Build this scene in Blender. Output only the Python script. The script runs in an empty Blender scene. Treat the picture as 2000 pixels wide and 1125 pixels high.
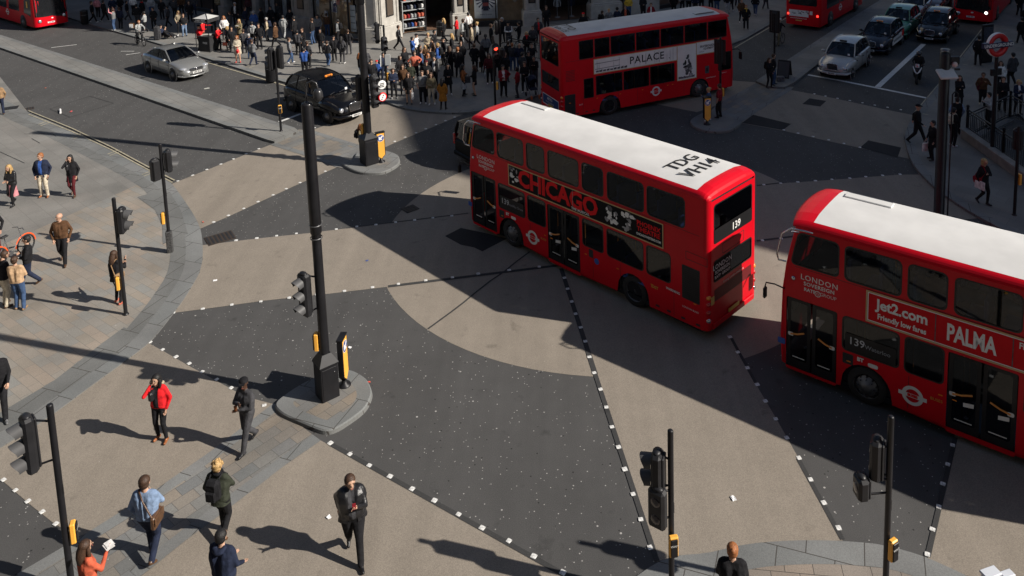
import bpy, bmesh, math, random
from mathutils import Vector, Matrix
from mathutils.geometry import tessellate_polygon
random.seed(7)
R = math.radians
sc = bpy.context.scene
COL = sc.collection
PI = math.pi
# ------------------------------------------------------------------ camera
CH, CT, CR, CF, CX, CY = 14.43823, 0.1418295, -0.0279513, 1625.4212, 73.748, -666.121
_c, _s = math.cos(CT), math.sin(CT)
FW = Vector((0, _c, -_s)); RT = Vector((1, 0, 0)); UP = Vector((0, _s, _c))
_cr, _sr = math.cos(CR), math.sin(CR)
R2 = RT * _cr + UP * _sr; U2 = UP * _cr - RT * _sr
EYE = Vector((0, 0, CH))
def at(px, py, z=0.0):
    "where the sight line through a point of the photograph meets the level z: the real spot on the ground"
    d = FW + R2 * ((px - CX - 1000) / CF) - U2 * ((py - CY - 562.5) / CF)
    t = (z - CH) / d.z
    p = EYE + d * t
    return Vector((p.x, p.y, z))
cd = bpy.data.cameras.new('camera'); cam = bpy.data.objects.new('camera', cd); COL.objects.link(cam)
M = Matrix((R2, U2, -FW)).transposed().to_4x4(); M.translation = EYE
cam.matrix_world = M
cd.sensor_width = 36; cd.lens = CF / 2000 * 36
cd.shift_x = -CX / 2000; cd.shift_y = CY / 2000
cd.clip_start = .5; cd.clip_end = 2000
sc.camera = cam
# ------------------------------------------------------------------ light
SUN_EL, SUN_AZ = R(34), R(-16.5)
SD = Vector((math.cos(SUN_EL) * math.cos(SUN_AZ), math.cos(SUN_EL) * math.sin(SUN_AZ), math.sin(SUN_EL)))
ld = bpy.data.lights.new('sun', 'SUN'); ld.energy = 5; ld.angle = R(.55); ld.color = (1, .93, .84)
lo = bpy.data.objects.new('sun', ld); COL.objects.link(lo)
lo.rotation_euler = SD.to_track_quat('Z', 'Y').to_euler(); lo.location = (30, -10, 60)
w = bpy.data.worlds.new('World'); sc.world = w; w.use_nodes = True
nt = w.node_tree; bg = nt.nodes['Background']
sky = nt.nodes.new('ShaderNodeTexSky'); sky.sky_type = 'NISHITA'; sky.sun_disc = False
sky.sun_elevation = SUN_EL; sky.sun_rotation = R(90) - SUN_AZ
sky.air_density = .75; sky.dust_density = .6; sky.ozone_density = .3
nt.links.new(sky.outputs[0], bg.inputs[0]); bg.inputs[1].default_value = .068
sc.view_settings.view_transform = 'Standard'; sc.view_settings.look = 'None'
sc.view_settings.exposure = .38; sc.view_settings.gamma = 1
# ------------------------------------------------------------------ materials
_m = {}
def mat(name, c=(.5, .5, .5), rough=.6, metal=0, var=0, vs=3, bump=0, bs=60, coat=0, emit=None, es=1, spec=.5, alpha=None):
    if name in _m: return _m[name]
    m = bpy.data.materials.new(name); m.use_nodes = True
    n = m.node_tree.nodes; l = m.node_tree.links; b = n['Principled BSDF']
    b.inputs['Base Color'].default_value = (*c, 1); b.inputs['Roughness'].default_value = rough
    b.inputs['Metallic'].default_value = metal; b.inputs['Coat Weight'].default_value = coat
    b.inputs['Coat Roughness'].default_value = .06
    b.inputs['Specular IOR Level'].default_value = spec
    tc = n.new('ShaderNodeTexCoord')
    nz = n.new('ShaderNodeTexNoise'); nz.inputs['Scale'].default_value = vs; nz.inputs['Detail'].default_value = 6
    l.new(tc.outputs['Object'], nz.inputs['Vector'])
    rp = n.new('ShaderNodeValToRGB'); v = var if var else .06
    rp.color_ramp.elements[0].position = .3; rp.color_ramp.elements[1].position = .7
    rp.color_ramp.elements[0].color = (*[max(0, x * (1 - v)) for x in c], 1)
    rp.color_ramp.elements[1].color = (*[min(1, x * (1 + v)) for x in c], 1)
    l.new(nz.outputs['Fac'], rp.inputs['Fac']); l.new(rp.outputs['Color'], b.inputs['Base Color'])
    if bump:
        n2 = n.new('ShaderNodeTexNoise'); n2.inputs['Scale'].default_value = bs; n2.inputs['Detail'].default_value = 4
        l.new(tc.outputs['Object'], n2.inputs['Vector'])
        bp = n.new('ShaderNodeBump'); bp.inputs['Strength'].default_value = bump; bp.inputs['Distance'].default_value = .02
        l.new(n2.outputs['Fac'], bp.inputs['Height']); l.new(bp.outputs[0], b.inputs['Normal'])
    if emit: b.inputs['Emission Color'].default_value = (*emit, 1); b.inputs['Emission Strength'].default_value = es
    _m[name] = m; return m
def glass(name, tint=(.25, .27, .3), t=.5, rough=.03, ior=1.45):
    if name in _m: return _m[name]
    m = bpy.data.materials.new(name); m.use_nodes = True
    n = m.node_tree.nodes; l = m.node_tree.links; n.remove(n['Principled BSDF'])
    o = n['Material Output']; tr = n.new('ShaderNodeBsdfTransparent'); tr.inputs[0].default_value = (*tint, 1)
    gl = n.new('ShaderNodeBsdfGlossy'); gl.inputs['Roughness'].default_value = rough; gl.inputs[0].default_value = (.9, .95, 1, 1)
    lw = n.new('ShaderNodeLayerWeight'); pw = n.new('ShaderNodeMath'); pw.operation = 'POWER'; pw.inputs[1].default_value = 4
    fr = n.new('ShaderNodeMath'); fr.operation = 'MULTIPLY_ADD'; fr.inputs[1].default_value = .8; fr.inputs[2].default_value = .045
    l.new(lw.outputs['Facing'], pw.inputs[0]); l.new(pw.outputs[0], fr.inputs[0])
    mx = n.new('ShaderNodeMixShader'); l.new(fr.outputs[0], mx.inputs[0]); l.new(tr.outputs[0], mx.inputs[1]); l.new(gl.outputs[0], mx.inputs[2])
    l.new(mx.outputs[0], o.inputs[0]); _m[name] = m; return m
class NT:
    "small helper for longer node graphs"
    def __init__(s, name):
        s.m = bpy.data.materials.new(name); s.m.use_nodes = True; s.t = s.m.node_tree; s.b = s.t.nodes['Principled BSDF']
        s.tc = s.t.nodes.new('ShaderNodeTexCoord').outputs['Object']; _m[name] = s.m
    def n(s, k, **kw):
        x = s.t.nodes.new(k)
        for a, v in kw.items():
            if a.startswith('i_'): x.inputs[a[2:].replace('_', ' ')].default_value = v
            else: setattr(x, a, v)
        return x
    def l(s, a, b): s.t.links.new(a, b)
    def noise(s, scale, detail=5, vec=None, rough=.5):
        x = s.n('ShaderNodeTexNoise', i_Scale=scale, i_Detail=detail, i_Roughness=rough); s.l(vec or s.tc, x.inputs['Vector']); return x.outputs['Fac']
    def ramp(s, fac, stops, interp='LINEAR'):
        x = s.n('ShaderNodeValToRGB'); cr = x.color_ramp; cr.interpolation = interp
        while len(cr.elements) < len(stops): cr.elements.new(.5)
        for e, (p, c) in zip(cr.elements, stops):
            e.position = p; e.color = (*c, 1) if not isinstance(c, (int, float)) else (c, c, c, 1)
        s.l(fac, x.inputs['Fac']); return x.outputs['Color']
    def mix(s, fac, a, b, mode='MIX'):
        x = s.n('ShaderNodeMix', data_type='RGBA', blend_type=mode)
        for v, i in ((fac, 0), (a, 6), (b, 7)):
            if hasattr(v, 'is_output') or hasattr(v, 'links'): s.l(v, x.inputs[i])
            else: x.inputs[i].default_value = v if isinstance(v, (int, float)) else (*v, 1)
        return x.outputs[2]
def gum(s, scale, size, vec=None, seedshift=0):
    "sparse round flecks: chewing gum and litter trodden into the surface"
    v = s.n('ShaderNodeTexVoronoi', i_Scale=scale); s.l(vec or s.tc, v.inputs['Vector'])
    r = s.n('ShaderNodeMath', operation='LESS_THAN'); 
    # size varies per cell
    sep = s.n('ShaderNodeSeparateColor'); s.l(v.outputs['Color'], sep.inputs[0])
    p = s.n('ShaderNodeMath', operation='POWER'); s.l(sep.outputs[seedshift], p.inputs[0]); p.inputs[1].default_value = 3.0
    mu = s.n('ShaderNodeMath', operation='MULTIPLY'); s.l(p.outputs[0], mu.inputs[0]); mu.inputs[1].default_value = size * .56
    s.l(v.outputs['Distance'], r.inputs[0]); s.l(mu.outputs[0], r.inputs[1]); return r.outputs[0]
def ground_mat(name, c, fleck, var=.18, flecks=.14, bumpy=.35, dark=None):
    s = NT(name)
    big = s.noise(.35, 3); mid = s.noise(2.2, 6); fine = s.noise(55, 3, rough=.7)
    c0 = tuple(x * (1 - var) for x in c); c1 = tuple(x * (1 + var) for x in c)
    a = s.ramp(big, [(.35, c0), (.65, c1)])
    b = s.mix(.45, a, s.ramp(mid, [(.3, tuple(x * .82 for x in c)), (.7, tuple(x * 1.15 for x in c))]))
    f = s.mix(.5, b, s.ramp(fine, [(.35, tuple(x * .55 for x in c)), (.5, c), (.68, tuple(min(1, x * 1.5) for x in c))]))
    mp = s.n('ShaderNodeMapping'); mp.inputs['Rotation'].default_value = (0, 0, R(48)); mp.inputs['Scale'].default_value = (1.6, .13, 1); s.l(s.tc, mp.inputs['Vector'])
    f = s.mix(1, f, s.ramp(s.noise(1.0, 4, mp.outputs[0], .55), [(.3, .94), (.5, 1.0), (.72, 1.07)]), 'MULTIPLY')
    mp = s.n('ShaderNodeMapping'); mp.inputs['Rotation'].default_value = (0, 0, R(-35)); mp.inputs['Scale'].default_value = (1.3, .1, 1); s.l(s.tc, mp.inputs['Vector'])
    f = s.mix(1, f, s.ramp(s.noise(1.0, 4, mp.outputs[0], .55), [(.3, .95), (.5, 1.0), (.72, 1.06)]), 'MULTIPLY')
    f = s.mix(1, f, s.ramp(s.noise(1.3, 3, rough=.6), [(.26, .72), (.36, 1.0)]), 'MULTIPLY')
    g = s.mix(gum(s, 4.4, flecks), f, fleck); g = s.mix(gum(s, 9.5, flecks * 1.15, seedshift=2), g, fleck)
    g = s.mix(gum(s, 7.5, flecks * .8, seedshift=1), g, tuple(x * .8 for x in fleck))
    g = s.mix(gum(s, 4.3, flecks * .8, seedshift=2), g, tuple(x * .35 for x in c))
    s.l(g, s.b.inputs['Base Color']); s.b.inputs['Roughness'].default_value = .9
    s.b.inputs['Specular IOR Level'].default_value = .25
    bp = s.n('ShaderNodeBump', i_Strength=bumpy, i_Distance=.01); s.l(fine, bp.inputs['Height']); s.l(bp.outputs[0], s.b.inputs['Normal'])
    return s.m
def paving_mat(name, cols, ang, bw, bh, mortar=(.06, .055, .05), msize=.008, fleck=(.5, .48, .45), flecks=.1, stag=.5):
    s = NT(name)
    mp = s.n('ShaderNodeMapping'); mp.inputs['Rotation'].default_value = (0, 0, R(ang)); s.l(s.tc, mp.inputs['Vector'])
    br = s.n('ShaderNodeTexBrick', i_Scale=1.0); br.inputs['Brick Width'].default_value = bw; br.inputs['Row Height'].default_value = bh
    br.inputs['Mortar Size'].default_value = msize; br.inputs['Mortar Smooth'].default_value = .3; br.offset = stag
    br.inputs['Color1'].default_value = (0, 0, 0, 1); br.inputs['Color2'].default_value = (1, 1, 1, 1); br.inputs['Mortar'].default_value = (.5, .5, .5, 1)
    s.l(mp.outputs[0], br.inputs['Vector'])
    k = len(cols)
    c = s.ramp(br.outputs['Color'], [(i / (k - 1) if k > 1 else 0, q) for i, q in enumerate(cols)])
    big = s.ramp(s.noise(.5, 4), [(.3, .8), (.7, 1.15)]); c = s.mix(1, c, big, 'MULTIPLY')
    fine = s.noise(40, 4, rough=.7); c = s.mix(.6, c, s.mix(1, c, s.ramp(fine, [(.3, .65), (.7, 1.3)]), 'MULTIPLY'))
    c = s.mix(br.outputs['Fac'], c, mortar)
    c = s.mix(gum(s, 4.2, flecks), c, fleck); c = s.mix(gum(s, 6, flecks * .8, seedshift=1), c, tuple(x * .25 for x in fleck))
    s.l(c, s.b.inputs['Base Color']); s.b.inputs['Roughness'].default_value = .85; s.b.inputs['Specular IOR Level'].default_value = .3
    bp = s.n('ShaderNodeBump', i_Strength=.4, i_Distance=.01); s.l(fine, bp.inputs['Height']); s.l(bp.outputs[0], s.b.inputs['Normal'])
    return s.m
# ------------------------------------------------------------------ mesh builder
def rotz(a): return Matrix.Rotation(a, 4, 'Z')
def TR(x=0, y=0, z=0): return Matrix.Translation((x, y, z))
class MB:
    def __init__(s): s.v = []; s.f = []; s.mi = []; s.sm = []; s.X = None
    def add(s, vs, fs, mi=0, smooth=False, X=None):
        o = len(s.v); X = X or s.X
        if X is not None: vs = [X @ Vector(p) for p in vs]
        s.v += [tuple(p) for p in vs]
        for f in fs: s.f.append([i + o for i in f]); s.mi.append(mi); s.sm.append(smooth)
        return s
    def box(s, c, d, mi=0, X=None, ch=0):
        x, y, z = [q / 2 for q in d]; cx, cy, cz = c
        if ch <= 0:
            vs = [(cx + a * x, cy + b * y, cz + e * z) for e in (-1, 1) for a, b in ((-1, -1), (1, -1), (1, 1), (-1, 1))]
            return s.add(vs, [(3, 2, 1, 0), (4, 5, 6, 7), (0, 1, 5, 4), (1, 2, 6, 5), (2, 3, 7, 6), (3, 0, 4, 7)], mi, False, X)
        ch = min(ch, x * .95, y * .95, z * .95); vs = []; idx = {}
        for a in (-1, 1):
            for b in (-1, 1):
                for e in (-1, 1):
                    for k in range(3):
                        q = [a * x, b * y, e * z]; sg = (a, b, e)
                        for j in range(3):
                            if j != k: q[j] -= sg[j] * ch
                        idx[(a, b, e, k)] = len(vs); vs.append((cx + q[0], cy + q[1], cz + q[2]))
        fs = []
        for k in range(3):
            i, j = [(1, 2), (2, 0), (0, 1)][k]
            for g in (-1, 1):
                loop = []
                for u, v in ((-1, -1), (1, -1), (1, 1), (-1, 1)):
                    t = [0, 0, 0]; t[k] = g; t[i] = u; t[j] = v; loop.append(idx[(*t, k)])
                fs.append(loop if g > 0 else loop[::-1])
        for k in range(3):          # edges parallel to axis k
            i, j = [(1, 2), (2, 0), (0, 1)][k]
            for u in (-1, 1):
                for v in (-1, 1):
                    t0 = [0] * 3; t1 = [0] * 3; t0[k] = -1; t1[k] = 1
                    for t in (t0, t1): t[i] = u; t[j] = v
                    L = [idx[(*t0, i)], idx[(*t1, i)], idx[(*t1, j)], idx[(*t0, j)]]
                    fs.append(L if u * v < 0 else L[::-1])
        for a in (-1, 1):
            for b in (-1, 1):
                for e in (-1, 1):
                    L = [idx[(a, b, e, 0)], idx[(a, b, e, 1)], idx[(a, b, e, 2)]]
                    fs.append(L if a * b * e > 0 else L[::-1])
        return s.add(vs, fs, mi, False, X)
    def tube(s, pts, r, n=8, mi=0, caps=True, X=None, smooth=True, flat=1.0):
        pts = [Vector(p) for p in pts]; k = len(pts); rr = r if isinstance(r, (list, tuple)) else [r] * k
        vs = []; fs = []; up = None
        for i, p in enumerate(pts):
            t = (pts[min(i + 1, k - 1)] - pts[max(i - 1, 0)]).normalized()
            if up is None:
                up = Vector((0, 0, 1)) if abs(t.z) < .9 else Vector((0, 1, 0))
            a = t.cross(up)
            if a.length < 1e-4: a = t.cross(Vector((1, 0, 0)))
            a.normalize(); b = a.cross(t).normalized(); up = b
            for j in range(n):
                g = 2 * PI * j / n; vs.append(p + a * math.cos(g) * rr[i] + b * math.sin(g) * rr[i] * flat)
        for i in range(k - 1):
            for j in range(n): fs.append((i * n + j, i * n + (j + 1) % n, (i + 1) * n + (j + 1) % n, (i + 1) * n + j))
        s.add(vs, fs, mi, smooth, X)
        if caps: s.add(vs, [tuple(range(n))[::-1], tuple(range((k - 1) * n, k * n))], mi, False, X)
        return s
    def cyl(s, p0, p1, r0, r1=None, n=12, mi=0, X=None, smooth=True): return s.tube([p0, p1], [r0, r0 if r1 is None else r1], n, mi, True, X, smooth)
    def lathe(s, prof, n=20, mi=0, X=None, smooth=True, mis=None):
        "prof = [(r, z)...] about the z axis"
        vs = [(r * math.cos(2 * PI * j / n), r * math.sin(2 * PI * j / n), z) for r, z in prof for j in range(n)]
        o = len(s.v)
        for i in range(len(prof) - 1):
            fs = [(i * n + j, i * n + (j + 1) % n, (i + 1) * n + (j + 1) % n, (i + 1) * n + j) for j in range(n)]
            if i == 0: s.add(vs, fs, mis[0] if mis else mi, smooth, X)
            else:
                for f in fs: s.f.append([q + o for q in f]); s.mi.append(mis[i] if mis else mi); s.sm.append(smooth)
        return s
    def ball(s, c, r, nu=12, nv=8, mi=0, X=None, smooth=True, cut=(0, 1)):
        rx, ry, rz = r if isinstance(r, (tuple, list)) else (r, r, r); vs = []; fs = []
        for i in range(nv + 1):
            a = PI * (cut[0] + (cut[1] - cut[0]) * i / nv)
            for j in range(nu):
                g = 2 * PI * j / nu
                vs.append((c[0] + rx * math.sin(a) * math.cos(g), c[1] + ry * math.sin(a) * math.sin(g), c[2] + rz * math.cos(a)))
        for i in range(nv):
            for j in range(nu): fs.append((i * nu + j, (i + 1) * nu + j, (i + 1) * nu + (j + 1) % nu, i * nu + (j + 1) % nu))
        return s.add(vs, fs, mi, smooth, X)
    def poly(s, loops, z=0, mi=0, X=None):
        "flat polygon (first loop) with holes, in the xy plane at z"
        L = [[Vector((p[0], p[1], 0)) for p in lp] for lp in loops]
        tris = tessellate_polygon(L); vs = [(p.x, p.y, z) for lp in L for p in lp]
        out = []
        for t in tris:
            a, b, c = [Vector(vs[i]) for i in t]; n = (b - a).cross(c - a)
            if n.length < 1e-12: continue
            out.append(tuple(t) if n.z > 0 else tuple(t)[::-1])
        return s.add(vs, out, mi, False, X)
    def prism(s, pts, z0, z1, mi=0, mi_side=None, X=None, bottom=True, smooth=False):
        pts = [(p[0], p[1]) for p in pts]
        A = sum(pts[i][0] * pts[(i + 1) % len(pts)][1] - pts[(i + 1) % len(pts)][0] * pts[i][1] for i in range(len(pts)))
        if A < 0: pts = pts[::-1]
        s.poly([pts], z1, mi, X); k = len(pts)
        if bottom:
            o = len(s.f); s.poly([pts], z0, mi, X)
            for i in range(o, len(s.f)): s.f[i] = s.f[i][::-1]
        vs = [(x, y, z0) for x, y in pts] + [(x, y, z1) for x, y in pts]
        return s.add(vs, [(i, (i + 1) % k, k + (i + 1) % k, k + i) for i in range(k)], mi if mi_side is None else mi_side, smooth, X)
    def build(s, name, mats, parent=None, loc=None, kind=None, label=None, cat=None, group=None, recalc=False):
        me = bpy.data.meshes.new(name); me.from_pydata(s.v, [], s.f)
        mats = mats if isinstance(mats, (list, tuple)) else [mats]
        for m in mats: me.materials.append(m)
        me.polygons.foreach_set('material_index', s.mi); me.polygons.foreach_set('use_smooth', s.sm); me.update()
        if recalc:
            b = bmesh.new(); b.from_mesh(me); bmesh.ops.recalc_face_normals(b, faces=b.faces); b.to_mesh(me); b.free()
        o = bpy.data.objects.new(name, me); COL.objects.link(o)
        if parent is not None: o.parent = parent
        if loc is not None: o.location = loc
        tag(o, label, cat, group, kind); return o
def tag(o, label=None, cat=None, group=None, kind=None):
    for k, v in (('label', label), ('category', cat), ('group', group), ('kind', kind)):
        if v: o[k] = v
    return o
def thing(name, label, cat, loc=(0, 0, 0), rz=0, group=None):
    o = bpy.data.objects.new(name, None); COL.objects.link(o); o.location = loc; o.rotation_euler = (0, 0, rz)
    o.empty_display_size = .3; tag(o, label, cat, group); return o
def struct(name, mb, mats): return mb.build(name, mats, kind='structure')
def dup(o, parent=None):
    c = o.copy(); COL.objects.link(c)
    if parent is not None: c.parent = parent
    for ch in list(o.children): dup(ch, c)
    return c
def rrect(x0, x1, y0, y1, r, k=4):
    out = []; r = min(r, abs(x1 - x0) / 2 * .98, abs(y1 - y0) / 2 * .98)
    for cx, cy, a0 in ((x1 - r, y1 - r, 0), (x0 + r, y1 - r, 90), (x0 + r, y0 + r, 180), (x1 - r, y0 + r, 270)):
        for i in range(k + 1): a = R(a0 + 90 * i / k); out.append((cx + r * math.cos(a), cy + r * math.sin(a)))
    return out
_fc = {}
def glyphs(txt, size=1, bold=0, align='CENTER', spacing=1.0, sx=1.0, line=1.0):
    k = (txt, size, bold, align, spacing, sx, line)
    if k in _fc: return _fc[k]
    c = bpy.data.curves.new('t', 'FONT'); c.body = txt; c.size = size; c.offset = bold; c.align_x = align; c.align_y = 'CENTER'
    c.space_character = spacing; c.space_line = line; c.resolution_u = 2; c.fill_mode = 'FRONT'
    o = bpy.data.objects.new('t', c); COL.objects.link(o); dg = bpy.context.evaluated_depsgraph_get(); dg.update()
    me = bpy.data.meshes.new_from_object(o.evaluated_get(dg))
    vs = [(v.co.x * sx, v.co.y, 0) for v in me.vertices]; fs = [tuple(p.vertices) for p in me.polygons]
    bpy.data.objects.remove(o); bpy.data.curves.remove(c); bpy.data.meshes.remove(me)
    _fc[k] = (vs, fs); return _fc[k]
def text(mb, txt, X, size=1, mi=0, **kw):
    vs, fs = glyphs(txt, size, **kw); mb.add(vs, fs, mi, False, X)
# a frame on a vertical face: local x runs along 'ax', local y runs up, z is out of the face
def face(o, ax, n): 
    ax = Vector(ax).normalized(); n = Vector(n).normalized()
    m = Matrix((ax, Vector((0, 0, 1)), n)).transposed().to_4x4(); m.translation = Vector(o); return m
BLACK = mat('black paint', (.01, .01, .012), .45, var=.3, coat=.08, spec=.35)
BLACKM = mat('black matt', (.018, .018, .02), .7, var=.3)
RUBBER = mat('rubber', (.02, .02, .02), .85, var=.3)
CHROME = mat('chrome', (.6, .6, .62), .15, 1)
STEEL = mat('steel', (.16, .16, .165), .45, .7)
WHITE = mat('white', (.78, .78, .77), .5)
YELLOW = mat('signal yellow', (.85, .42, .06), .45)
# ------------------------------------------------------------------ ground
TAN = ground_mat('buff surfacing', (.245, .214, .177), (.4, .37, .33), var=.09, flecks=.1)
ASPH = ground_mat('asphalt', (.074, .073, .072), (.36, .35, .335), var=.18, flecks=.22)
ASPHR = ground_mat('fresh asphalt patch', (.028, .028, .03), (.2, .2, .2), var=.2, flecks=.06)
BANDM = ground_mat('dark sett band', (.048, .048, .048), (.1, .1, .1), var=.2, flecks=.05)
PAVE = paving_mat('buff grey paving', [(.245, .22, .185), (.275, .24, .2), (.225, .225, .212), (.262, .242, .212), (.285, .24, .196), (.24, .232, .212)], 36, .62, .3, mortar=(.155, .145, .13), msize=.006)
PAVEG = paving_mat('grey paving', [(.185, .182, .17), (.21, .2, .185), (.2, .195, .182), (.22, .212, .197)], 42, .9, .6, mortar=(.13, .126, .116), msize=.006)
PAVES = paving_mat('small grey and buff setts', [(.15, .158, .158), (.24, .205, .165), (.175, .18, .18), (.2, .195, .18), (.15, .155, .155)], -50, .5, .33, mortar=(.1, .095, .09), msize=.007)
GRAN = paving_mat('granite kerb', [(.17, .178, .176), (.19, .195, .192), (.18, .183, .18)], 20, 1.1, 1.1, msize=.012, flecks=.06)
GRAND = paving_mat('dark granite kerb', [(.145, .148, .144), (.16, .163, .158)], 20, .9, .9, msize=.012, flecks=.06)
LINEW = mat('white road paint', (.6, .6, .58), .7, var=.2, vs=8)
LINEY = mat('cream road paint', (.33, .3, .22), .75, var=.3, vs=6)
STUD = mat('white crossing stud', (.62, .62, .6), .7, var=.45, vs=28)
def W(pts, z=0.0): return [at(x, y, z).to_2d() for x, y in pts]
def sheet(name, pts, m, z, world=False, holes=None):
    mb = MB(); P = pts if world else W(pts, z); mb.poly([P] + (holes or []), 0); o = struct(name, mb, m)
    for v in o.data.vertices: v.co.z = z
    return o
def inset(P, d, closed=True):
    "move an outline sideways by d (positive = to its left)"
    out = []; k = len(P)
    for i, p in enumerate(P):
        a = P[i - 1] if (closed or i > 0) else p; b = P[(i + 1) % k] if (closed or i < k - 1) else p
        t = (Vector(b) - Vector(a)).to_2d().normalized(); out.append(Vector((p[0] - t.y * d, p[1] + t.x * d)))
    return out
def smooth_line(P, it=2):
    P = [Vector(p) for p in P]
    for _ in range(it):
        Q = [P[0]]
        for a, b in zip(P, P[1:]): Q += [a * .75 + b * .25, a * .25 + b * .75]
        Q.append(P[-1]); P = Q
    return P
def strip(P, w0, w1, z, mb, mi=0):
    A = inset(P, w0, False); B = inset(P, w1, False); k = len(P)
    vs = [(p.x, p.y, z) for p in A] + [(p.x, p.y, z) for p in B]
    mb.add(vs, [(i + 1, i, k + i, k + i + 1) if w1 > w0 else (i, i + 1, k + i + 1, k + i) for i in range(k - 1)], mi)
def slab(name, P, h, top, z0=-.02): 
    mb = MB(); mb.prism(P, z0, h, 0, 1, bottom=False); return struct(name, mb, [top, GRAND])
mb = MB(); N = 30
mb.poly([[(-260, -60), (260, -60), (260, 320), (-260, 320)]], 0)
struct('road', mb, ASPH)
CC = Vector((1.829, 28.286)); CRAD = 8.10
disc = [CC + Vector((math.cos(a), math.sin(a))) * CRAD for a in [2 * PI * i / 96 for i in range(96)]]
sheet('crossing_circle', disc, TAN, .004, True)
Z2 = .008
LK = [(335, 357), (357, 387), (374, 412), (387, 435), (393, 452), (396, 477), (396, 506), (390, 532), (374, 560), (357, 587), (339, 611), (318, 638), (294, 668), (228, 717), (178, 753), (107, 806), (53, 842), (0, 874), (-80, 925)]
sheet('crossing_surface', [(333, 360), (527, 283), (591, 303), (657, 327), (584, 359), (502, 397), (446, 423), (390, 447), (387, 435), (374, 412), (357, 387)], TAN, Z2)
sheet('crossing_surface', [(394, 479), (500, 466), (605, 455), (677, 446), (783, 433), (883, 421), (1010, 404), (1125, 523), (934, 536), (854, 547), (758, 560), (648, 573), (517, 587), (424, 600), (339, 611), (357, 587), (374, 560), (390, 532), (396, 506)], TAN, Z2)
sheet('crossing_surface', [(1096, 525), (1400, 610), (1458, 716), (1478, 753), (1518, 821), (1561, 897), (1609, 983), (1646, 1056), (1584, 1056), (1520, 1057), (1463, 1063), (1417, 1073), (1378, 1082), (1321, 1085), (1283, 1097), (1270, 1071), (1236, 967), (1208, 875), (1184, 797), (1162, 729), (1142, 670), (1125, 615)], TAN, Z2)
sheet('crossing_surface', [(626, 860), (682, 890), (764, 934), (852, 985), (947, 1037), (1045, 1092), (1130, 1142), (1330, 1265), (100, 1290), (270, 1125), (366, 1054), (474, 972), (560, 907)], TAN, Z2)
sheet('crossing_surface', [(284, 667), (318, 685), (368, 714), (423, 744), (480, 775), (534, 789), (414, 881), (302, 959), (172, 1041), (150, 1049), (105, 1022), (57, 984), (5, 939), (-60, 893), (0, 874), (53, 842), (107, 806), (178, 753), (228, 717)], TAN, Z2)
sheet('crossing_surface', [(607, 255), (660, 236), (745, 198), (783, 212), (824, 218), (867, 222), (905, 223), (848, 247), (771, 279), (745, 291), (703, 285)], TAN, Z2)
sheet('crossing_surface', [(1180, 182), (1300, 207), (1361, 219), (1401, 205), (1480, 161), (1440, 158), (1250, 140)], TAN, Z2)
sheet('crossing_surface', [(1446, 240), (1545, 176), (1590, 184), (1634, 193), (1730, 214), (1785, 225), (1771, 251), (1766, 270), (1775, 310), (1680, 289), (1606, 273), (1529, 255)], TAN, Z2)
sheet('crossing_surface', [(1395, 366), (1492, 362), (1527, 358), (1600, 353), (1757, 341), (1797, 341), (1823, 366), (1855, 390), (1904, 421), (1911, 426), (1850, 433), (1545, 464), (1478, 472), (1350, 487)], TAN, Z2)
sheet('crossing_surface', [(1812, 1090), (1822, 1038), (1842, 948), (1859, 871), (1880, 790), (2250, 860), (2300, 1250), (1990, 1190), (1890, 1125), (1851, 1107)], TAN, Z2)
for P in ([(1471, 224), (1545, 242), (1529, 254), (1449, 240)], [(1696, 274), (1760, 288), (1753, 308), (1680, 288)], [(1581, 192), (1614, 197), (1602, 208), (1567, 203)],
          [(869, 461), (900, 445), (948, 455), (990, 466), (942, 491), (925, 483), (900, 478)]):
    sheet('asphalt_patch', P, ASPHR, .012)
# dark bands and the white studs set along the edges of the crossings
mb = MB()
def band(a, b, w, z=.014):
    w *= .72
    A = at(*a).to_2d(); B = at(*b).to_2d(); strip([A, B], -w / 2, w / 2, z, mb)
band((758, 560), (1090, 519), 0.19); band((677, 446), (915, 417), 0.10); band((1096, 525), (1163, 732), 0.19); band((1163, 732), (1283, 1097), 0.16); band((1478, 471), (1560, 461), 0.15)
band((1478, 363), (1530, 357), 0.12); band((1425, 655), (1478, 752), 0.12); band((1559, 897), (1646, 1055), 0.14); band((1866, 855), (1812, 1088), 0.14); band((646, 868), (1110, 1128), 0.16)
P = [at(*p).to_2d() for p in [(1035, 492), (1008, 512), (985, 531), (958, 549), (930, 571), (905, 592), (880, 611), (858, 627), (836, 643)]]
strip(P, -.03, .03, .0145, mb)
struct('sett_band', mb, BANDM)
STUDS = [((294, 669), (452, 758), 7), ((1102, 543), (1270, 1069), 16), ((646, 866), (1098, 1118), 11), ((339, 611), (934, 535.5), 12), ((934, 535), (1052, 522), 3), ((420, 475), (883, 422), 13), ((348, 354), (506, 291), 7),
         ((416, 435), (635, 335), 9), ((1478, 752), (1638, 1032), 8), ((1424, 658), (1460, 720), 3), ((1810, 1083), (1859, 870), 6), ((-20, 920), (111, 1023), 6), ((614, 250), (703, 219), 3), ((771, 277), (888, 229), 7),
         ((1492, 361), (1757, 341), 9), ((1488, 470), (1526, 466), 2), ((1590, 184), (1760, 215), 8), ((1531, 254), (1680, 288), 6), ((515, 792), (515, 793), 1)]
tmp = None; si = 0
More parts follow.
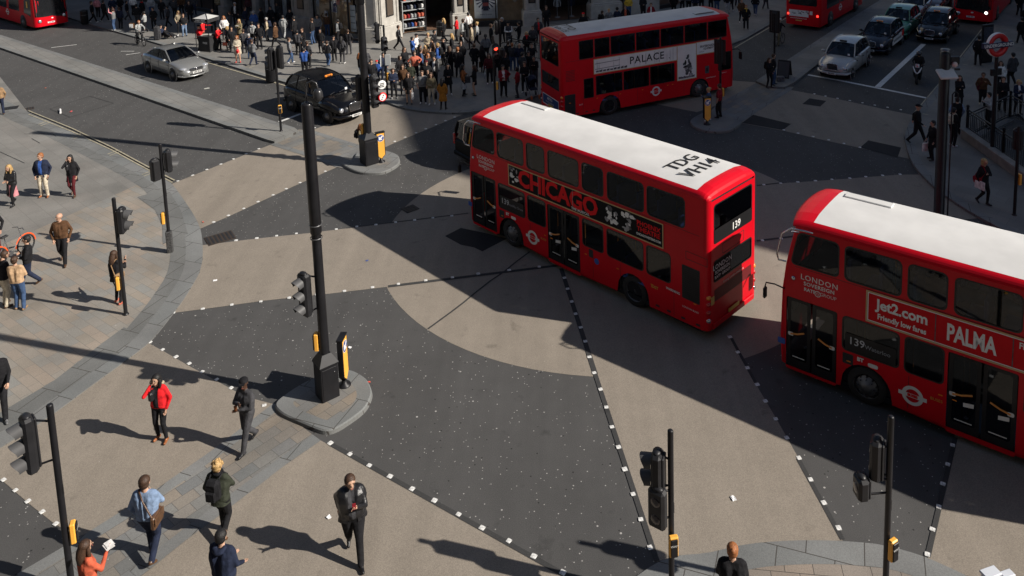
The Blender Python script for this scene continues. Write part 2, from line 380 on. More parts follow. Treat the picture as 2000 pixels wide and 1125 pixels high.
for a, b, n in STUDS:
    A = at(*a); B = at(*b); d = (B - A); ang = math.atan2(d.y, d.x)
    for i in range(n):
        p = A + d * (i / max(1, n - 1)); s = .085 + random.uniform(-.008, .008)
        if tmp is None:
            m2 = MB(); m2.prism(rrect(-.06, .06, -.06, .06, .012, 1), 0, .008, 0, bottom=False); tmp = m2.build('road_stud', STUD)
            o = tmp
        else: o = tmp.copy(); COL.objects.link(o)
        o.location = (p.x + random.uniform(-.02, .02), p.y + random.uniform(-.02, .02), .0125); o.rotation_euler = (0, 0, ang + random.uniform(-.12, .12))
        o.scale = (random.uniform(.8, 1.02), random.uniform(.8, 1.02), 1)
        tag(o, 'small square white stud set flat in a row along the edge of a crossing surface', 'road stud', 'white studs along the crossing edges'); si += 1
# pavements
def pavement(name, P, h, top, kerb_seg=None, kw=.42, km=None):
    o = slab(name, P, h, top)
    if kerb_seg:
        m = MB(); K = kerb_seg
        strip(K, 0, kw, h + .004, m, 0); struct('kerb', m, km or GRAN)
    return o
ZL = .03
kl = [at(x, y, ZL).to_2d() for x, y in [(-60, 150), (0, 189), (56, 221), (120, 246), (210, 290), (290, 330), (322, 348)] + LK]
kl = smooth_line(kl, 2)
pl = kl + [Vector((-60, 6)), Vector((-80, 50)), Vector((-70, 70))]
pavement('pavement', pl, ZL, PAVE, kl[::-1], .55)
m = MB(); strip(kl[::-1], .55, 1.05, ZL + .006, m); struct('paving_border', m, GRAND)
sheet('paving', [(0, 150), (56, 221), (210, 290), (318, 348), (270, 360), (0, 480), (-200, 520), (-200, 180)], PAVEG, ZL + .003)
sheet('tactile_paving', [(268, 385), (314, 371), (332, 375), (353, 410), (367, 456), (318, 477), (317, 440), (303, 410)], GRAND, ZL + .008)
sheet('tactile_paving', [(242, 639), (265, 650), (228, 693), (135, 757), (53, 813), (-40, 862), (-40, 830), (107, 742), (192, 676)], GRAND, ZL + .008)
# long median strip and the flush strip that joins it to the islands
A0, A1 = at(-60, 72, .12).to_2d(), at(520, 272, .12).to_2d(); B0, B1 = at(-120, 30, .12).to_2d(), at(575, 249, .12).to_2d()
med = [A0, A1, at(536, 276, .12).to_2d(), at(552, 270, .12).to_2d(), at(583, 255, .12).to_2d(), B1, B0]
slab('median_strip', med, .12, paving_mat('median paving', [(.19, .19, .18), (.21, .207, .195), (.2, .2, .19)], 44, .95, .62, flecks=.05))
m = MB(); strip([A0, A1], 0, .32, .124, m); strip([B1, B0], 0, .3, .124, m); struct('kerb', m, GRAN)
sheet('paver_strip', [(528, 283), (583, 253), (607, 254), (703, 284), (770, 306), (730, 340), (657, 326), (591, 303)], PAVES, .013)
m = MB(); strip(W([(607, 254), (703, 284), (760, 303)]), -.28, 0, .018, m); strip(W([(528, 283), (591, 303), (657, 327)]), 0, .28, .018, m); struct('kerb', m, GRAN)
sheet('paver_strip', [(534, 789), (626, 861), (560, 907), (474, 972), (366, 1054), (270, 1130), (60, 1290), (-130, 1250), (34, 1122), (172, 1041), (302, 959), (414, 881)], PAVES, .013)
m = MB(); strip(W([(534, 789), (414, 881), (302, 959), (172, 1041), (34, 1122)]), 0, .3, .018, m); strip(W([(626, 861), (560, 907), (474, 972), (366, 1054), (270, 1130)]), -.3, 0, .018, m); struct('kerb', m, GRAN)
sheet('paver_strip', [(1400, 205), (1480, 160), (1550, 170), (1545, 176), (1446, 240), (1420, 250), (1370, 235)], PAVES, .013)
m = MB(); strip(W([(1400, 205), (1480, 161)]), -.25, 0, .018, m); strip(W([(1545, 176), (1446, 240)]), -.25, 0, .018, m); struct('kerb', m, GRAN)
def island(pts, h=.12, it=2, kw=.35, top=None):
    P = [at(x, y, h).to_2d() for x, y in pts]
    Q = []
    k = len(P)
    for i in range(k):
        a, b = P[i], P[(i + 1) % k]; Q += [a * .8 + b * .2, a * .2 + b * .8]
    P = Q; Q = []
    for i in range(len(P)):
        a, b = P[i], P[(i + 1) % len(P)]; Q += [a * .75 + b * .25, a * .25 + b * .75]
    P = Q; Q = []
    for i in range(len(P)):
        a, b = P[i], P[(i + 1) % len(P)]; Q += [a * .75 + b * .25, a * .25 + b * .75]
    A = sum(Q[i - 1].x * Q[i].y - Q[i].x * Q[i - 1].y for i in range(len(Q)))
    if A < 0: Q = Q[::-1]
    mb = MB(); cc = sum(Q, Vector((0, 0))) / len(Q); ar = sum((q - cc).length for q in Q) / len(Q); I = [cc + (q - cc) * (1 - kw / ar) for q in Q]; B = inset(Q, -.05); k = len(Q)
    mb.poly([I], h, 1)
    vs = [(p.x, p.y, h) for p in Q] + [(p.x, p.y, h) for p in I] + [(p.x, p.y, -.01) for p in B] + [(p.x, p.y, h - .03) for p in inset(Q, -.03)]
    fs = []; 
    for i in range(k): j = (i + 1) % k; fs += [(i, j, k + j, k + i)]
    mb.add(vs, fs, 0)
    mb.add(vs, [(2 * k + i, 2 * k + (i + 1) % k, 3 * k + (i + 1) % k, 3 * k + i) for i in range(k)], 2)
    mb.add(vs, [(3 * k + i, 3 * k + (i + 1) % k, (i + 1) % k, i) for i in range(k)], 0)
    return struct('traffic_island', mb, [GRAN, top or PAVES, GRAND])
island([(534, 786), (552, 806), (590, 822), (636, 841), (662, 832), (712, 797), (726, 765), (714, 738), (678, 718), (600, 742)])
island([(664, 318), (700, 336), (748, 337), (780, 319), (778, 302), (752, 293), (700, 293), (690, 312)])
island([(1346, 234), (1356, 247), (1385, 256), (1424, 255), (1450, 238), (1438, 222), (1380, 216)], kw=.3, top=PAVEG)
P = [at(x, y, .12).to_2d() for x, y in [(1476, 158), (1500, 168), (1532, 170), (1552, 160), (1621, 106), (1695, 54), (1800, -22), (1900, -80), (1830, -90), (1717, 1), (1640, 50), (1533, 120)]]
slab('median_strip', P, .12, PAVEG); m = MB(); strip([P[3], P[4], P[5], P[6], P[7]], 0, .3, .124, m); strip(P[8:] + [P[0]], 0, .3, .124, m); struct('kerb', m, GRAN)
# corner pavement in front of the shops
kc = [at(x, y, .1).to_2d() for x, y in [(-40, -22), (150, 40), (290, 79), (380, 106), (500, 144), (570, 164), (640, 180), (700, 188), (745, 195), (783, 210), (824, 217), (866, 220), (909, 220), (960, 212), (1010, 200), (1045, 186), (1120, 171), (1250, 143), (1435, 87), (1509, 44), (1590, -1), (1680, -55)]]
kc = smooth_line(kc, 1)
pavement('pavement', kc + [Vector((35, 130)), Vector((-100, 130)), Vector((-100, 95))], .1, PAVEG, kc, .34)
# right pavement with the station stairs
kr = [at(x, y, .1).to_2d() for x, y in [(2000, -25), (1971, -1), (1918, 62), (1843, 155), (1787, 222), (1772, 248), (1766, 268), (1775, 302), (1787, 327), (1823, 364), (1855, 388), (1904, 419), (1958, 448), (2000, 469), (2100, 520), (2300, 590)]]
kr = smooth_line(kr, 1)
STX = [at(x, y, .1).to_2d() for x, y in [(1893, 262), (1963, 312), (2060, 385), (2100, 330), (1990, 222), (1972, 225)]]
mb = MB(); A = [Vector((75, 15)), Vector((75, 130)), Vector((40, 130))]
outer = kr + A
mb.poly([outer, STX], .1, 0); k = len(kr)
mb.add([(p.x, p.y, -.02) for p in kr] + [(p.x, p.y, .1) for p in kr], [(i, i + 1, k + i + 1, k + i) for i in range(k - 1)], 1)
struct('pavement', mb, [PAVEG, GRAND])
m = MB(); strip(kr, 0, .38, .104, m); struct('kerb', m, GRAN)
# bottom right pavement
kb = [at(x, y, .03).to_2d() for x, y in [(1180, 1190), (1230, 1135), (1283, 1098), (1321, 1085), (1378, 1081), (1417, 1072), (1463, 1062), (1520, 1057), (1584, 1055), (1655, 1057), (1727, 1064), (1798, 1084), (1851, 1107), (1895, 1128), (1990, 1190)]]
kb = smooth_line(kb, 1)
PAVEZ = paving_mat('herringbone paving', [(.25, .21, .175), (.27, .225, .185), (.23, .205, .18)], 8, .55, .3, flecks=.07)
pavement('pavement', kb[::-1] + [Vector((-.5, 5)), Vector((13, 5))], .03, PAVEZ, kb[::-1], .55)
# painted lines
m = MB()
def line(pts, w, z=.02, mi=0): strip([at(x, y, z).to_2d() for x, y in pts], -w / 2, w / 2, z, m, mi)
line([(1578, 146), (1640, 157), (1730, 175), (1818, 193)], .22)
line([(1804, 86), (1714, 170)], .3); line([(545, 258 - 20), (588, 222)], .2)
line([(262, 100), (236, 100)], .08); line([(246, 107), (274, 103)], .1)
line([(688, 92), (660, 98)], .1)
line([(100, 93), (150, 87)], .12)
m.build('road_marking', LINEW, kind='structure')
m = MB()
for off in (0, 7):
    line([(56, 216 + off), (140, 250 + off * .9), (218, 287 + off * .8), (290, 326 + off * .8), (341 - off * .6, 352 + off * .6)], .07, .045)
for x, y in ((75, 243), (140, 268), (210, 301), (277, 341)): line([(x, y), (x + 18, y - 7)], .07, .05); line([(x + 4, y + 3), (x + 22, y - 4)], .07, .05)
for dx in (0, 7): line([(1785 + dx, 221), (1842 + dx, 154), (1915 + dx, 60), (1966 + dx, -2)], .07)
line([(1435, 93), (1509, 50), (1590, 4)], .1); line([(405, 122), (560, 168)], .1)
for x, y in ((1372, 226 + 40), ): pass
m.build('road_marking', LINEY, kind='structure')
m = MB()
for x, y in ((480, 131), (486, 133)): line([(x, y), (x + 12, y - 5)], .07, .11)
for x, y in ((1880, 125), (1900, 100), (1866, 153), (1802, 222)): line([(x, y), (x + 11, y + 2)], .07, .11)
m.build('kerb_marking', LINEY, kind='structure')
# cut lines of a buried detector loop, drains and covers
m = MB()
def loop(pts, w=.03, z=.009): 
    for a, b in zip(pts, pts[1:]): strip([at(*a).to_2d(), at(*b).to_2d()], -w, w, z, m)
loop([(97, 213), (176, 188), (222, 202), (137, 229), (97, 213)]); loop([(137, 229), (75, 250)])
struct('detector_loop_cut', m, BANDM)
m = MB()
for q in ([(47, 263), (103, 263), (110, 268)], [(0, 298), (48, 320)], [(62, 272), (78, 281)]): 
    for a, b in zip(q, q[1:]): strip([at(*a).to_2d(), at(*b).to_2d()], -.02, .02, ZL + .01, m)
struct('paving_joint', m, BANDM)
def cover(px, py, w, d, ang, col, label, z=.01):
    mm = MB(); mm.box((0, 0, .006), (w, d, .012)); n = max(3, int(w / .12))
    for i in range(n): mm.box((-w / 2 + w * (i + .5) / n, 0, .014), (w / n * .5, d * .86, .008), 1)
    o = mm.build('drain_cover', [mat('cover ' + col, {'brown': (.06, .045, .035), 'dark': (.02, .02, .02), 'grey': (.1, .1, .1)}[col], .7, .3), BLACKM], label=label, cat='drain cover')
    o.location = at(px, py, z); o.rotation_euler = (0, 0, ang); return o
cover(430, 465, .95, .75, .6, 'brown', 'rusty brown rectangular inspection cover in the asphalt near the left kerb')
cover(801, 408, .55, .5, .7, 'dark', 'small dark manhole cover on the buff ring beside the red bus')
cover(51, 213, .75, .45, .55, 'brown', 'brown street gully grating at the left kerb beside the yellow lines')
cover(21, 211, .7, .55, .4, 'dark', 'black open utility cover on the pavement at the far left kerb', ZL + .01)
cover(1858, 434, .9, .6, .4, 'grey', 'grey metal cover beside the foot of the tall right lamp column')
# litter
LT = [((118, 219), (.6, .16, .05), (.75, .75, .75), 'white rolled paper cup litter lying on the asphalt by the detector loop'), ((139, 218), (.2, .1, .02), (.6, .1, .1), 'red scrap of litter beside the white cup'),
      ((1327 + 105, 974), (.12, .09, .02), (.8, .8, .8), 'crumpled white paper scrap in the middle of the buff wedge'), ((717, 509), (.1, .06, .01), (.03, .08, .3), 'tiny blue scrap of litter on the buff crossing'),
      ((683, 679), (.1, .07, .02), (.8, .8, .8), 'white crumpled scrap on the asphalt right of the centre pole'), ((720, 747), (.08, .05, .02), (.8, .12, .08), 'orange scrap at the edge of the centre island'),
      ((404, 173), (.3, .12, .02), (.6, .6, .55), 'pale flattened carton on the road behind the silver car'), ((89, 172), (.1, .08, .02), (.5, .15, .1), 'small orange scrap on the far left road'),
      ((397, 434), (.09, .05, .02), (.75, .2, .15), 'tiny pink scrap at the kerb by the buff crossing'), ((642, 1011), (.08, .08, .02), (.8, .8, .8), 'white tissue beside the man in the leather jacket'), ((420, 548), (.13, .08, .015), (.75, .75, .75), 'white paper scrap on the left half of the middle crossing')]
for (px, py), d, c, lab in LT:
    mm = MB(); a, b, e = d; k = 9
    if e > .04: mm.tube([(-a / 2, 0, e), (a / 2, 0, e)], e, 8); mm.tube([(a / 2, 0, e), (a / 2 + .03, 0, e)], e * 1.15, 8)
    else:
        g = [(a * (i / 3 - .5) + random.uniform(-.2, .2) * a / 3, b * (j / 3 - .5) + random.uniform(-.2, .2) * b / 3, random.uniform(0.3, 1.6) * e) for i in range(4) for j in range(4)]
        mm.add(g, [(i * 4 + j, i * 4 + j + 4, i * 4 + j + 5, i * 4 + j + 1) for i in range(3) for j in range(3)])
        mm.add([(x, y, z - e * .8 if z > e * .8 else 0) for x, y, z in g], [(i * 4 + j, i * 4 + j + 1, i * 4 + j + 5, i * 4 + j + 4) for i in range(3) for j in range(3)])
    o = mm.build('litter', mat('litter %s' % (c,), c, .7), label=lab, cat='litter'); o.location = at(px, py, .012 if px > 200 else .012); o.rotation_euler = (0, 0, random.uniform(0, 3))
# ------------------------------------------------------------------ buses
RED = mat('bus red', (.58, .0025, .012), .38, var=.06, coat=.06, vs=1.5, spec=.22)
REDD = mat('bus red grille', (.12, .004, .006), .6)
ROOFW = mat('bus roof white', (.6, .595, .58), .7, var=.08, vs=1.2, spec=.2, bump=.08, bs=4)
LINING = mat('bus interior lining', (.03, .03, .034), .8, spec=.1)
BGLASS = glass('bus window glass', (.27, .29, .3)); DGLASS = glass('dark bus glass', (.1, .1, .11))
SEAT = mat('blue seat fabric', (.03, .07, .25), .8); HAND = mat('orange handrail', (.75, .28, .05), .4)
FRAME = mat('window rubber', (.01, .01, .011), .45); GOLD = mat('gold frame', (.55, .38, .18), .4)
ADRED = mat('advert red', (.6, .006, .012), .6, spec=.2); ADBLK = mat('advert black', (.01, .01, .011), .7, spec=.15); ADWHT = mat('advert white', (.78, .78, .76), .6)
LETW = mat('white lettering', (.7, .7, .68), .5); LETR = mat('red lettering', (.75, .01, .015), .6, spec=.2); LETB = mat('black lettering', (.01, .01, .01), .5)
GREY1 = mat('advert grey', (.3, .3, .31), .5, var=.4, vs=9); GREY2 = mat('advert dark grey', (.07, .07, .08), .5, var=.6, vs=9)
LAMPR = mat('red lamp lens', (.4, .01, .01), .2, coat=1); LAMPO = mat('amber lamp lens', (.8, .25, .03), .2, coat=1)
LAMPON = mat('lit brake lamp', (.8, .02, .02), .3, emit=(1, .03, .02), es=2.5)
HEADON = mat('lit head lamp', (.9, .9, .9), .1, emit=(1, .85, .8), es=3)
BL, BW = 10.23, 2.5
XR, XF = -5.13, 5.1
def prof(z):   # front edge of the side, raked at the upper deck
    P = [(.28, 5.06), (1.0, 5.1), (2.3, 5.06), (3.0, 4.97), (4.08, 4.74), (4.4, 4.5)]
    for (a, x0), (b, x1) in zip(P, P[1:]):
        if z <= b: return x0 + (x1 - x0) * (z - a) / (b - a)
    return P[-1][1]
RC = .15
ZT = 4.1
def side_outline(arches):
    zs = [.28, .6, 1, 1.6, 2.3, 2.65, 3, 3.5, ZT]
    top = [(prof(z) - RC, z) for z in zs]
    bot = [(XR + .16, ZT), (XR + .16, .32)]
    for x in arches:   # left to right along the bottom
        bot += [(x - .62, .28)] + [(x + .6 * math.cos(a), .42 + .62 * math.sin(a)) for a in [PI - PI * i / 10 for i in range(11)]] + [(x + .62, .28)]
    return bot + top
def bus_side(mb, mbl, s, holes, arches):
    "one flank (s=+1 left, -1 right): red skin with real openings and a dark lining inside"
    X = Matrix(((1, 0, 0, 0), (0, 0, s, s * BW / 2), (0, 1, 0, 0), (0, 0, 0, 1)))
    o = len(mb.f); mb.poly([side_outline(arches)] + holes, 0, 0, X)
    if s > 0:
        for i in range(o, len(mb.f)): mb.f[i] = mb.f[i][::-1]
    X2 = Matrix(((1, 0, 0, 0), (0, 0, s, s * (BW / 2 - .05)), (0, 1, 0, 0), (0, 0, 0, 1)))
    mbl.poly([side_outline(arches)] + holes, 0, 1, X2)
    for h in holes:    # reveals
        k = len(h); vs = [X @ Vector((p[0], p[1], 0)) for p in h] + [X2 @ Vector((p[0], p[1], 0)) for p in h]
        mb.add(vs, [(i, (i + 1) % k, k + (i + 1) % k, k + i) for i in range(k)], 2)
def pane(name, parent, X, loop, g, frame=.035, zz=-.012, lab=None):
    mb = MB(); mb.poly([loop], zz, 0, X)
    cx = sum(p[0] for p in loop) / len(loop); cy = sum(p[1] for p in loop) / len(loop)
    ww = max(p[0] for p in loop) - min(p[0] for p in loop); hh = max(p[1] for p in loop) - min(p[1] for p in loop)
    inn = [((p[0] - cx) * (1 - 2 * frame / ww) + cx, (p[1] - cy) * (1 - 2 * frame / hh) + cy) for p in loop]
    mb.poly([loop, inn], .004, 1, X)
    return mb.build(name, [g, FRAME], parent, label=lab)
def wheel(name, parent, x, y, r=.48, s=1, tw=.3, rimc=None, front=True):
    mb = MB(); X = TR(x, y, r) @ Matrix.Rotation(-s * PI / 2, 4, 'X')
    mb.lathe([(r * .6, -tw * .9), (r * .97, -tw * .85), (r, -tw * .5), (r, -.08), (r * .96, -.01), (r * .64, .0)], 24, 0, X)
    o = mb.build(name, [RUBBER], parent)
    m2 = MB(); d = .02 if front else -.11
    m2.lathe([(r * .645, .002), (r * .62, -.03), (r * .55, -.06), (r * .5, d - .02), (r * .3, d), (r * .26, d + .05), (r * .1, d + .07), (.001, d + .07)], 24, 0, X)
    for i in range(8): a = 2 * PI * i / 8; m2.cyl((r * .4 * math.cos(a), r * .4 * math.sin(a), d - .03), (r * .4 * math.cos(a), r * .4 * math.sin(a), d + .03), r * .035, n=6, mi=1, X=X)
    for i in range(10): a = 2 * PI * (i + .5) / 10; m2.cyl((r * .52 * math.cos(a), r * .52 * math.sin(a), d - .045), (r * .52 * math.cos(a), r * .52 * math.sin(a), d - .012), r * .05, n=8, mi=2, X=X)
    m2.build('rim', [rimc or STEEL, CHROME, BLACKM], o)
    return o
def roundel(parent, X, r, m, txt=None, name='roundel'):
    mb = MB(); out = [(r * math.cos(2 * PI * i / 32), r * math.sin(2 * PI * i / 32)) for i in range(32)]; inn = [(p[0] * .66, p[1] * .66) for p in out]
    mb.poly([out, inn], .006, 0, X); mb.poly([[(-r * 1.32, -r * .2), (r * 1.32, -r * .2), (r * 1.32, r * .2), (-r * 1.32, r * .2)]], .009, 0, X)
    if txt: text(mb, txt, X @ TR(0, 0, .012), r * .34, 1, bold=.01)
    return mb.build(name, [m, LETR], parent)
def make_bus(name, label, loc, rz, kind):
    t = thing(name, label, 'bus', loc, rz, None)
    arches = [-2.49, 2.87]
    FL = lambda s: Matrix(((-s, 0, 0, 0), (0, 0, s, s * BW / 2), (0, 1, 0, 0), (0, 0, 0, 1)))   # face frame: x reads left-to-right seen from outside
    up = [(4.62, 3.58), (3.46, 2.12), (2.0, 1.13), (1.0, -.37), (-.49, -1.39), (-1.52, -2.94), (-3.03, -4.38)]
    mb = MB(); ml = MB()
    RX = {+1: lambda h, s: [(x, z) for x, z in h]}
    holesL = []; panes = []
    def addwin(lst, s, x0, x1, z0, z1, r=.13, g=BGLASS, slant=0):
        h = rrect(min(x0, x1), max(x0, x1), z0, z1, r)
        if slant: h = [(x + (slant * (1 - (z - z0) / (z1 - z0)) if x > (x0 + x1) / 2 else 0), z) for x, z in h]
        lst.append(h); panes.append((s, h, g))
    if kind != 'palace':
        sl = 1
        for i, (a, b) in enumerate(up): addwin(holesL, 1, a, b, 3.08, 3.99, .14, BGLASS, .2 if i == 0 else 0)
        low = [(3.48, 2.12, DGLASS), (2.02, 1.14, DGLASS), (-.46, -1.35, BGLASS), (-1.47, -2.9, BGLASS), (-2.99, -3.88, DGLASS)]
        for a, b, g in low: addwin(holesL, 1, a, b, 1.26, 2.17, .12, g)
        doors = [(3.6, 4.9, .2, 2.18), (-.35, 1.07, .16, 2.14)]
        for a, b, c, d in doors: holesL.append(rrect(a, b, c, d, .05, 2))
        holesR = []
        for i, (a, b) in enumerate(up): addwin(holesR, -1, a, b, 3.08, 3.99, .14, BGLASS)
        for a, b in ((3.4, 2.1), (2.0, -1.3), (-1.45, -3.9)): addwin(holesR, -1, a, b, 1.26, 2.17, .12)
    else:
        doors = []; holesR = []
        holesL = []
        for a, b in ((4.7, 1.2), (1.1, -4.2)): addwin(holesL, 1, a, b, 3.06, 3.99, .1)
        for a, b in ((3.4, 1.3), (-.5, -3.9)): addwin(holesL, 1, a, b, 1.2, 2.12, .1)
        xs = [4.6, 3.35, 1.9, .45, -1.0, -2.45, -3.35, -4.2]
        for a, b in zip(xs, xs[1:]): addwin(holesR, -1, a, b + .05, 3.06, 3.99, .03, DGLASS if b < -3 else BGLASS)
        for a, b in ((1.33, -.15), (-.2, -1.7), (-1.75, -3.26)): addwin(holesR, -1, a, b, 1.15, 2.12, .04)
        addwin(holesR, -1, -3.38, -3.93, 1.08, 2.08, .03, DGLASS)
        addwin(holesR, -1, 4.9, 4.05, 1.25, 2.25, .06, BGLASS)
    bus_side(mb, mb, 1, holesL, arches); bus_side(mb, mb, -1, holesR, arches)
    # rear
    XB = Matrix(((0, 0, -1, XR), (-1, 0, 0, 0), (0, 1, 0, 0), (0, 0, 0, 1)))    # x to the right seen from behind = -y
    hb = BW / 2 - .16
    rh = [rrect(-.98, .98, 2.78, 3.92, .1), rrect(-.98, .98, 1.66, 2.3, .08)] if kind != 'palace' else [rrect(-.98, .98, 2.78, 3.95, .08), rrect(-.98, .98, 1.55, 2.2, .06)]
    mb.poly([[(-hb, .34), (hb, .34), (hb, ZT - .05), (-hb, ZT - .05)]] + rh, 0, 0, XB)
    mb.poly([[(-hb, .34), (hb, .34), (hb, ZT - .05), (-hb, ZT - .05)]] + rh, -.05, 1, XB)
    # vertical rear corners, and the front wrapped round in plan
    zs = [.3, .6, 1, 1.6, 2.3, 2.65, 3, 3.5, ZT]
    for s in (1, -1):
        vs = []; K = 6
        for z in (.33, 2.2, ZT):
            for i in range(K + 1):
                a = PI / 2 * i / K; vs.append((XR + .16 - .16 * math.sin(a), s * (BW / 2 - .16 + .16 * math.cos(a)), z))
        fs = [(r * (K + 1) + i, r * (K + 1) + i + 1, (r + 1) * (K + 1) + i + 1, (r + 1) * (K + 1) + i) for r in range(2) for i in range(K)]
        mb.add(vs, fs if s < 0 else [f[::-1] for f in fs], 0, True)
    ys = [BW / 2 - RC * (1 - math.cos(PI / 2 * i / 5)) for i in range(6)]
    plan = [(RC * math.sin(PI / 2 * i / 5), BW / 2 - RC * (1 - math.cos(PI / 2 * i / 5))) for i in range(6)] + [(RC + .1 * (1 - (y / (BW / 2 - RC)) ** 2), y) for y in (.8, .4, 0, -.4, -.8)] + [(RC * math.sin(PI / 2 * i / 5), -(BW / 2 - RC * (1 - math.cos(PI / 2 * i / 5)))) for i in range(5, -1, -1)]
    vs = [(prof(z) - RC + px, py, z) for z in zs for px, py in plan]; k = len(plan)
    for r in range(len(zs) - 1):
        for i in range(k - 1):
            z = (zs[r] + zs[r + 1]) / 2; y = (plan[i][1] + plan[i + 1][1]) / 2
            gl = abs(y) < 1.12 and (1.0 < z < 2.3 or 3.0 < z < 4)
            mb.add([vs[r * k + i], vs[r * k + i + 1], vs[(r + 1) * k + i + 1], vs[(r + 1) * k + i]], [(3, 2, 1, 0)], 3 if gl else 0, not gl)
    # roof: a crowned surface, white with red ends and cantrails
    def ymax(x):
        h = BW / 2
        if x < XR + .16: d = XR + .16 - x; return h - .16 + math.sqrt(max(0, .16 ** 2 - d * d))
        return h
    xs = [XR, XR + .03, XR + .08, XR + .16, XR + .26, XR + .36, XR + .45, -4.2, -3, -1.5, 0, 1.5, 3, 3.8, 4.28, 4.45, 4.6, 4.7, 4.76]
    vv = [-1, -.985, -.96, -.93, -.89, -.6, -.3, 0, .3, .6, .89, .93, .96, .985, 1]
    def rz_(x, v):
        ex = max(0, 1 - (x - XR) / .42); fx = max(0, (x - 4.1) / .75)
        return ZT + .27 * math.sqrt(max(0, 1 - ex ** 2.2)) * math.sqrt(max(0, 1 - min(1, fx) ** 2.6)) * (max(0, 1 - abs(v) ** 9)) ** .6 * (.8 + .2 * (1 - v * v))
    n = len(vv); RV = []
    for x in xs:
        for v in vv:
            xx = x + (.16 * (1 - (v) ** 2) if x > 4.3 else 0) * min(1, (x - 4.3) / .4) + (0 if x < 4.7 else 0)
            RV.append((xx if x > 0 else x - 0, v * ymax(x), rz_(x, v)))
    m2 = MB(); wt = []
    for i in range(len(xs) - 1):
        for j in range(n - 1):
            f = (i * n + j, (i + 1) * n + j, (i + 1) * n + j + 1, i * n + j + 1)
            white = 6 <= i < 14 and 4 <= j < n - 5
            if white: wt.append(f)
            else: mb.add([RV[q] for q in f], [(0, 1, 2, 3)], 0, True)
    m2.add(RV, wt, 0, True)
    # underframe, floors and bulkheads
    mb.box((-.1, 0, .3), (9.6, BW - .12, .16), 3)
    mb.box((0, 0, 2.45), (9.7, BW - .12, .16), 1)
    mb.box((2.0, -1.08, 3.3), (1.8, .22, .5), 1)
    mb.box((-4.55, 0, 1.2), (.9, BW - .14, 1.7), 1)
    for x in arches:
        for s in (1, -1): mb.box((x, s * .82, .72), (1.28, .7, .64), 3)
    body = mb.build('body', [RED, LINING, FRAME, DGLASS if False else mat('dark shiny', (.012, .013, .015), .08)], t)
    rf = m2.build('roof', [ROOFW], t)
    m3 = MB(); m3.add([(x, y * 1.0, z) for x, y, z in [(2.9, -.62, 4.375), (4.05, -.62, 4.365), (4.05, -.82, 4.345), (2.9, -.82, 4.355)]], [(0, 3, 2, 1)], 0)
    m3.box((3.5, -.7, 4.37), (1.2, .28, .05), 0, ch=.015); m3.box((3.5, -.86, 4.375), (1.1, .03, .03), 1); m3.build('roof_hatch', [ROOFW, STEEL], rf)
    for s, h, g in panes:
        X = Matrix(((1, 0, 0, 0), (0, 0, s, s * BW / 2), (0, 1, 0, 0), (0, 0, 0, 1))); pane('window', t, X, h, g)
    for i, h in enumerate(rh): pane('rear_window', t, XB, h, BGLASS if i == 0 else DGLASS)
    # seats, poles
    ms = MB(); mp = MB()
    for zf, xs_ in ((2.53, [3.6, 2.85, 2.1, 1.35, .6, -.15, -.9, -1.65, -2.4, -3.15, -3.9]), (.4, [-1.2, -1.95, -2.7, -3.45])):
        for x in xs_:
            for y in (-.78, .78):
                ms.box((x, y, zf + .42), (.42, .85, .1), 0, ch=.03); ms.box((x - .24, y, zf + .75), (.09, .85, .66), 0, ch=.03)
    for x in (2.2, .9, -.55, -1.3, 3.4): mp.cyl((x, .35, .4), (x, .35, 2.36), .02, n=6); mp.cyl((x, -.35, .4), (x, -.35, 2.36), .02, n=6)
    for x in (2.5, .2, -2): mp.cyl((x, .35, 2.53), (x, .35, 4.2), .018, n=6)
    ms.build('seats', [SEAT], t); mp.build('handrail', [HAND], t)
    # wheels
    for x in arches:
        for s in (1, -1): wheel('wheel', t, x, s * (BW / 2 - .04), .48, s, front=x > 0)
    Lf = lambda x, z, d=0: Matrix(((-1, 0, 0, x), (0, 0, 1, BW / 2 + d), (0, 1, 0, z), (0, 0, 0, 1)))   # lettering frame on the left flank
    Rf = lambda x, z, d=0: Matrix(((1, 0, 0, x), (0, 0, -1, -BW / 2 - d), (0, 1, 0, z), (0, 0, 0, 1)))
    Bf = lambda y, z, d=0: XB @ TR(y, z, d)
    # doors
    for a, b, c, d in doors:
        half = (a + b) / 2; dr = MB(); X = Matrix(((1, 0, 0, 0), (0, 0, 1, BW / 2), (0, 1, 0, 0), (0, 0, 0, 1)))
        gm = MB(); hms = []
        for x0, x1 in ((a + .02, half - .02), (half + .02, b - .02)):
            lf = rrect(x0, x1, c + .02, d - .02, .04, 2); inn = rrect(x0 + .09, x1 - .09, c + .3, d - .1, .06, 3)
            dr.poly([lf, inn], -.02, 0, X); gm.poly([rrect(x0 + .06, x1 - .06, c + .25, d - .07, .06, 3)], -.03, 0, X)
            dr.poly([[(x0 + .15, c + .36), (x1 - .15, c + .36), (x1 - .15, c + .385), (x0 + .15, c + .385)]], -.015, 1, X)
            hx = x0 + .16 if x0 > a + .1 else x1 - .16; ox = x1 - .1 if x0 > a + .1 else x0 + .1
            hm = MB(); hms.append(hm); hm.tube([(ox, BW / 2 + .0, c + .98), ((ox + hx) / 2, BW / 2 + .0, c + 1.02), (hx, BW / 2, c + 1.1)], .022, 6)
            dr.poly([rrect(ox - .07, ox + .07, c + .93, c + 1.03, .03, 2)], .0, 1, X)
            if a < 0: dr.poly([[(x0 + .12, c + .9), (x0 + .34, c + .86), (x0 + .34, c + .76), (x0 + .12, c + .8)]], .004, 1, X)
        dd = dr.build('door', [BLACK, LETW], t); gm.build('door_glass', [DGLASS], dd); [q.build('door_handle', [HAND], dd) for q in hms]
    sk = MB()
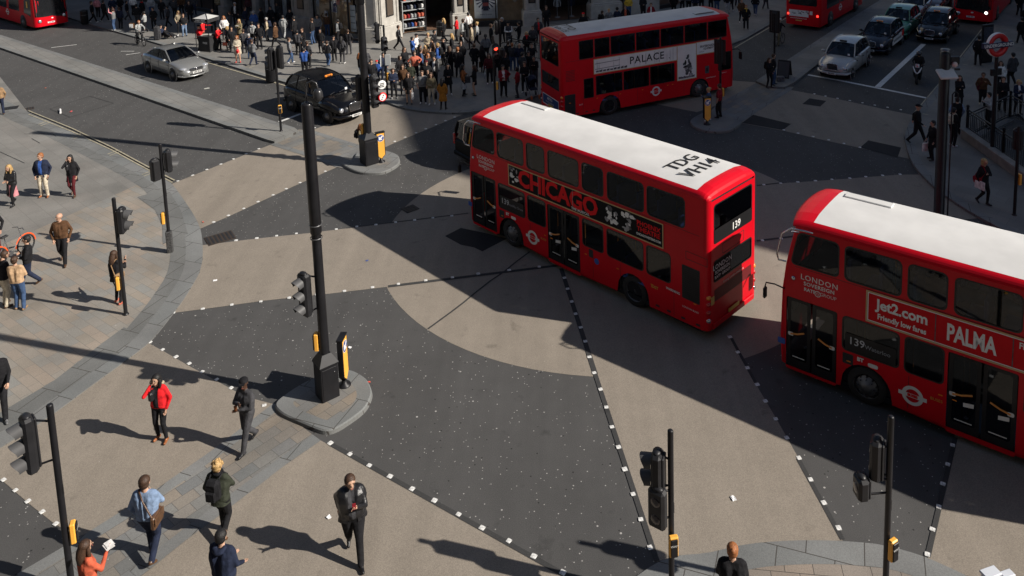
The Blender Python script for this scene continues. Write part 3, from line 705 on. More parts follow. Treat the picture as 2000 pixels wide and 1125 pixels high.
    if doors: sk.box((4.25, BW / 2 + .0, .2), (1.35, .03, .03), 0)
    # panel seams, skirt flaps, side markers
    seam = MB()
    for s, F in ((1, Lf), (-1, Rf)):
        for x in (-.9, -2.0, 1.9, -3.98, 4.95): seam.poly([[(-.006, .35), (.006, .35), (.006, 1.18), (-.006, 1.18)]], .003, 0, F(x, 0))
        seam.poly([[(-4.85, 3.035), (4.7, 3.035), (4.7, 3.047), (-4.85, 3.047)]] if s < 0 else [[(-4.7, 3.035), (4.85, 3.035), (4.85, 3.047), (-4.7, 3.047)]], .003, 0, F(0, 0))
        for x in (3.3, 1.2, .9, -.6, -1.9, -3.2, -4.7): seam.poly([rrect(-.05, .05, -.015, .015, .01, 1)], .006, 1, F(x, 1.0))
        for x in (-3.4, -3.8, -4.3, -4.8): seam.poly([rrect(-.07, .07, -.03, .03, .01, 1)], .006, 0, F(x, .42))
    seam.build('trim', [BLACKM, LAMPO], t)
    if kind != 'palace':
        m = MB(); m.poly([rrect(-.3, .3, -.5, .5, .03, 2)], .004, 0, Lf(-4.56, 1.53)); 
        for i in range(16): m.poly([[(-.27, -.47 + i * .06), (.27, -.47 + i * .06), (.27, -.445 + i * .06), (-.27, -.445 + i * .06)]], .008, 1, Lf(-4.56, 1.53))
        m.build('engine_grille', [BLACKM, BLACK], t)
        m = MB(); m.poly([rrect(-.36, .36, -.12, .12, .01, 1), rrect(-.345, .345, -.105, .105, .01, 1)], .004, 0, Lf(-4.75, 2.35)); m.build('filler_flap', [BLACKM], t)
        lt = MB()
        text(lt, 'LONDON', Lf(4.07, 2.82, .006), .2, 0, bold=.001, spacing=1.12); text(lt, 'SOVEREIGN', Lf(4.07, 2.66, .006), .14, 0, bold=.003, spacing=1.08)
        text(lt, 'RATP', Lf(4.3, 2.51, .006), .125, 0, bold=.003); text(lt, 'GROUP', Lf(3.84, 2.51, .006), .125, 0); 
        oc = [(.08 * math.cos(a), .08 * math.sin(a)) for a in [2 * PI * i / 16 for i in range(16)]]; lt.poly([oc, [(x * .75, y * .75) for x, y in oc]], .006, 0, Lf(4.1, 2.49)); text(lt, 'G', Lf(4.1, 2.49, .006), .1, 0)
        LM = [LETW, BLACKM, mat('gold lettering', (.6, .33, .05), .5), mat('blue sticker', (.03, .1, .4), .5)]; lt.build('operator_lettering', LM, t); lt = MB()
        text(lt, 'BT', Lf(3.02, 1.15, .008), .13, 0, bold=.008); lt.build('operator_sticker', LM, t); lt = MB(); lt.poly([rrect(-.12, .12, -.05, .05, .04, 2)], .006, 0, Lf(2.72, 1.1)); lt.build('phone_sticker', LM, t); lt = MB(); lt.poly([rrect(-.13, .13, -.14, .14, .02, 1)], .004, 1, Lf(3.32, 1.06))
        lt.build('front_stickers', LM, t); lt = MB()
        text(lt, 'BUSES', Lf(1.28, .84, .006), .1, 2); text(lt, 'EXIT', Lf(-3.3, .95, .006), .12, 2, bold=.004); text(lt, 'WARNING', Lf(-3.95, 1.1, .006), .1, 0, bold=.003); text(lt, 'LONDON BUSES', Lf(-4.55, .78, .006), .075, 0)
        lt.build('notice_lettering', LM, t); lt = MB()
        lt.poly([[(.1 * math.cos(a), .1 * math.sin(a)) for a in [2 * PI * i / 14 for i in range(14)]]], .006, 3, Lf(-1.05, .92)); lt.poly([rrect(-.09, .09, -.13, .13, .02, 1)], .006, 1, Lf(-.82, 1.1))
        lt.poly([rrect(-.1, .1, -.08, .08, .02, 1)], .006, 3, Lf(5.02, .9))
        lt.build('stickers', LM, t)
        roundel(t, Lf(1.8, .72), .24, LETW, 'BUSES')
        bl = MB(); 
        bl.poly([rrect(-.6, .6, -.22, .22, .04, 2)], .004, 0, Lf(2.8, 1.52)); text(bl, '139', Lf(3.12, 1.56, .008), .27, 1, bold=.002)
        text(bl, 'Waterloo' if kind == 'jet' else 'Piccadilly Circus', Lf(2.62, 1.53, .008), .15 if kind == 'jet' else .12, 2)
        bl.build('side_destination', [BLACK, mat('display white', (.5, .52, .55), .5), mat('display dim', (.28, .3, .33), .5)], t)
    # adverts
    ad = MB()
    def panel(F, x0, x1, z0, z1, mi, fr=.035, fmi=0):
        X = F; a = rrect(x0, x1, z0, z1, .01, 1); ad.poly([rrect(x0 - fr, x1 + fr, z0 - fr, z1 + fr, .01, 1), a], .02, fmi, X); ad.poly([a], .014, mi, X)
    if kind == 'chicago':
        F = Lf(0, 0); panel(F, -2.86, 3.6, 2.28, 2.96, 1)
        # x in this frame runs from the front of the bus (left) to its back
        T = lambda x, z: Lf(-x, z, .02)
        text(ad, 'CHICAGO', T(-.62, 2.63), .78, 2, bold=.03, spacing=.98, sx=1.0); text(ad, 'THE MUSICAL', T(.42, 2.35), .11, 3, bold=.004, spacing=1.15)
        text(ad, 'PHOENIX', T(3.1, 2.74), .2, 2, bold=.006); text(ad, 'THEATRE', T(3.1, 2.56), .2, 2, bold=.006); text(ad, 'CHICAGOWESTEND.COM', T(3.1, 2.4), .095, 3, bold=.004, sx=.8)
        rnd = random.Random(4)
        def blobs(x0, x1, k):     # an abstract grey print in the places of the photographs on the advert
            for i in range(k):
                cx = rnd.uniform(x0 + .08, x1 - .08); cz = rnd.uniform(2.36, 2.88); a = rnd.uniform(.03, .12); b = rnd.uniform(.03, .1)
                p = [(cx + a * math.cos(q) * rnd.uniform(.7, 1.2), cz + b * math.sin(q) * rnd.uniform(.7, 1.2)) for q in [2 * PI * j / 9 for j in range(9)]]
                ad.poly([p], .016 + i * .0004, rnd.choice([4, 4, 3, 5, 3]), F)
        blobs(-2.85, -2.25, 14); blobs(1.42, 2.0, 16); blobs(2.04, 2.7, 16)
        for x in (-1.45, .1): ad.poly([[(x, 2.28), (x + .012, 2.28), (x + .012, 2.96), (x, 2.96)]], .026, 4, F)
    elif kind == 'jet':
        F = Lf(0, 0); panel(F, -2.86, 3.6, 2.28, 2.96, 6, .02, 3)
        ad.poly([rrect(-2.92, 3.66, 2.22, 3.02, .01, 1), rrect(-2.885, 3.625, 2.255, 2.985, .01, 1)], .021, 0, F)
        T = lambda x, z: Lf(-x, z, .02)
        text(ad, 'Jet2.com', T(-2.1, 2.73), .36, 3, bold=.011, sx=.92, spacing=.98); text(ad, 'Friendly low fares', T(-2.1, 2.43), .19, 3, bold=.006, sx=.8)
        text(ad, 'PALMA', T(-.62, 2.6), .56, 3, bold=.018, sx=.58); text(ad, 'FROM', T(.52, 2.83), .2, 3, bold=.005, sx=.75)
        text(ad, '£39', T(.95, 2.55), .5, 3, bold=.015); text(ad, 'ONE WAY', T(2.2, 2.6), .3, 3, bold=.01)
        for x in (-1.37, .2): ad.poly([[(x, 2.28), (x + .02, 2.28), (x + .02, 2.96), (x, 2.96)]], .026, 5, F)
    else:
        F = Rf(0, 0); panel(F, -3.34, 1.46, 2.25, 2.95, 3); panel(F, 1.5, 2.65, 1.15, 2.95, 3); panel(F, 2.69, 4.19, 2.35, 2.97, 3)
        T = lambda x, z: Rf(x, z, .02); rnd = random.Random(5)
        for i in range(16):
            x = rnd.uniform(-3.2, 1.3); ad.poly([[(x, 2.3), (x + .02, 2.3), (x + .02, 2.3 + rnd.uniform(.2, .6)), (x, 2.9)]], .016, 4, F)
        for i in range(9): x = -3.25 + i * .2; ad.poly([[(x, 2.3), (x + .16, 2.3), (x + .16, 2.36 + rnd.uniform(0, .06)), (x, 2.38)]], .0165, 5, F)
        for z in (2.45, 2.72): ad.poly([[(-3.3, z), (-1.9, z + .02), (-1.9, z + .045), (-3.3, z + .025)]], .016, 5, F)
        text(ad, 'PALACE', T(-.33, 2.6), .52, 7, bold=.008, spacing=1.15); ad.poly([rrect(.98, 1.03, 2.4, 2.45, .01, 1)], .02, 7, F)
        for i in range(26):
            t_ = rnd.random(); cx = 2.1 + rnd.uniform(-.3, .3) * (1 - t_ * .5); cz = 1.3 + t_ * 1.1; a = rnd.uniform(.05, .16); b = rnd.uniform(.05, .15)
            p = [(cx + a * math.cos(q) * rnd.uniform(.6, 1.2), cz + b * math.sin(q) * rnd.uniform(.6, 1.2)) for q in [2 * PI * j / 8 for j in range(8)]]; ad.poly([p], .0155 + i * .0003, rnd.choice([5, 5, 4, 5, 7]), F)
        for i in range(10): x = 1.56 + i * .1; ad.poly([[(x, 1.2), (x + .09, 1.2), (x + .09, 1.26 + rnd.uniform(0, .1)), (x, 1.3)]], .0155, 5, F)
        text(ad, 'SKATEBOARDING', T(3.44, 2.73), .16, 7, bold=.004, sx=.85); text(ad, 'EQUIPMENT', T(3.44, 2.59), .14, 7, bold=.003, sx=.85)
        text(ad, 'LONDON', T(3.0, 2.45), .07, 7); text(ad, 'SUPPLY', T(3.85, 2.47), .07, 7)
        m = MB(); m.poly([rrect(-.29, .29, -.52, .52, .02, 1)], .004, 0, Rf(-4.69, .9)); 
        for i in range(18): m.poly([[(-.27, -.49 + i * .055), (.27, -.49 + i * .055), (.27, -.468 + i * .055), (-.27, -.468 + i * .055)]], .008, 1, Rf(-4.69, .9))
        m.build('engine_grille', [BLACKM, BLACK], t)
        m = MB(); m.poly([rrect(-.26, .26, -.3, .3, .02, 1)], .004, 0, Rf(-4.65, 2.35))
        for i in range(8): m.poly([[(-.24, -.27 + i * .07), (.24, -.27 + i * .07), (.24, -.24 + i * .07), (-.24, -.24 + i * .07)]], .008, 1, Rf(-4.65, 2.35))
        m.build('vent_grille', [RED, REDD], t); m = MB(); m.poly([rrect(-.13, .13, -.2, .2, .03, 2)], .006, 0, Rf(3.35, 1.45)); m.poly([rrect(-.06, .06, -.1, .1, .02, 1)], .009, 1, Rf(3.35, 1.45)); m.build('emergency_panel', [GREY2, BLACKM], t)
        roundel(t, Rf(.2, .8), .25, LETW, 'BUSES')
        lt = MB(); text(lt, 'TTO', TR(-4.05, .1, 4.385) @ rotz(-PI / 2), .62, 0, bold=.004); text(lt, 'LX06125', TR(-4.5, .1, 4.375) @ rotz(-PI / 2), .42, 0, bold=.004)
        text(lt, 'LONDON BUSES', Rf(3.6, 1.0, .008), .08, 1); text(lt, 'EMERGENCY', Rf(4.4, 1.12, .008), .07, 1); text(lt, 'EXIT', Rf(-4.1, .82, .008), .1, 1)
        lt.build('lettering', [LETB, LETW], t)
        ad.poly([rrect(-.95, .9, .5, 1.04, .01, 1)], .01, 3, XB); ad.poly([rrect(-.9, .85, .54, 1.0, .01, 1)], .014, 8, XB)
        text(ad, 'METRO', XB @ TR(-.1, .86, .018), .18, 3, bold=.005); text(ad, 'RADIO LONDON', XB @ TR(-.1, .68, .018), .12, 3)
    ad.build('advert_panel', [GOLD, ADBLK, LETR, ADWHT, GREY1, GREY2, ADRED, LETB, mat('advert blue', (.02, .06, .2), .5)], t)
    if kind != 'palace':
        lt = MB(); text(lt, 'TDG', TR(-3.42, .0, 4.388) @ rotz(PI / 2 + PI), .62, 0, bold=.006); text(lt, 'VH14', TR(-4.04, .0, 4.388) @ rotz(PI / 2 + PI), .66, 0, bold=.006); lt.build('roof_lettering', [LETB], rf)
        lt = MB(); text(lt, 'LONDON', XB @ TR(-.56, 2.1, .012), .2, 0, bold=.002, spacing=1.1); text(lt, 'SOVEREIGN', XB @ TR(-.56, 1.94, .012), .14, 0, bold=.002); text(lt, 'RATP  GROUP', XB @ TR(-.56, 1.8, .012), .12, 0, bold=.002)
        text(lt, '139', XB @ TR(.12, 2.98, .02), .3, 0, bold=.006)
        text(lt, 'Cutting London emissions', XB @ TR(.0, 1.52, .012), .1, 0); lt.poly([rrect(-.98, -.15, 1.68, 2.27, .04, 2)], .008, 1, XB); lt.poly([rrect(-.97, .97, 2.8, 3.2, .04, 2)], .012, 1, XB)
        lt.poly([rrect(-1.0, -.84, 1.06, 1.3, .01, 1)], .01, 2, Bf(-.12, 0)); lt.poly([rrect(-.55, .55, 2.36, 2.66, .03, 1), rrect(-.535, .535, 2.375, 2.645, .03, 1)], .004, 3, XB)
        lt.poly([rrect(-.95, .95, 1.1, 1.45, .02, 1)], .004, 4, XB)
        lt.build('rear_lettering', [LETW, ADBLK, mat('yellow sticker', (.6, .4, .1), .5), BLACKM, REDD], t)
    # rear lamps, number plate, bumper
    lm = MB()
    for s in (1, -1):
        for z, mi in ((.62, 2), (.86, 0), (1.1, 0), (1.3, 1)): lm.ball((XR + .07, s * (BW / 2 - .1), z), (.1, .08, .085), 8, 6, mi)
    lm.build('rear_lamp', [LAMPR, LAMPO, CHROME], t)
    m = MB(); m.box((XR - .02, 0, .42), (.06, 2.1, .16), 0, ch=.02); m.poly([rrect(-.28, .28, .5, .62, .01, 1)], .03, 1, XB); m.build('rear_bumper', [RED, mat('yellow plate', (.65, .5, .06), .5)], t)
    # wing mirrors and the looped rail round the top front corner
    mm = MB()
    mm.tube([(4.95, BW / 2, 2.35), (5.2, BW / 2 + .06, 2.42), (5.42, BW / 2 + .08, 2.4), (5.46, BW / 2 + .08, 2.25)], .018, 6, 0); mm.box((5.45, BW / 2 + .08, 2.12), (.07, .16, .3), 0, ch=.03)
    mm.tube([(4.98, -BW / 2, 2.3), (5.2, -BW / 2 - .2, 2.35), (5.3, -BW / 2 - .28, 2.25)], .022, 6, 0); mm.box((5.3, -BW / 2 - .28, 2.0), (.1, .22, .42), 0, ch=.03)
    mm.build('wing_mirror', [BLACK, HAND], t)
    if kind != 'palace':
        m = MB(); m.tube([(4.25, BW / 2 + .02, 4.06), (4.4, BW / 2 + .14, 4.12), (4.75, BW / 2 + .16, 4.1), (4.98, BW / 2 + .15, 3.9), (5.12, BW / 2 + .13, 3.3), (5.1, BW / 2 + .06, 3.12), (4.92, BW / 2, 3.1)], .022, 8)
        m.tube([(4.6, BW / 2, 3.98), (4.74, BW / 2 + .14, 4.02)], .018, 6); m.ball((4.72, BW / 2 + .02, 2.72), (.06, .04, .06), 8, 6); m.build('branch_guard', [CHROME], t)
    t.scale = (1.018, 1.01, 1.022)
    return t
BUSQ = [(1.3373, 26.103, 134.9), (10.6094, 18.0428, 141.73), (4.5683, 42.614, 25.23)]
def place(i): x, y, a = BUSQ[i]; return (x, y, 0), R(a)
l, a = place(0); make_bus('double_decker_bus', 'red double decker bus with the black CHICAGO advert along its side', l, a, 'chicago')
l, a = place(1); make_bus('double_decker_bus', 'red double decker bus with the red Jet2.com PALMA advert, cut by the right edge', l, a, 'jet')
l, a = place(2); make_bus('double_decker_bus', 'shaded red double decker bus with the white PALACE advert along its side', l, a, 'palace')
# ------------------------------------------------------------------ cars, taxis
CGLASS = glass('car glass', (.16, .18, .22)); 
PLATEW = mat('white number plate', (.7, .7, .68), .5); HEADL = mat('head lamp glass', (.55, .57, .6), .08, .5, coat=1)
CABIN = mat('car cabin', (.03, .03, .035), .8)
def section(x, w, zb, zs, zc):
    "half cross-section from sill to centre line"
    return [(x, w * .86, zb), (x, w * .97, zb + .1), (x, w, zb + (zs - zb) * .45), (x, w * .985, zs - .1), (x, w * .94, zs - .01), (x, w * .8, zs + (zc - zs) * .45), (x, w * .45, zs + (zc - zs) * .9), (x, 0, zc)]
def interp(tab, x):
    for a, b in zip(tab, tab[1:]):
        if x <= b[0]:
            t = (x - a[0]) / (b[0] - a[0]); return [p + (q - p) * t for p, q in zip(a[1:], b[1:])]
    return list(tab[-1][1:])
def make_car(name, label, cat, loc, rz, S, paint, extra=None, group=None):
    t = thing(name, label, cat, loc, rz, group); L, Wd = S['L'], S['W']; h = L / 2
    mb = MB(); rows = []
    xs = [-h, -h + .05, -h + .15, -h + .35] + [-h + .35 + (L - .7) * i / 16 for i in range(1, 16)] + [h - .35, h - .15, h - .05, h]
    for x in xs:
        w, zb, zs, zc = interp(S['tab'], x); rows.append([(a, b, c) for a, b, c in section(x, w, zb, zs, zc)] + [(a, -b, c) for a, b, c in section(x, w, zb, zs, zc)[-2::-1]])
    n = len(rows[0]); vs = [p for r in rows for p in r]; fs = []
    for i in range(len(rows) - 1):
        for j in range(n - 1): fs.append((i * n + j, i * n + j + 1, (i + 1) * n + j + 1, (i + 1) * n + j))
    mb.add(vs, fs, 0, True); k = len(rows) - 1
    mb.add(rows[0], [tuple(range(n))[::-1]], 0); mb.add(rows[-1], [tuple(range(n))], 0)
    mb.box((0, 0, .3), (L * .93, Wd * .8, .12), 1)
    # arches
    for x in (S['fa'], S['ra']):
        for s in (1, -1):
            w = interp(S['tab'], x)[0]; X = TR(x, s * (w + .004), S['r']) @ Matrix.Rotation(-s * PI / 2, 4, 'X'); r = S['r'] * 1.17
            mb.lathe([(.01, -.0), (r, 0), (r * 1.04, -.012)], 24, 1, X); mb.lathe([(r, 0.004), (r * 1.06, .016), (r * 1.12, -.01)], 24, 0, X)
    # pillars and roof of the greenhouse
    G = S['gh']; b = [(G['b0'], G['wb0'], G['zb0']), (G['b1'], G['wb1'], G['zb1'])]; r_ = [(G['r0'], G['wr0'], G['zr0']), (G['r1'], G['wr1'], G['zr1'])]
    (bx0, bw0, bz0), (bx1, bw1, bz1) = b; (rx0, rw0, rz0), (rx1, rw1, rz1) = r_
    nu, nv = 10, 8; vs = []
    for i in range(nu + 1):
        u = i / nu; x = rx0 + (rx1 - rx0) * u; w = rw0 + (rw1 - rw0) * u; zz = rz0 + (rz1 - rz0) * u + G['crown'] * (1 - (2 * u - 1) ** 2)
        for j in range(nv + 1):
            v = -1 + 2 * j / nv; vs.append((x + (.1 * (1 - v * v) * (1 if i == nu else -1 if i == 0 else 0)), v * w * (1.0), zz + .05 * (1 - v ** 4) - .0))
    mb.add(vs, [(i * (nv + 1) + j, (i + 1) * (nv + 1) + j, (i + 1) * (nv + 1) + j + 1, i * (nv + 1) + j + 1) for i in range(nu) for j in range(nv)], 0, True)
    for s in (1, -1):
        mb.tube([(bx1, s * bw1, bz1), ((bx1 + rx1) / 2 + .04, s * ((bw1 + rw1) / 2 + .02), (bz1 + rz1) / 2 + .02), (rx1, s * rw1, rz1 + .01)], .035, 6)
        mb.tube([(bx0, s * bw0, bz0), ((bx0 + rx0) / 2 - .04, s * ((bw0 + rw0) / 2 + .02), (bz0 + rz0) / 2 + .02), (rx0, s * rw0, rz0 + .01)], .05, 6)
        q = [(rx0 + (rx1 - rx0) * i / 8, s * (rw0 + (rw1 - rw0) * i / 8), rz0 + (rz1 - rz0) * i / 8 + G['crown'] * (1 - (2 * i / 8 - 1) ** 2)) for i in range(9)]; mb.tube(q, .035, 6)
        for u in G['pil']:
            p0 = Vector((bx0 + (bx1 - bx0) * u, s * (bw0 + (bw1 - bw0) * u + .01), bz0 + (bz1 - bz0) * u)); p1 = Vector((rx0 + (rx1 - rx0) * u, s * (rw0 + (rw1 - rw0) * u + .01), rz0 + (rz1 - rz0) * u + G['crown'] * (1 - (2 * u - 1) ** 2))); mb.tube([p0, p1], .035, 6, 1)
    # door shut lines and belt moulding
    for s in (1, -1):
        for x in S['doors']:
            pts = [(x + dx, s * (interp(S['tab'], x)[0] * f + .004), z) for dx, f, z in ((0, .965, S['r'] * .9), (0, 1.0, .6), (0, .985, interp(S['tab'], x)[2] - .1), (0, .945, interp(S['tab'], x)[2] - .01))]; mb.tube(pts, .007, 4, 1)
            mb.box((x + .75 * S.get('hd', 1), s * (interp(S['tab'], x)[0] + .012), interp(S['tab'], x)[2] - .17), (.18, .025, .035), 2)
    body = mb.build('body', [paint, BLACKM, S.get('handle', paint)], t)
    # glass
    def quad(nm, P, k=6):
        m = MB(); P = [Vector(p) for p in P]; vs = []
        for i in range(k + 1):
            for j in range(k + 1):
                u, v = i / k, j / k; a = P[0].lerp(P[1], u); c = P[3].lerp(P[2], u); p = a.lerp(c, v); vs.append(p)
        nrm = (P[1] - P[0]).cross(P[3] - P[0]).normalized()
        vs = [p + nrm * .05 * (1 - (2 * (i // (k + 1)) / k - 1) ** 2) * (1 if 'screen' in nm else .4) for i, p in enumerate(vs)]
        m.add(vs, [(i * (k + 1) + j, (i + 1) * (k + 1) + j, (i + 1) * (k + 1) + j + 1, i * (k + 1) + j + 1) for i in range(k) for j in range(k)], 0, True); return m.build(nm, [CGLASS], t)
    ws = quad('windscreen', [(bx1, -bw1, bz1), (bx1, bw1, bz1), (rx1, rw1, rz1), (rx1, -rw1, rz1)])
    quad('rear_screen', [(bx0, bw0, bz0), (bx0, -bw0, bz0), (rx0, -rw0, rz0), (rx0, rw0, rz0)])
    for s in (1, -1):
        P = [(bx1, s * bw1, bz1), (bx0, s * bw0, bz0), (rx0, s * rw0, rz0 + G['crown'] * .3), (rx1, s * rw1, rz1 + G['crown'] * .3)]
        quad('side_window', P if s > 0 else [P[1], P[0], P[3], P[2]])
    st = MB()
    for x, y in ((G['b1'] - 1.15, .36), (G['b1'] - 1.15, -.36), (G['b1'] - 2.0, .36), (G['b1'] - 2.0, -.36)): st.box((x, y, .8), (.5, .5, .15), 0, ch=.05); st.box((x - .22, y, 1.05), (.12, .46, .55), 0, ch=.05)
    st.box((G['b1'] - .35, 0, bz1 - .08), (.5, Wd * .72, .08), 0); st.build('seats', [CABIN], t)
    wp = MB(); 
    for y in (-.4, .1): wp.tube([(bx1 + .03, y, bz1 + .03), (bx1 - .05, y + .45, bz1 + .1)], .012, 4)
    wp.build('wiper', [BLACKM], t)
    for x in (S['fa'], S['ra']):
        for s in (1, -1): wheel('wheel', t, x, s * (interp(S['tab'], x)[0] + .012), S['r'], s, .22, S.get('rim', STEEL))
    for s in (1, -1):
        m = MB(); x = G['b1'] - .25; m.tube([(x, s * (G['wb1'] - .02), bz1 + .03), (x, s * (G['wb1'] + .14), bz1 + .07)], .03, 6, 1); m.ball((x, s * (G['wb1'] + .22), bz1 + .1), (.07, .12, .08), 10, 8, 0); m.build('wing_mirror', [S.get('mirror', paint), BLACKM], t)
    if extra: extra(t, S, body, paint)
    return t
def plate(t, x, z, s, y0=0, col=PLATEW, txt='LM53 VUT'):
    m = MB(); X = Matrix(((0, 0, s, x), (s, 0, 0, y0), (0, 1, 0, z), (0, 0, 0, 1))); m.poly([rrect(-.26, .26, -.056, .056, .01, 1)], .0, 0, X); text(m, txt, X @ TR(0, 0, .004), .09, 1, bold=.004); m.build('number_plate', [col, LETB], t)
SEDAN = dict(L=4.63, W=1.76, r=.32, fa=1.37, ra=-1.33, doors=[.95, -.1, -1.0], hd=-.25,
    tab=[(-2.315, .62, .34, .66, .74), (-2.27, .74, .28, .84, .9), (-2.15, .82, .24, .95, 1.0), (-1.9, .86, .22, .99, 1.05), (-1.3, .88, .2, 1.0, 1.06), (-.3, .88, .2, .98, 1.02), (.7, .88, .2, .95, 1.0), (1.2, .875, .2, .9, .97), (1.75, .86, .2, .8, .87), (2.05, .8, .2, .7, .76), (2.2, .72, .21, .62, .66), (2.28, .63, .24, .56, .6), (2.315, .54, .3, .5, .54)],
    gh=dict(b0=-1.72, wb0=.66, zb0=1.03, b1=1.05, wb1=.78, zb1=.95, r0=-.95, wr0=.56, zr0=1.39, r1=.2, wr1=.58, zr1=1.42, crown=.035, pil=[.46]))
def sedan_extra(t, S, body, paint):
    for s in (1, -1):
        m = MB(); m.ball((2.03, s * .62, .66), (.2, .2, .09), 14, 8, 0); m.ball((2.1, s * .56, .655), (.1, .06, .06), 10, 6, 1); m.build('head_lamp', [HEADL, CHROME], t)
        m = MB(); m.ball((-2.17, s * .66, .82), (.12, .16, .1), 10, 6); m.build('rear_lamp', [LAMPR], t)
    m = MB()
    m.box((2.27, 0, .6), (.1, .74, .15), 1, ch=.03)
    for i in range(4): m.box((2.325, 0, .55 + i * .033), (.02, .7, .012), 0)
    m.tube([(2.33, .36, .54), (2.33, .38, .66), (2.31, 0, .68), (2.33, -.38, .66), (2.33, -.36, .54)], .012, 6, 0); m.ball((2.34, 0, .62), (.015, .06, .04), 10, 6, 0); m.build('grille', [CHROME, BLACKM], t)
    m = MB(); m.tube([(1.9, .87, .3), (2.2, .68, .27), (2.33, .3, .26), (2.34, 0, .26), (2.33, -.3, .26), (2.2, -.68, .27), (1.9, -.87, .3)], .035, 6, 0)
    m.box((2.3, 0, .36), (.08, .8, .08), 1, ch=.02); m.build('front_bumper', [paint, BLACKM], t); plate(t, 2.36, .45, 1, txt='LM07 BVA')
TAXI = dict(L=4.58, W=1.86, r=.33, fa=1.42, ra=-1.42, doors=[.95, -.15, -1.0], hd=-.2, handle=BLACKM,
    tab=[(-2.29, .66, .36, .7, .76), (-2.24, .78, .3, .95, 1.0), (-2.1, .85, .26, 1.08, 1.12), (-1.8, .9, .24, 1.1, 1.14), (-1.2, .92, .23, 1.1, 1.14), (.2, .92, .23, 1.08, 1.12), (.9, .91, .23, 1.05, 1.12), (1.3, .88, .24, .95, 1.1), (1.75, .84, .26, .84, 1.02), (2.05, .78, .28, .76, .94), (2.2, .68, .3, .68, .86), (2.27, .56, .34, .6, .78), (2.29, .46, .4, .55, .7)],
    gh=dict(b0=-2.05, wb0=.76, zb0=1.12, b1=1.02, wb1=.82, zb1=1.1, r0=-1.55, wr0=.66, zr0=1.68, r1=.4, wr1=.66, zr1=1.7, crown=.1, pil=[.3, .66]))
def taxi_extra(sign=True, plate_txt='T6 LKA'):
    def f(t, S, body, paint):
        for s in (1, -1):
            # separate rounded front wings with round lamps
            m = MB(); m.tube([(2.1, s * .68, .62), (1.9, s * .76, .72), (1.45, s * .8, .8), (1.0, s * .8, .8), (.7, s * .8, .74)], [.13, .17, .2, .19, .1], 12, 0); m.build('front_wing', [paint], t)
            m = MB(); X = TR(2.2, s * .62, .68) @ Matrix.Rotation(PI / 2 * .93, 4, 'Y'); m.lathe([(.001, .05), (.06, .045), (.1, .02), (.115, 0), (.12, -.1)], 16, 0, X, mis=[0, 0, 1, 1]); m.build('head_lamp', [HEADL, CHROME], t)
            m = MB(); m.ball((2.24, s * .4, .64), (.03, .05, .05), 8, 6, 0); m.build('indicator', [LAMPO], t)
            m = MB(); m.box((-2.24, s * .68, .8), (.08, .12, .3), 0, ch=.03); m.build('rear_lamp', [LAMPR], t)
        m = MB(); m.box((2.3, 0, .74), (.08, .56, .36), 1, ch=.03)
        for i in range(9): m.box((2.345, -.24 + i * .06, .74), (.015, .012, .3), 0)
        m.tube([(2.33, .27, .57), (2.33, .29, .88), (2.32, .2, .93), (2.32, -.2, .93), (2.33, -.29, .88), (2.33, -.27, .57), (2.33, .27, .57)], .02, 6, 0); m.ball((2.31, 0, .96), (.03, .04, .03), 8, 6, 0); m.build('grille', [CHROME, BLACKM], t)
        m = MB(); m.tube([(1.95, .9, .42), (2.22, .78, .4), (2.36, .4, .39), (2.38, 0, .39), (2.36, -.4, .39), (2.22, -.78, .4), (1.95, -.9, .42)], .07, 8, 0, flat=1); m.tube([(-2.0, .9, .42), (-2.3, .6, .4), (-2.33, 0, .4), (-2.3, -.6, .4), (-2.0, -.9, .42)], .07, 8); m.build('bumper', [S.get('bump', paint)], t)
        plate(t, 2.46, .4, 1, txt=plate_txt)
        m = MB(); m.box((.42, 0, 1.82), (.1, .42, .1), 0, ch=.03); text(m, 'TAXI', Matrix(((0, 0, 1, .475), (1, 0, 0, 0), (0, 1, 0, 1.815), (0, 0, 0, 1))), .1, 1, bold=.004); m.build('taxi_sign', [BLACK if not sign else LAMPO, LETB], t)
        m = MB(); m.tube([(-1.9, .3, 1.6), (-2.15, .3, 1.95)], .008, 5); m.build('aerial', [BLACK], t)
        m = MB(); m.box((1.0, .5, 1.2), (.02, .12, .1), 0); m.build('windscreen_sticker', [WHITE], t)
        # driver's shape behind the wheel
    return f
SILVER = mat('silver paint', (.34, .345, .34), .25, .55, var=.04, coat=.8); CABW = mat('pale silver taxi paint', (.42, .42, .41), .3, .3, coat=.6)
CABK = mat('black taxi paint', (.004, .004, .005), .2, coat=.25, spec=.35); CABB = mat('dark blue taxi paint', (.007, .009, .02), .2, coat=.3, spec=.35); CABG = mat('green taxi paint', (.04, .2, .13), .3, coat=.6)
def from_wheel(px, py, heading, S, side):
    "car origin from the ground contact of its front wheel (side=+1 left wheel)"
    p = at(px, py); a = R(heading); e = Vector((math.cos(a), math.sin(a), 0)); n = Vector((-math.sin(a), math.cos(a), 0)); q = p - e * S['fa'] - n * side * S['W'] / 2 * 1.02; return (q.x, q.y, 0), a
l, a = from_wheel(338, 156, -38.5, SEDAN, -1); make_car('saloon_car', 'silver four door saloon car driving beside the long median strip', 'car', l, a, SEDAN, SILVER, sedan_extra).scale = (1.12, 1.1, 1.12)
l, a = from_wheel(637, 240, -41, TAXI, -1); make_car('taxi', 'glossy black taxi with orange roof sign waiting at the buff crossing', 'taxi', l, a, TAXI, CABK, taxi_extra(True, 'LB06 KXT')).scale = (1.12, 1.12, 1.14)
T2 = dict(TAXI, mirror=CABW)
l, a = from_wheel(1668, 153, -127, TAXI, 1); make_car('taxi', 'pale silver taxi first in the queue at the white stop line', 'taxi', l, a, T2, CABW, taxi_extra(False, 'S95 XHK'))
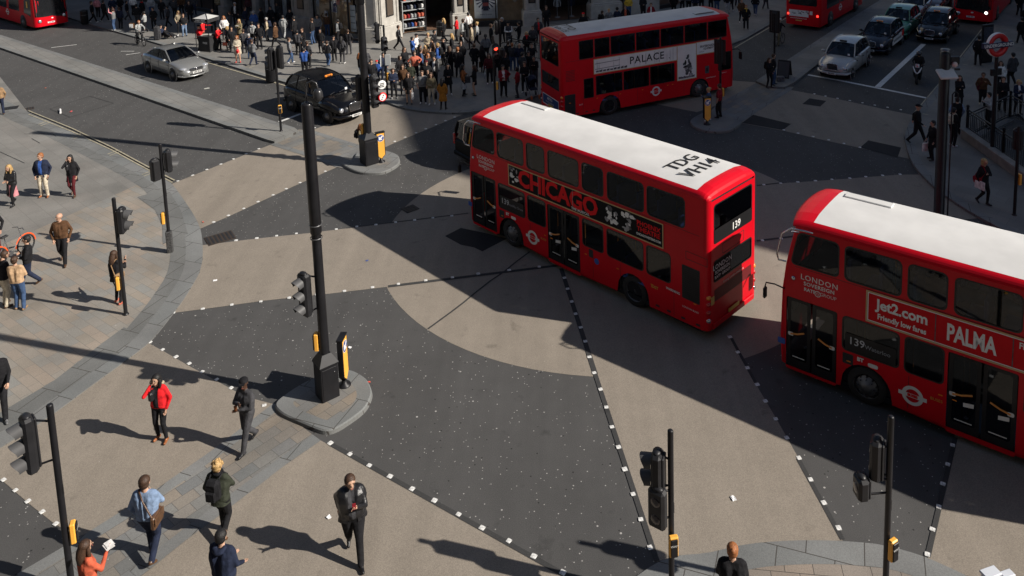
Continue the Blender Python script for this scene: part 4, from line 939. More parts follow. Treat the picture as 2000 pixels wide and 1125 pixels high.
def livery(t, S, body, paint):
    taxi_extra(True, 'LD12 CAB')(t, S, body, paint)
    m = MB(); X = Matrix(((-1, 0, 0, 0), (0, 0, 1, .935), (0, 1, 0, 0), (0, 0, 0, 1)))
    m.poly([[(-.95, .45), (1.0, .42), (1.55, .5), (1.6, 1.0), (.2, .92), (-.7, .9), (-.95, .75)]], 0, 0, X); m.poly([[(1.2, .6), (1.7, .6), (1.75, 1.02), (1.3, 1.0)]], .004, 1, X)
    for i in range(7): m.poly([[(-.6 + i * .25, .6), (-.45 + i * .25, .58), (-.4 + i * .25, .72), (-.55 + i * .25, .74)]], .003, 2, X)
    m.build('side_livery', [ADWHT, LETR, LETB], t)
l, a = from_wheel(1739, 107, -127, TAXI, 1); make_car('taxi', 'dark blue taxi with white and red side panels, second in the queue', 'taxi', l, a, TAXI, CABB, livery)
l, a = from_wheel(1776, 76, -127, TAXI, 1); make_car('taxi', 'green taxi waiting behind the dark blue one', 'taxi', l, a, TAXI, CABG, taxi_extra(False, 'LR10 TXI'))
l, a = from_wheel(1852, 84, -127, TAXI, 1); make_car('taxi', 'black taxi alone in the right hand lane behind the motorcycle', 'taxi', l, a, TAXI, CABK, taxi_extra(True, 'VO57 KFP'))
l, a = from_wheel(1805, 38, -127, SEDAN, 1); make_car('saloon_car', 'silver grey car behind the green taxi, cut by the top edge', 'car', l, a, SEDAN, SILVER, sedan_extra)
DARKR = mat('dark maroon paint', (.03, .008, .008), .2, coat=1)
l, a = from_wheel(1842, 26, -127, SEDAN, 1); make_car('saloon_car', 'dark maroon car at the top edge beside the silver grey one', 'car', l, a, SEDAN, DARKR, sedan_extra)
VAN = dict(L=4.9, W=1.92, r=.34, fa=1.5, ra=-1.5, doors=[.9, -.2, -1.0], hd=-.2,
    tab=[(-2.45, .78, .36, 1.0, 1.05), (-2.4, .86, .3, 1.08, 1.1), (-2.2, .94, .26, 1.12, 1.15), (-1.2, .96, .25, 1.12, 1.15), (.9, .96, .25, 1.08, 1.12), (1.4, .93, .25, 1.0, 1.1), (2.0, .88, .26, .86, .98), (2.3, .76, .28, .72, .8), (2.45, .6, .32, .6, .66)],
    gh=dict(b0=-2.38, wb0=.86, zb0=1.12, b1=1.55, wb1=.86, zb1=1.05, r0=-2.25, wr0=.76, zr0=1.8, r1=.7, wr1=.72, zr1=1.82, crown=.03, pil=[.12, .4, .7]))
def van_extra(t, S, body, paint):
    for s in (1, -1): m = MB(); m.box((-2.43, s * .84, 1.05), (.1, .14, .5), 0, ch=.03); m.build('rear_lamp', [LAMPR], t)
    m = MB(); m.box((-2.44, 0, .45), (.14, 1.7, .2), 0, ch=.04); m.build('rear_bumper', [paint], t)
g = at(916, 330); make_car('people_carrier', 'black people carrier with alloy wheels half hidden behind the CHICAGO bus', 'van', (g.x + 1.75, g.y + 1.75, 0), R(38), dict(VAN, rim=CHROME), mat('van paint', (.005, .005, .006), .45, spec=.2), van_extra)
# ------------------------------------------------------------------ the three far buses
def plain_bus(name, label, loc, rz, L, H, style):
    t = thing(name, label, 'bus', loc, rz); h = L / 2; w = 1.26; mb = MB()
    zs = [.3, .9, 1.5, 2.3, 2.95, H - .25, H - .08, H]; ins = [0, 0, 0, 0, 0, .02, .1, .3]; rk = [0, .0, .03, .12, .25, .35, .5, .7]
    rings = []
    for z, i, k in zip(zs, ins, rk):
        if style != 'curved': k *= .35
        P = rrect(-h + i, h - i - k * .6, -w + i, w - i, .22 if style != 'curved' else .4, 5); rings.append([(x, y, z) for x, y in P])
    n = len(rings[0]); vs = [p for r in rings for p in r]
    mb.add(vs, [(r * n + i, r * n + (i + 1) % n, (r + 1) * n + (i + 1) % n, (r + 1) * n + i) for r in range(len(zs) - 1) for i in range(n)], 0, True); mb.add(rings[-1], [tuple(range(n))], 1)
    mb.box((0, 0, .28), (L * .9, 2.3, .14), 2)
    mb.build('body', [RED, ROOFW if style == 'rear' else RED, BLACKM], t); return t, h, w
# one seen from behind on the right hand road
a = R(52); c0 = at(1602, 62); e = Vector((math.cos(a), math.sin(a), 0)); n_ = Vector((-math.sin(a), math.cos(a), 0)); q = c0 + e * 4.6 + n_ * 1.26
t, h, w_ = plain_bus('single_decker_bus', 'red bus seen from behind with lit brake lamps, cut by the top edge', (q.x, q.y, 0), a, 9.2, 3.0, 'rear')
XB4 = Matrix(((0, 0, -1, -h - .0), (-1, 0, 0, 0), (0, 1, 0, 0), (0, 0, 0, 1)))
def flank(s, w, off=.006): return Matrix(((-s, 0, 0, 0), (0, 0, s, s * (w + off)), (0, 1, 0, 0), (0, 0, 0, 1)))
m = MB(); m.poly([rrect(-1.0, 1.0, 1.72, 2.75, .12)], .012, 0, XB4); m.build('rear_window', [DGLASS if False else mat('bus dark window', (.012, .013, .015), .08)], t)
for x0, x1 in ((-3.4, -.8), (-.7, 1.6), (1.7, 3.9)): m = MB(); m.poly([rrect(x0, x1, 1.35, 2.6, .08)], 0, 0, flank(-1, w_)); m.build('window', [_m['bus dark window']], t)
m = MB(); m.poly([rrect(-.98, .42, .9, 1.36, .01, 1)], .012, 0, XB4)
rnd = random.Random(2)
for i in range(14): x = rnd.uniform(-.9, .3); z = rnd.uniform(1.05, 1.3); m.poly([[(x, z), (x + .14, z - .03), (x + .1, z + .06)]], .016, rnd.choice([1, 2]), XB4)
m.build('rear_advert', [ADWHT, GREY1, GREY2], t)
m = MB(); text(m, 'www.londonbuses.co.uk', XB4 @ TR(-.3, .78, .014), .12, 0, bold=.002); m.poly([rrect(.5, .7, 1.1, 1.36, .01, 1)], .012, 0, XB4); m.poly([rrect(-1.02, -.92, 1.9, 2.05, .02, 1)], .012, 1, XB4); m.poly([rrect(-.5, -.05, .58, .66, .01, 1)], .012, 1, XB4); m.build('rear_lettering', [LETW, _m['yellow sticker']], t)
m = MB()
for s in (1, -1): m.ball((-h + .0, s * 1.05, 1.05), (.05, .08, .08), 8, 6)
m.build('brake_lamp', [LAMPON], t)
roundel(t, Matrix(((1, 0, 0, -.6), (0, 0, -1, -w_ - .008), (0, 1, 0, 1.0), (0, 0, 0, 1))), .26, LETW)
for x in (-2.6, 2.9):
    for s in (1, -1):
        m = MB(); X = TR(x, s * (w_ + .004), .48) @ Matrix.Rotation(-s * PI / 2, 4, 'X'); m.lathe([(.01, 0), (.6, 0), (.6, -.02)], 20, 0, X); m.build('wheel_arch', [BLACKM], t); wheel('wheel', t, x, s * (w_ + .01), .46, s, .25)
# curved-front bus at the top left corner
a = R(-38); c0 = at(70, 62); e = Vector((math.cos(a), math.sin(a), 0)); n_ = Vector((-math.sin(a), math.cos(a), 0)); q = c0 - e * 5.5 + n_ * 1.26
def curved_front(t, h, w, lit):
    sh = _m['bus dark window']
    m = MB(); K = 12
    def fx(y, z): 
        rkz = .12 * max(0, (z - 1.2)) * .6; d = max(0, abs(y) - (w - .4)); return h - rkz - (.4 - math.sqrt(max(0, .16 - d * d))) + .012
    vs = []
    for i in range(K + 1):
        y = -w + .1 + (2 * w - .2) * i / K; zlo = 1.15 + .12 * math.sin(PI * i / K) * -1 - (.55 * (i / K - .45) if i / K < .45 else -.0) * -.3
        for j in range(5): z = zlo + (2.62 - zlo) * j / 4; vs.append((fx(y, z), y, z))
    m.add(vs, [(i * 5 + j, (i + 1) * 5 + j, (i + 1) * 5 + j + 1, i * 5 + j + 1) for i in range(K) for j in range(4)], 0, True); m.build('windscreen', [sh], t)
    m = MB(); y0 = .1; m.add([(fx(y, z) + .004, y, z) for y, z in ((w - .25, 1.12), (w - .25, .72), (.6, .9), (.1, 1.0))], [(0, 1, 2, 3)], 0); m.add([(fx(y, z) + .004, y, z) for y, z in ((.1, 1.06), (w - .25, 1.16), (w - .25, 1.1), (.1, .98))], [(0, 1, 2, 3)], 0); m.build('front_trim', [BLACK], t)
    for s in (1, -1): 
        m = MB(); X = TR(fx(s * .9, .7) + .02, s * .88, .72 + (.2 if s > 0 else 0)) @ Matrix.Rotation(PI / 2, 4, 'Y'); m.lathe([(.001, .04), (.06, .035), (.1, .01), (.13, 0), (.14, -.03)], 16, 0, X, mis=[0, 0, 1, 1]); m.build('head_lamp', [HEADON if lit and s > 0 else HEADL, CHROME], t)
    for s in (1, -1):
        m = MB(); m.tube([(fx(s * 1.0, 1.2), s * 1.08, 1.15), (fx(s * 1.0, 2.6) + .02, s * 1.08, 2.62)], .022, 6); m.build('windscreen_pillar', [CHROME if s < 0 else BLACK], t)
    plate(t, h + .02, .55, 1, y0=-.1, txt='LTZ 1294')
    m = MB(); m.ball((fx(.0, .8), 0, .86), (.03, .09, .05), 8, 6); m.build('badge', [WHITE], t)
    for x0, x1, sl in ((-4.6, -2.4, .3), (-2.2, .4, .3), (.6, 2.9, .3), (3.6, 5.1, -.2)):
        m = MB(); m.poly([[(x0, 1.3), (x1 - .2, 1.3 + (sl if x0 > 3 else 0)), (x1, 2.6), (x0 + .3, 2.6)]], .006, 0, Matrix(((1, 0, 0, 0), (0, 0, -1, -w), (0, 1, 0, 0), (0, 0, 0, 1)))); m.build('window', [sh], t)
    for x in (-2.8, 3.3):
        for s in (1, -1):
            mm = MB(); X = TR(x, s * (w + .004), .48) @ Matrix.Rotation(-s * PI / 2, 4, 'X'); mm.lathe([(.01, 0), (.6, 0), (.6, -.02)], 20, 0, X); mm.build('wheel_arch', [BLACKM], t); wheel('wheel', t, x, s * (w + .01), .46, s, .25)
t, h, w_ = plain_bus('double_decker_bus', 'red bus with sloping curved windscreen at the top left corner', (q.x, q.y, 0), a, 11, 4.3, 'curved'); curved_front(t, h, w_, False)
m = MB(); m.poly([rrect(4.25, 4.5, 1.75, 2.25, .02, 1)], .02, 0, Matrix(((1, 0, 0, 0), (0, 0, -1, -w_), (0, 1, 0, 0), (0, 0, 0, 1)))); m.build('window_notice', [mat('yellow notice', (.8, .5, .12), .5)], t)
roundel(t, Matrix(((1, 0, 0, .3), (0, 0, -1, -w_ - .008), (0, 1, 0, 1.0), (0, 0, 0, 1))), .26, LETW)
a = R(-127); c0 = at(1937, 52); e = Vector((math.cos(a), math.sin(a), 0)); n_ = Vector((-math.sin(a), math.cos(a), 0)); q = c0 - e * 5.5 - n_ * 1.26
t, h, w_ = plain_bus('double_decker_bus', 'dark shaded red bus with a lit head lamp at the top right', (q.x, q.y, 0), a, 11, 4.3, 'curved'); curved_front(t, h, w_, True)
# ------------------------------------------------------------------ people
import numpy as np
V = Vector
COLS = dict(black=(.012, .012, .014), navy=(.016, .022, .045), blue=(.03, .08, .27), lblue=(.2, .28, .42), denim=(.045, .08, .16), ldenim=(.14, .2, .3), grey=(.16, .165, .17), lgrey=(.33, .34, .34), dgrey=(.05, .05, .055),
    white=(.68, .67, .65), cream=(.5, .44, .34), beige=(.4, .33, .23), tan=(.27, .17, .09), brown=(.09, .045, .022), rust=(.26, .09, .03), red=(.6, .015, .02), dred=(.22, .012, .02), maroon=(.09, .014, .018), orange=(.5, .1, .05),
    salmon=(.5, .13, .08), green=(.035, .04, .028), khaki=(.18, .15, .09), pink=(.5, .2, .22), mustard=(.35, .14, .02), yellow=(.6, .4, .05), pale=(.48, .29, .2), mid=(.3, .16, .1), dark=(.07, .035, .022), blond=(.42, .27, .11), ginger=(.28, .1, .03), hbrown=(.05, .024, .012), hblack=(.009, .008, .008), hgrey=(.35, .34, .33), stripe=(.45, .3, .18), redshoe=(.5, .06, .05))
def cloth(c, rough=.85): 
    k = COLS[c] if isinstance(c, str) else c; nm = 'cloth ' + str(c); return mat(nm, k, rough, var=.3, vs=9, bump=.75, bs=13, spec=.2)
def leather(c): return mat('leather ' + c, COLS[c], .38, var=.3, vs=9, bump=.4, bs=25, spec=.5)
def skinm(c): return mat('skin ' + c, COLS[c], .55, var=.06, spec=.35)
def hairm(c): return mat('hair ' + c, COLS[c], .6, var=.4, vs=30, bump=.5, bs=60)
TMP = bpy.data.scenes.new('people workshop')
QUEUE = []
def ik(a, c, l1, l2, pole):
    d = c - a; L = min(d.length, (l1 + l2) * .999); u = d.normalized(); x = (l1 * l1 - l2 * l2 + L * L) / (2 * L); h = math.sqrt(max(0, l1 * l1 - x * x))
    p = (pole - u * pole.dot(u)).normalized(); return a + u * x + p * h
ARMS = {   # hand position relative to the shoulder (forward, outward, up), elbow hint (forward, outward, up)
    'down': ((.06, .05, -.5), (-.3, .5, 0)), 'back': ((-.2, .06, -.46), (-.6, .4, 0)), 'fwd': ((.24, .03, -.44), (-.8, .3, 0)), 'phone': ((.13, -.07, .13), (.6, .5, -1)), 'look': ((.33, -.1, -.1), (-.3, .6, -.8)),
    'chest': ((.22, -.2, -.16), (-.2, .9, -.5)), 'belly': ((.22, -.16, -.3), (-.4, .9, -.4)), 'hip': ((.02, .02, -.36), (-.3, 1, 0)), 'pocket': ((.08, -.0, -.42), (-.6, .6, 0)), 'carry': ((.1, .08, -.5), (-.4, .4, 0)),
    'out': ((.48, .1, -.1), (0, .6, -.5)), 'up': ((.15, .1, .35), (0, 1, -.4)), 'bars': ((.42, .02, -.28), (-.2, .8, -.4)), 'strap': ((.13, -.05, -.1), (-.3, .8, -.6)), 'knee': ((.36, -.02, -.38), (0, .8, -.2))}
def figure(pose='stand', arms=('down', 'down'), stride=.26, lean=0, turn=0, nod=0, fat=1.0, fem=False, k=0):
    "joints and tapered limbs of one body, 1.75 m tall, facing +x"
    J = {}; sw = .17 if fem else .19; hw = .095
    hipz = .93
    if pose == 'walk': hipz = .91
    if pose == 'sit': hipz = .5
    if pose == 'ground': hipz = .14
    if pose == 'crouch': hipz = .55
    if pose == 'scooter': hipz = .82
    up = V((math.sin(lean), 0, math.cos(lean)))
    H = V((0, 0, hipz)); wst = H + up * .12; ch = H + up * .36; sh = H + up * .5; nk = H + up * .59; hd = H + up * .7 + V((.02 + .05 * nod, 0, -.02 * nod))
    P = []
    fx = {'stand': (.04, -.04), 'walk': (stride, -stride), 'sit': (.5, .46), 'ground': (.75, .62), 'crouch': (.2, -.1), 'bike': (.2, -.12), 'scooter': (.32, .3)}.get(pose, (.03, -.03))
    if pose in ('bike', 'scooter'): pass
    feet = []
    for s, x in ((1, fx[0] if k % 2 == 0 else fx[1]), (-1, fx[1] if k % 2 == 0 else fx[0])):
        hip = H + V((0, s * hw, 0)); back = pose == 'walk' and x < 0
        az = .16 if back else .085
        if pose == 'bike': az = .28 if x > 0 else .05
        if pose == 'scooter': az = .12
        ank = V((x, s * (hw + (.03 if pose == 'stand' else 0)), az))
        if pose == 'ground': ank = V((x, s * .16, .07))
        kn = ik(hip, ank, .43, .43, V((1, 0, .3 if pose != 'ground' else 2)))
        P += [(hip, kn, (.096 if fem else .105) * fat, .068 if fem else .078, 'bot'), (kn, ank, .066 if fem else .078, .046 if fem else .062, 'bot')]
        toe = ank + (V((.15, s * .03, -.045)) if not back else V((.1, s * .02, -.11)))
        if pose == 'ground': toe = ank + V((.05, s * .04, .14))
        heel = ank + V((-.04, 0, -.045)) if not back else ank + V((-.05, 0, -.01))
        P += [(heel, toe, .042, .036, 'shoe'), (ank, heel.lerp(toe, .4), .045, .04, 'shoe')]; feet.append(ank)
    P += [(H + V((0, hw * .9, .02)), H + V((0, -hw * .9, .02)), .115 * fat, .115 * fat, 'bot')]
    for s in (1, -1):
        P += [(wst + V((0, s * .06, -.04)), ch + V((0, s * (.075 if fem else .095), 0)), .11 * fat, .115 * fat, 'top'), (ch + V((0, s * .09, 0)), sh + V((0, s * (sw - .045), -.03)), .11, .075, 'top')]
    P += [(wst + V((.03 * fat, 0, 0)), ch + V((.035, 0, 0)), .11 * fat, .1, 'top'), (sh + V((0, sw - .05, -.02)), sh + V((0, -sw + .05, -.02)), .07, .07, 'top')]
    P += [(sh + up * .02, nk + up * .03, .058, .052, 'skin')]
    ry = rotz(turn); fd = ry @ V((1, 0, 0))
    P += [(hd + V((0, 0, .03)) - fd * .02, hd + V((0, 0, .03)) + fd * .015, .098, .09, 'head'), (hd + fd * .03 + V((0, 0, -.05)), hd + fd * .045 + V((0, 0, -.075)), .062, .045, 'head')]
    hands = []
    for i, s in ((0, 1), (1, -1)):
        S0 = sh + V((0, s * sw, -.03)); hv, pv = ARMS[arms[i]]
        hnd = S0 + V((hv[0], hv[1] * s, hv[2])); 
        if arms[i] in ('down', 'back', 'fwd', 'hip', 'pocket', 'carry'): hnd += V((0, 0, 0))
        el = ik(S0, hnd, .29, .26, V((pv[0], pv[1] * s, pv[2])))
        P += [(S0, el, .056, .045, 'arm'), (el, hnd, .044, .034, 'arm')]
        d = (hnd - el).normalized(); P += [(hnd, hnd + d * .09, .028, .026, 'skin')]; hands.append((hnd, d, s))
    J.update(H=H, wst=wst, ch=ch, sh=sh, hd=hd, fd=fd, hands=hands, feet=feet, up=up, sw=sw)
    return J, P
def capsule(mb, a, b, r0, r1, n=8):
    d = b - a; L = d.length
    if L < 1e-4: mb.ball(a, r0, n, 6); return
    u = d / L; pts = []; rr = []
    for t in (1.0, .85, .5): pts.append(a - u * r0 * math.sqrt(1 - (1 - t) ** 2) if False else a - u * r0 * t); rr.append(r0 * math.sqrt(max(.002, 1 - t * t)))
    pts += [a, b]; rr += [r0, r1]
    for t in (.5, .85, 1.0): pts.append(b + u * r1 * t); rr.append(r1 * math.sqrt(max(.002, 1 - t * t)))
    mb.tube(pts, rr, n)
def person(px, py, face, label, H=1.72, top='black', bot='black', shoe='black', skin='pale', hair=('short', 'hbrown'), pose='stand', arms=('down', 'down'), inner=None, coat=None, skirt=None, legs=None,
           det=1, z=.1, group=None, extras=(), lean=0, turn=0, nod=0, fat=1.0, fem=False, stride=.26, sleeves=True, vest=None, k=0, leath=False, loc=None, hood=None, arm=None, world=None):
    fat_ = fat * (1.14 if det >= 2 else 1.06); H = H * (1.025 if det >= 2 else 1)
    J, P = figure(pose, arms, stride, lean, R(turn), nod, fat_, fem, k)
    sc_ = H / 1.75; p = at(px, py, z) if world is None else V(world)
    t = thing('person', label, 'person', p, R(face), group)
    mb = MB()
    vs = .019 if det >= 2 else .03
    for a, b, r0, r1, lb in P: capsule(mb, a * sc_, b * sc_, r0 * sc_ * (1.12 if lb in ('top', 'arm') else 1), r1 * sc_ * (1.12 if lb in ('top', 'arm') else 1))
    if det >= 2:   # nose and ears
        hd, fd = J['hd'], J['fd']; capsule(mb, (hd + fd * .1 + V((0, 0, .02))) * sc_, (hd + fd * .125 + V((0, 0, -.02))) * sc_, .013 * sc_, .017 * sc_)
        sd = V((-fd.y, fd.x, 0))
        for s in (1, -1): capsule(mb, (hd + sd * s * .09 + V((0, 0, .03))) * sc_, (hd + sd * s * .085 + V((0, 0, -.02))) * sc_, .018 * sc_, .014 * sc_)
    me = bpy.data.meshes.new('tmp'); me.from_pydata(mb.v, [], mb.f); o = bpy.data.objects.new('tmp', me); TMP.collection.objects.link(o)
    m = o.modifiers.new('r', 'REMESH'); m.mode = 'VOXEL'; m.voxel_size = vs; m.use_smooth_shade = True
    m = o.modifiers.new('s', 'SMOOTH'); m.iterations = 2 if det >= 2 else 1; m.factor = .5
    QUEUE.append((o, t, J, P, sc_, dict(top=top, bot=bot, shoe=shoe, skin=skin, inner=inner, legs=legs, sleeves=sleeves, leath=leath, det=det, arm=arm)))
    hd, fd = J['hd'] * sc_, J['fd']; ang = math.atan2(fd.y, fd.x); X = Matrix.Translation(hd) @ rotz(ang)
    # hair or hat
    st, hc = hair; hm = hairm(hc)
    if st != 'bald':
        h = MB(); s_ = sc_
        if st in ('cap', 'hat'):
            h.ball((-.005 * s_, 0, .06 * s_), (.115 * s_, .105 * s_, .085 * s_), 14, 8, 0, X, True, (0, .55)); 
            if st == 'cap': h.add([V((.08, -.07, .07)) * s_, V((.17, -.05, .055)) * s_, V((.17, .05, .055)) * s_, V((.08, .07, .07)) * s_], [(0, 1, 2, 3)], 0, False, X); h.add([V((.08, -.07, .062)) * s_, V((.17, -.05, .047)) * s_, V((.17, .05, .047)) * s_, V((.08, .07, .062)) * s_], [(3, 2, 1, 0)], 0, False, X)
            h.build('hat', [cloth(hc if hc in COLS else 'black')], t)
        else:
            h.ball((-.022 * s_, 0, .045 * s_), (.112 * s_, .103 * s_, .1 * s_), 14, 10, 0, X, True, (0, .62))
            h.ball((-.045 * s_, 0, -.0 * s_), (.085 * s_, .098 * s_, .1 * s_), 12, 8, 0, X)
            if st == 'long':
                h.tube([V((-.04, 0, .04)) * s_, V((-.08, 0, -.06)) * s_, V((-.1, 0, -.16)) * s_, V((-.11, 0, -.27)) * s_, V((-.11, 0, -.33)) * s_], [.09 * s_, .1 * s_, .095 * s_, .07 * s_, .02 * s_], 10, 0, True, X)
                for s in (1, -1): h.tube([V((.0, s * .085, .03)) * s_, V((.0, s * .1, -.06)) * s_, V((.01, s * .095, -.17)) * s_, V((.02, s * .085, -.24)) * s_], [.035 * s_, .04 * s_, .038 * s_, .012 * s_], 8, 0, True, X)
            if st == 'bob':
                for s in (1, -1): h.tube([V((.01, s * .085, .04)) * s_, V((.01, s * .1, -.04)) * s_, V((.01, s * .09, -.1)) * s_], [.035 * s_, .045 * s_, .02 * s_], 8, 0, True, X)
                h.ball((-.06 * s_, 0, -.05 * s_), (.07 * s_, .1 * s_, .09 * s_), 10, 8, 0, X)
            if st == 'bun': h.ball((-.11 * s_, 0, .08 * s_), .05 * s_, 10, 8, 0, X)
            if st == 'pony': h.tube([V((-.1, 0, .04)) * s_, V((-.16, 0, -.02)) * s_, V((-.15, 0, -.15)) * s_, V((-.13, 0, -.25)) * s_], [.03 * s_, .04 * s_, .035 * s_, .01 * s_], 8, 0, True, X)
            if st == 'curly':
                rr = random.Random(len(label))
                for i in range(26): a = rr.uniform(0, 2 * PI); b = rr.uniform(0, PI * .6); h.ball((-.02 * s_ + .1 * s_ * math.sin(b) * math.cos(a), .1 * s_ * math.sin(b) * math.sin(a), .04 * s_ + .1 * s_ * math.cos(b)), .03 * s_, 6, 5, 0, X)
            h.build('hair', [hm], t)
    if st == 'bald' and False: pass
    if det >= 2:
        f = MB()
        for s in (1, -1): f.ball((.098 * sc_, s * .034 * sc_, .022 * sc_), (.008 * sc_, .013 * sc_, .007 * sc_), 8, 6, 0, X); f.box((.1 * sc_, s * .034 * sc_, .043 * sc_), (.01 * sc_, .034 * sc_, .007 * sc_), 1, X)
        f.box((.112 * sc_, 0, -.052 * sc_), (.012 * sc_, .042 * sc_, .01 * sc_), 2, X); f.build('face_details', [mat('eye', (.02, .015, .012), .2), hm, mat('lips', (.28, .09, .07), .5)], t)
        hb = MB(); sk = skinm(skin)
        for hnd, d, s in J['hands']:
            b = hnd + d * .055; side = d.cross(V((1, 0, 0)) if abs(d.x) < .7 else V((0, 0, 1))).normalized(); nr = side.cross(d)
            hb.tube([hnd * sc_, (hnd + d * .05) * sc_, (hnd + d * .1) * sc_], [.026 * sc_, .036 * sc_, .032 * sc_], 8, flat=.5)
            for i, L in enumerate((.066, .076, .07, .055)):
                q = hnd + d * .095 + side * (.012 * (i - 1.5) * 1.5); e = q + d * L * .5 + nr * .006; g_ = q + d * L * .9 + nr * (.028)
                hb.tube([(q - d * .02) * sc_, q * sc_, e * sc_, g_ * sc_], [.0095 * sc_, .0095 * sc_, .0088 * sc_, .006 * sc_], 6)
            q = hnd + d * .035 + side * .03 * s; hb.tube([q * sc_, (q + d * .03 + side * .022 * s) * sc_, (q + d * .065 + side * .028 * s + nr * .01) * sc_], [.012 * sc_, .0105 * sc_, .007 * sc_], 6)
        hb.build('hands', [sk], t)
    # skirts and coat tails
    def drape(nm, z0, z1, r0, r1, col, folds=6, open_=False, flat=.72):
        d = MB(); n = 20; rows = 6; vs = []; a0 = R(22) if open_ else 0
        for i in range(rows + 1):
            u = i / rows; zz = z0 + (z1 - z0) * u; r = r0 + (r1 - r0) * u ** 1.2
            for j in range(n + 1):
                g = a0 + (2 * PI - 2 * a0) * j / n; w_ = 1 + .05 * u * math.sin(folds * g + i * .2); vs.append(((r * flat * w_ * math.cos(g) + (z0 - zz) * -lean * .3) * sc_, r * w_ * math.sin(g) * sc_, zz * sc_))
        d.add(vs, [(i * (n + 1) + j, i * (n + 1) + j + 1, (i + 1) * (n + 1) + j + 1, (i + 1) * (n + 1) + j) for i in range(rows) for j in range(n)], 0, True)
        vs2 = [(x * .93, y * .93, zz) for x, y, zz in vs]; d.add(vs2, [(i * (n + 1) + j, (i + 1) * (n + 1) + j, (i + 1) * (n + 1) + j + 1, i * (n + 1) + j + 1) for i in range(rows) for j in range(n)], 0, True)
        return d.build(nm, [cloth(col) if not leath else leather(col if isinstance(col, str) else 'black')], t)
    hz = J['H'].z
    if coat: drape('coat', hz + .2, hz - coat[1], .165 * fat, .2 * fat + .1 * coat[1], coat[0], 5, inner is not None)
    if skirt: drape('skirt', hz + .1, hz - skirt[1], .15, .17 + skirt[2] * skirt[1], skirt[0], 7)
    if hood:
        d = MB(); c = J['sh'] * sc_; d.tube([c + V((-.02, .1, .05)) * sc_, c + V((-.1, .08, .03)) * sc_, c + V((-.13, 0, 0)) * sc_, c + V((-.1, -.08, .03)) * sc_, c + V((-.02, -.1, .05)) * sc_], [.03 * sc_, .05 * sc_, .06 * sc_, .05 * sc_, .03 * sc_], 8); d.build('hood', [cloth(hood)], t)
    M_ = TR(*p) @ rotz(R(face))
    for e in extras:
        k_, c_, lb = e[0], e[1], e[2]; mm = MB(); S_ = sc_; m_ = cloth(c_) if k_ not in ('handbag', 'satchel') else leather(c_)
        ch, sh, H_, sw = J['ch'] * S_, J['sh'] * S_, J['H'] * S_, J['sw'] * S_
        side = e[3] if len(e) > 3 else 1
        hp, hdv, _ = J['hands'][0 if side > 0 else 1]; hp = (hp + hdv * .08) * S_
        if k_ == 'backpack':
            c = ch + V((-.2, 0, -.02)) * S_; mm.box(c, (.2 * S_, .3 * S_, .44 * S_), 0, ch=.06); mm.box(c + V((-.11, 0, -.08)) * S_, (.06 * S_, .22 * S_, .22 * S_), 0, ch=.025)
            for s in (1, -1): mm.tube([c + V((.05, s * .1, .2)) * S_, c + V((.2, s * .12, .26)) * S_, c + V((.33, s * .12, .1)) * S_, c + V((.3, s * .14, -.12)) * S_, c + V((.08, s * .13, -.16)) * S_], .018 * S_, 6)
            nm, ct = 'backpack', 'backpack'
        elif k_ in ('tote', 'paper'):
            w_, h_ = (.34, .3) if k_ == 'tote' else (.3, .36); c = hp + V((0, 0, -.16 - h_ / 2)); mm.box(c, (w_, .1, h_), 0, ch=.012)
            for s in (1, -1): mm.tube([c + V((-.08, s * .03, h_ / 2)), hp + V((-.02, s * .015, -.01)), hp + V((.02, s * .015, -.01)), c + V((.08, s * .03, h_ / 2))], .007, 5)
            nm, ct = 'shopping_bag', 'bag'
        elif k_ in ('handbag',):
            c = hp + V((0, 0, -.3)); mm.box(c, (.32, .13, .24), 0, ch=.04); mm.tube([c + V((-.1, 0, .12)), hp + V((-.03, 0, 0)), hp + V((.03, 0, 0)), c + V((.1, 0, .12))], .009, 6); nm, ct = 'handbag', 'bag'
        elif k_ in ('satchel', 'shoulderbag'):
            c = H_ + V((-.06, side * .2, .02)) * S_; mm.box(c, (.34 * S_, .1 * S_, .26 * S_), 0, X=None, ch=.03); mm.box(c + V((0, side * .055, .04)) * S_, (.33 * S_, .02, .16 * S_), 0, ch=.008)
            s2 = -side if k_ == 'satchel' else side
            mm.tube([c + V((.14, 0, .1)) * S_, ch + V((.14, side * .05, .02)) * S_, sh + V((.08, s2 * .1, .05)) * S_, sh + V((-.03, s2 * .11, .08)) * S_, ch + V((-.15, side * .02, .06)) * S_, c + V((-.14, 0, .1)) * S_], .016 * S_, 6); nm, ct = 'shoulder_bag', 'bag'
        elif k_ == 'phone': mm.box(hp + V((.02, 0, .05)), (.012, .07, .14), 0, ch=.004); nm, ct = 'phone', 'phone'
        elif k_ == 'folder': mm.box(hp + V((0, side * .05, .0)), (.44, .03, .32), 0, X=None, ch=.006); mm.box(hp + V((0, side * .067, .0)), (.38, .008, .26), 0, ch=.002); nm, ct = 'folder', 'folder'
        elif k_ == 'scarf': mm.tube([sh + V((.07 * math.cos(a), .085 * math.sin(a), .07)) * S_ for a in [2 * PI * i / 10 for i in range(11)]], .04 * S_, 8); mm.tube([sh + V((.1, .03, .05)) * S_, ch + V((.15, .03, 0)) * S_], [.035 * S_, .03 * S_], 6); mm.build('scarf', [m_], t); continue
        elif k_ == 'cup': mm.lathe([(.001, 0), (.03, 0), (.038, .11), (.04, .115), (.03, .12), (.001, .12)], 12, 0, Matrix.Translation(hp)); nm, ct = 'paper_cup', 'cup'
        elif k_ == 'papers':
            mm.box(hp + V((.02, 0, .03)), (.15, .2, .006), 0, X=TR(0, 0, 0)); mm.box(hp + V((.04, .02, .045)), (.14, .18, .004), 0, X=None); nm, ct = 'papers', 'papers'
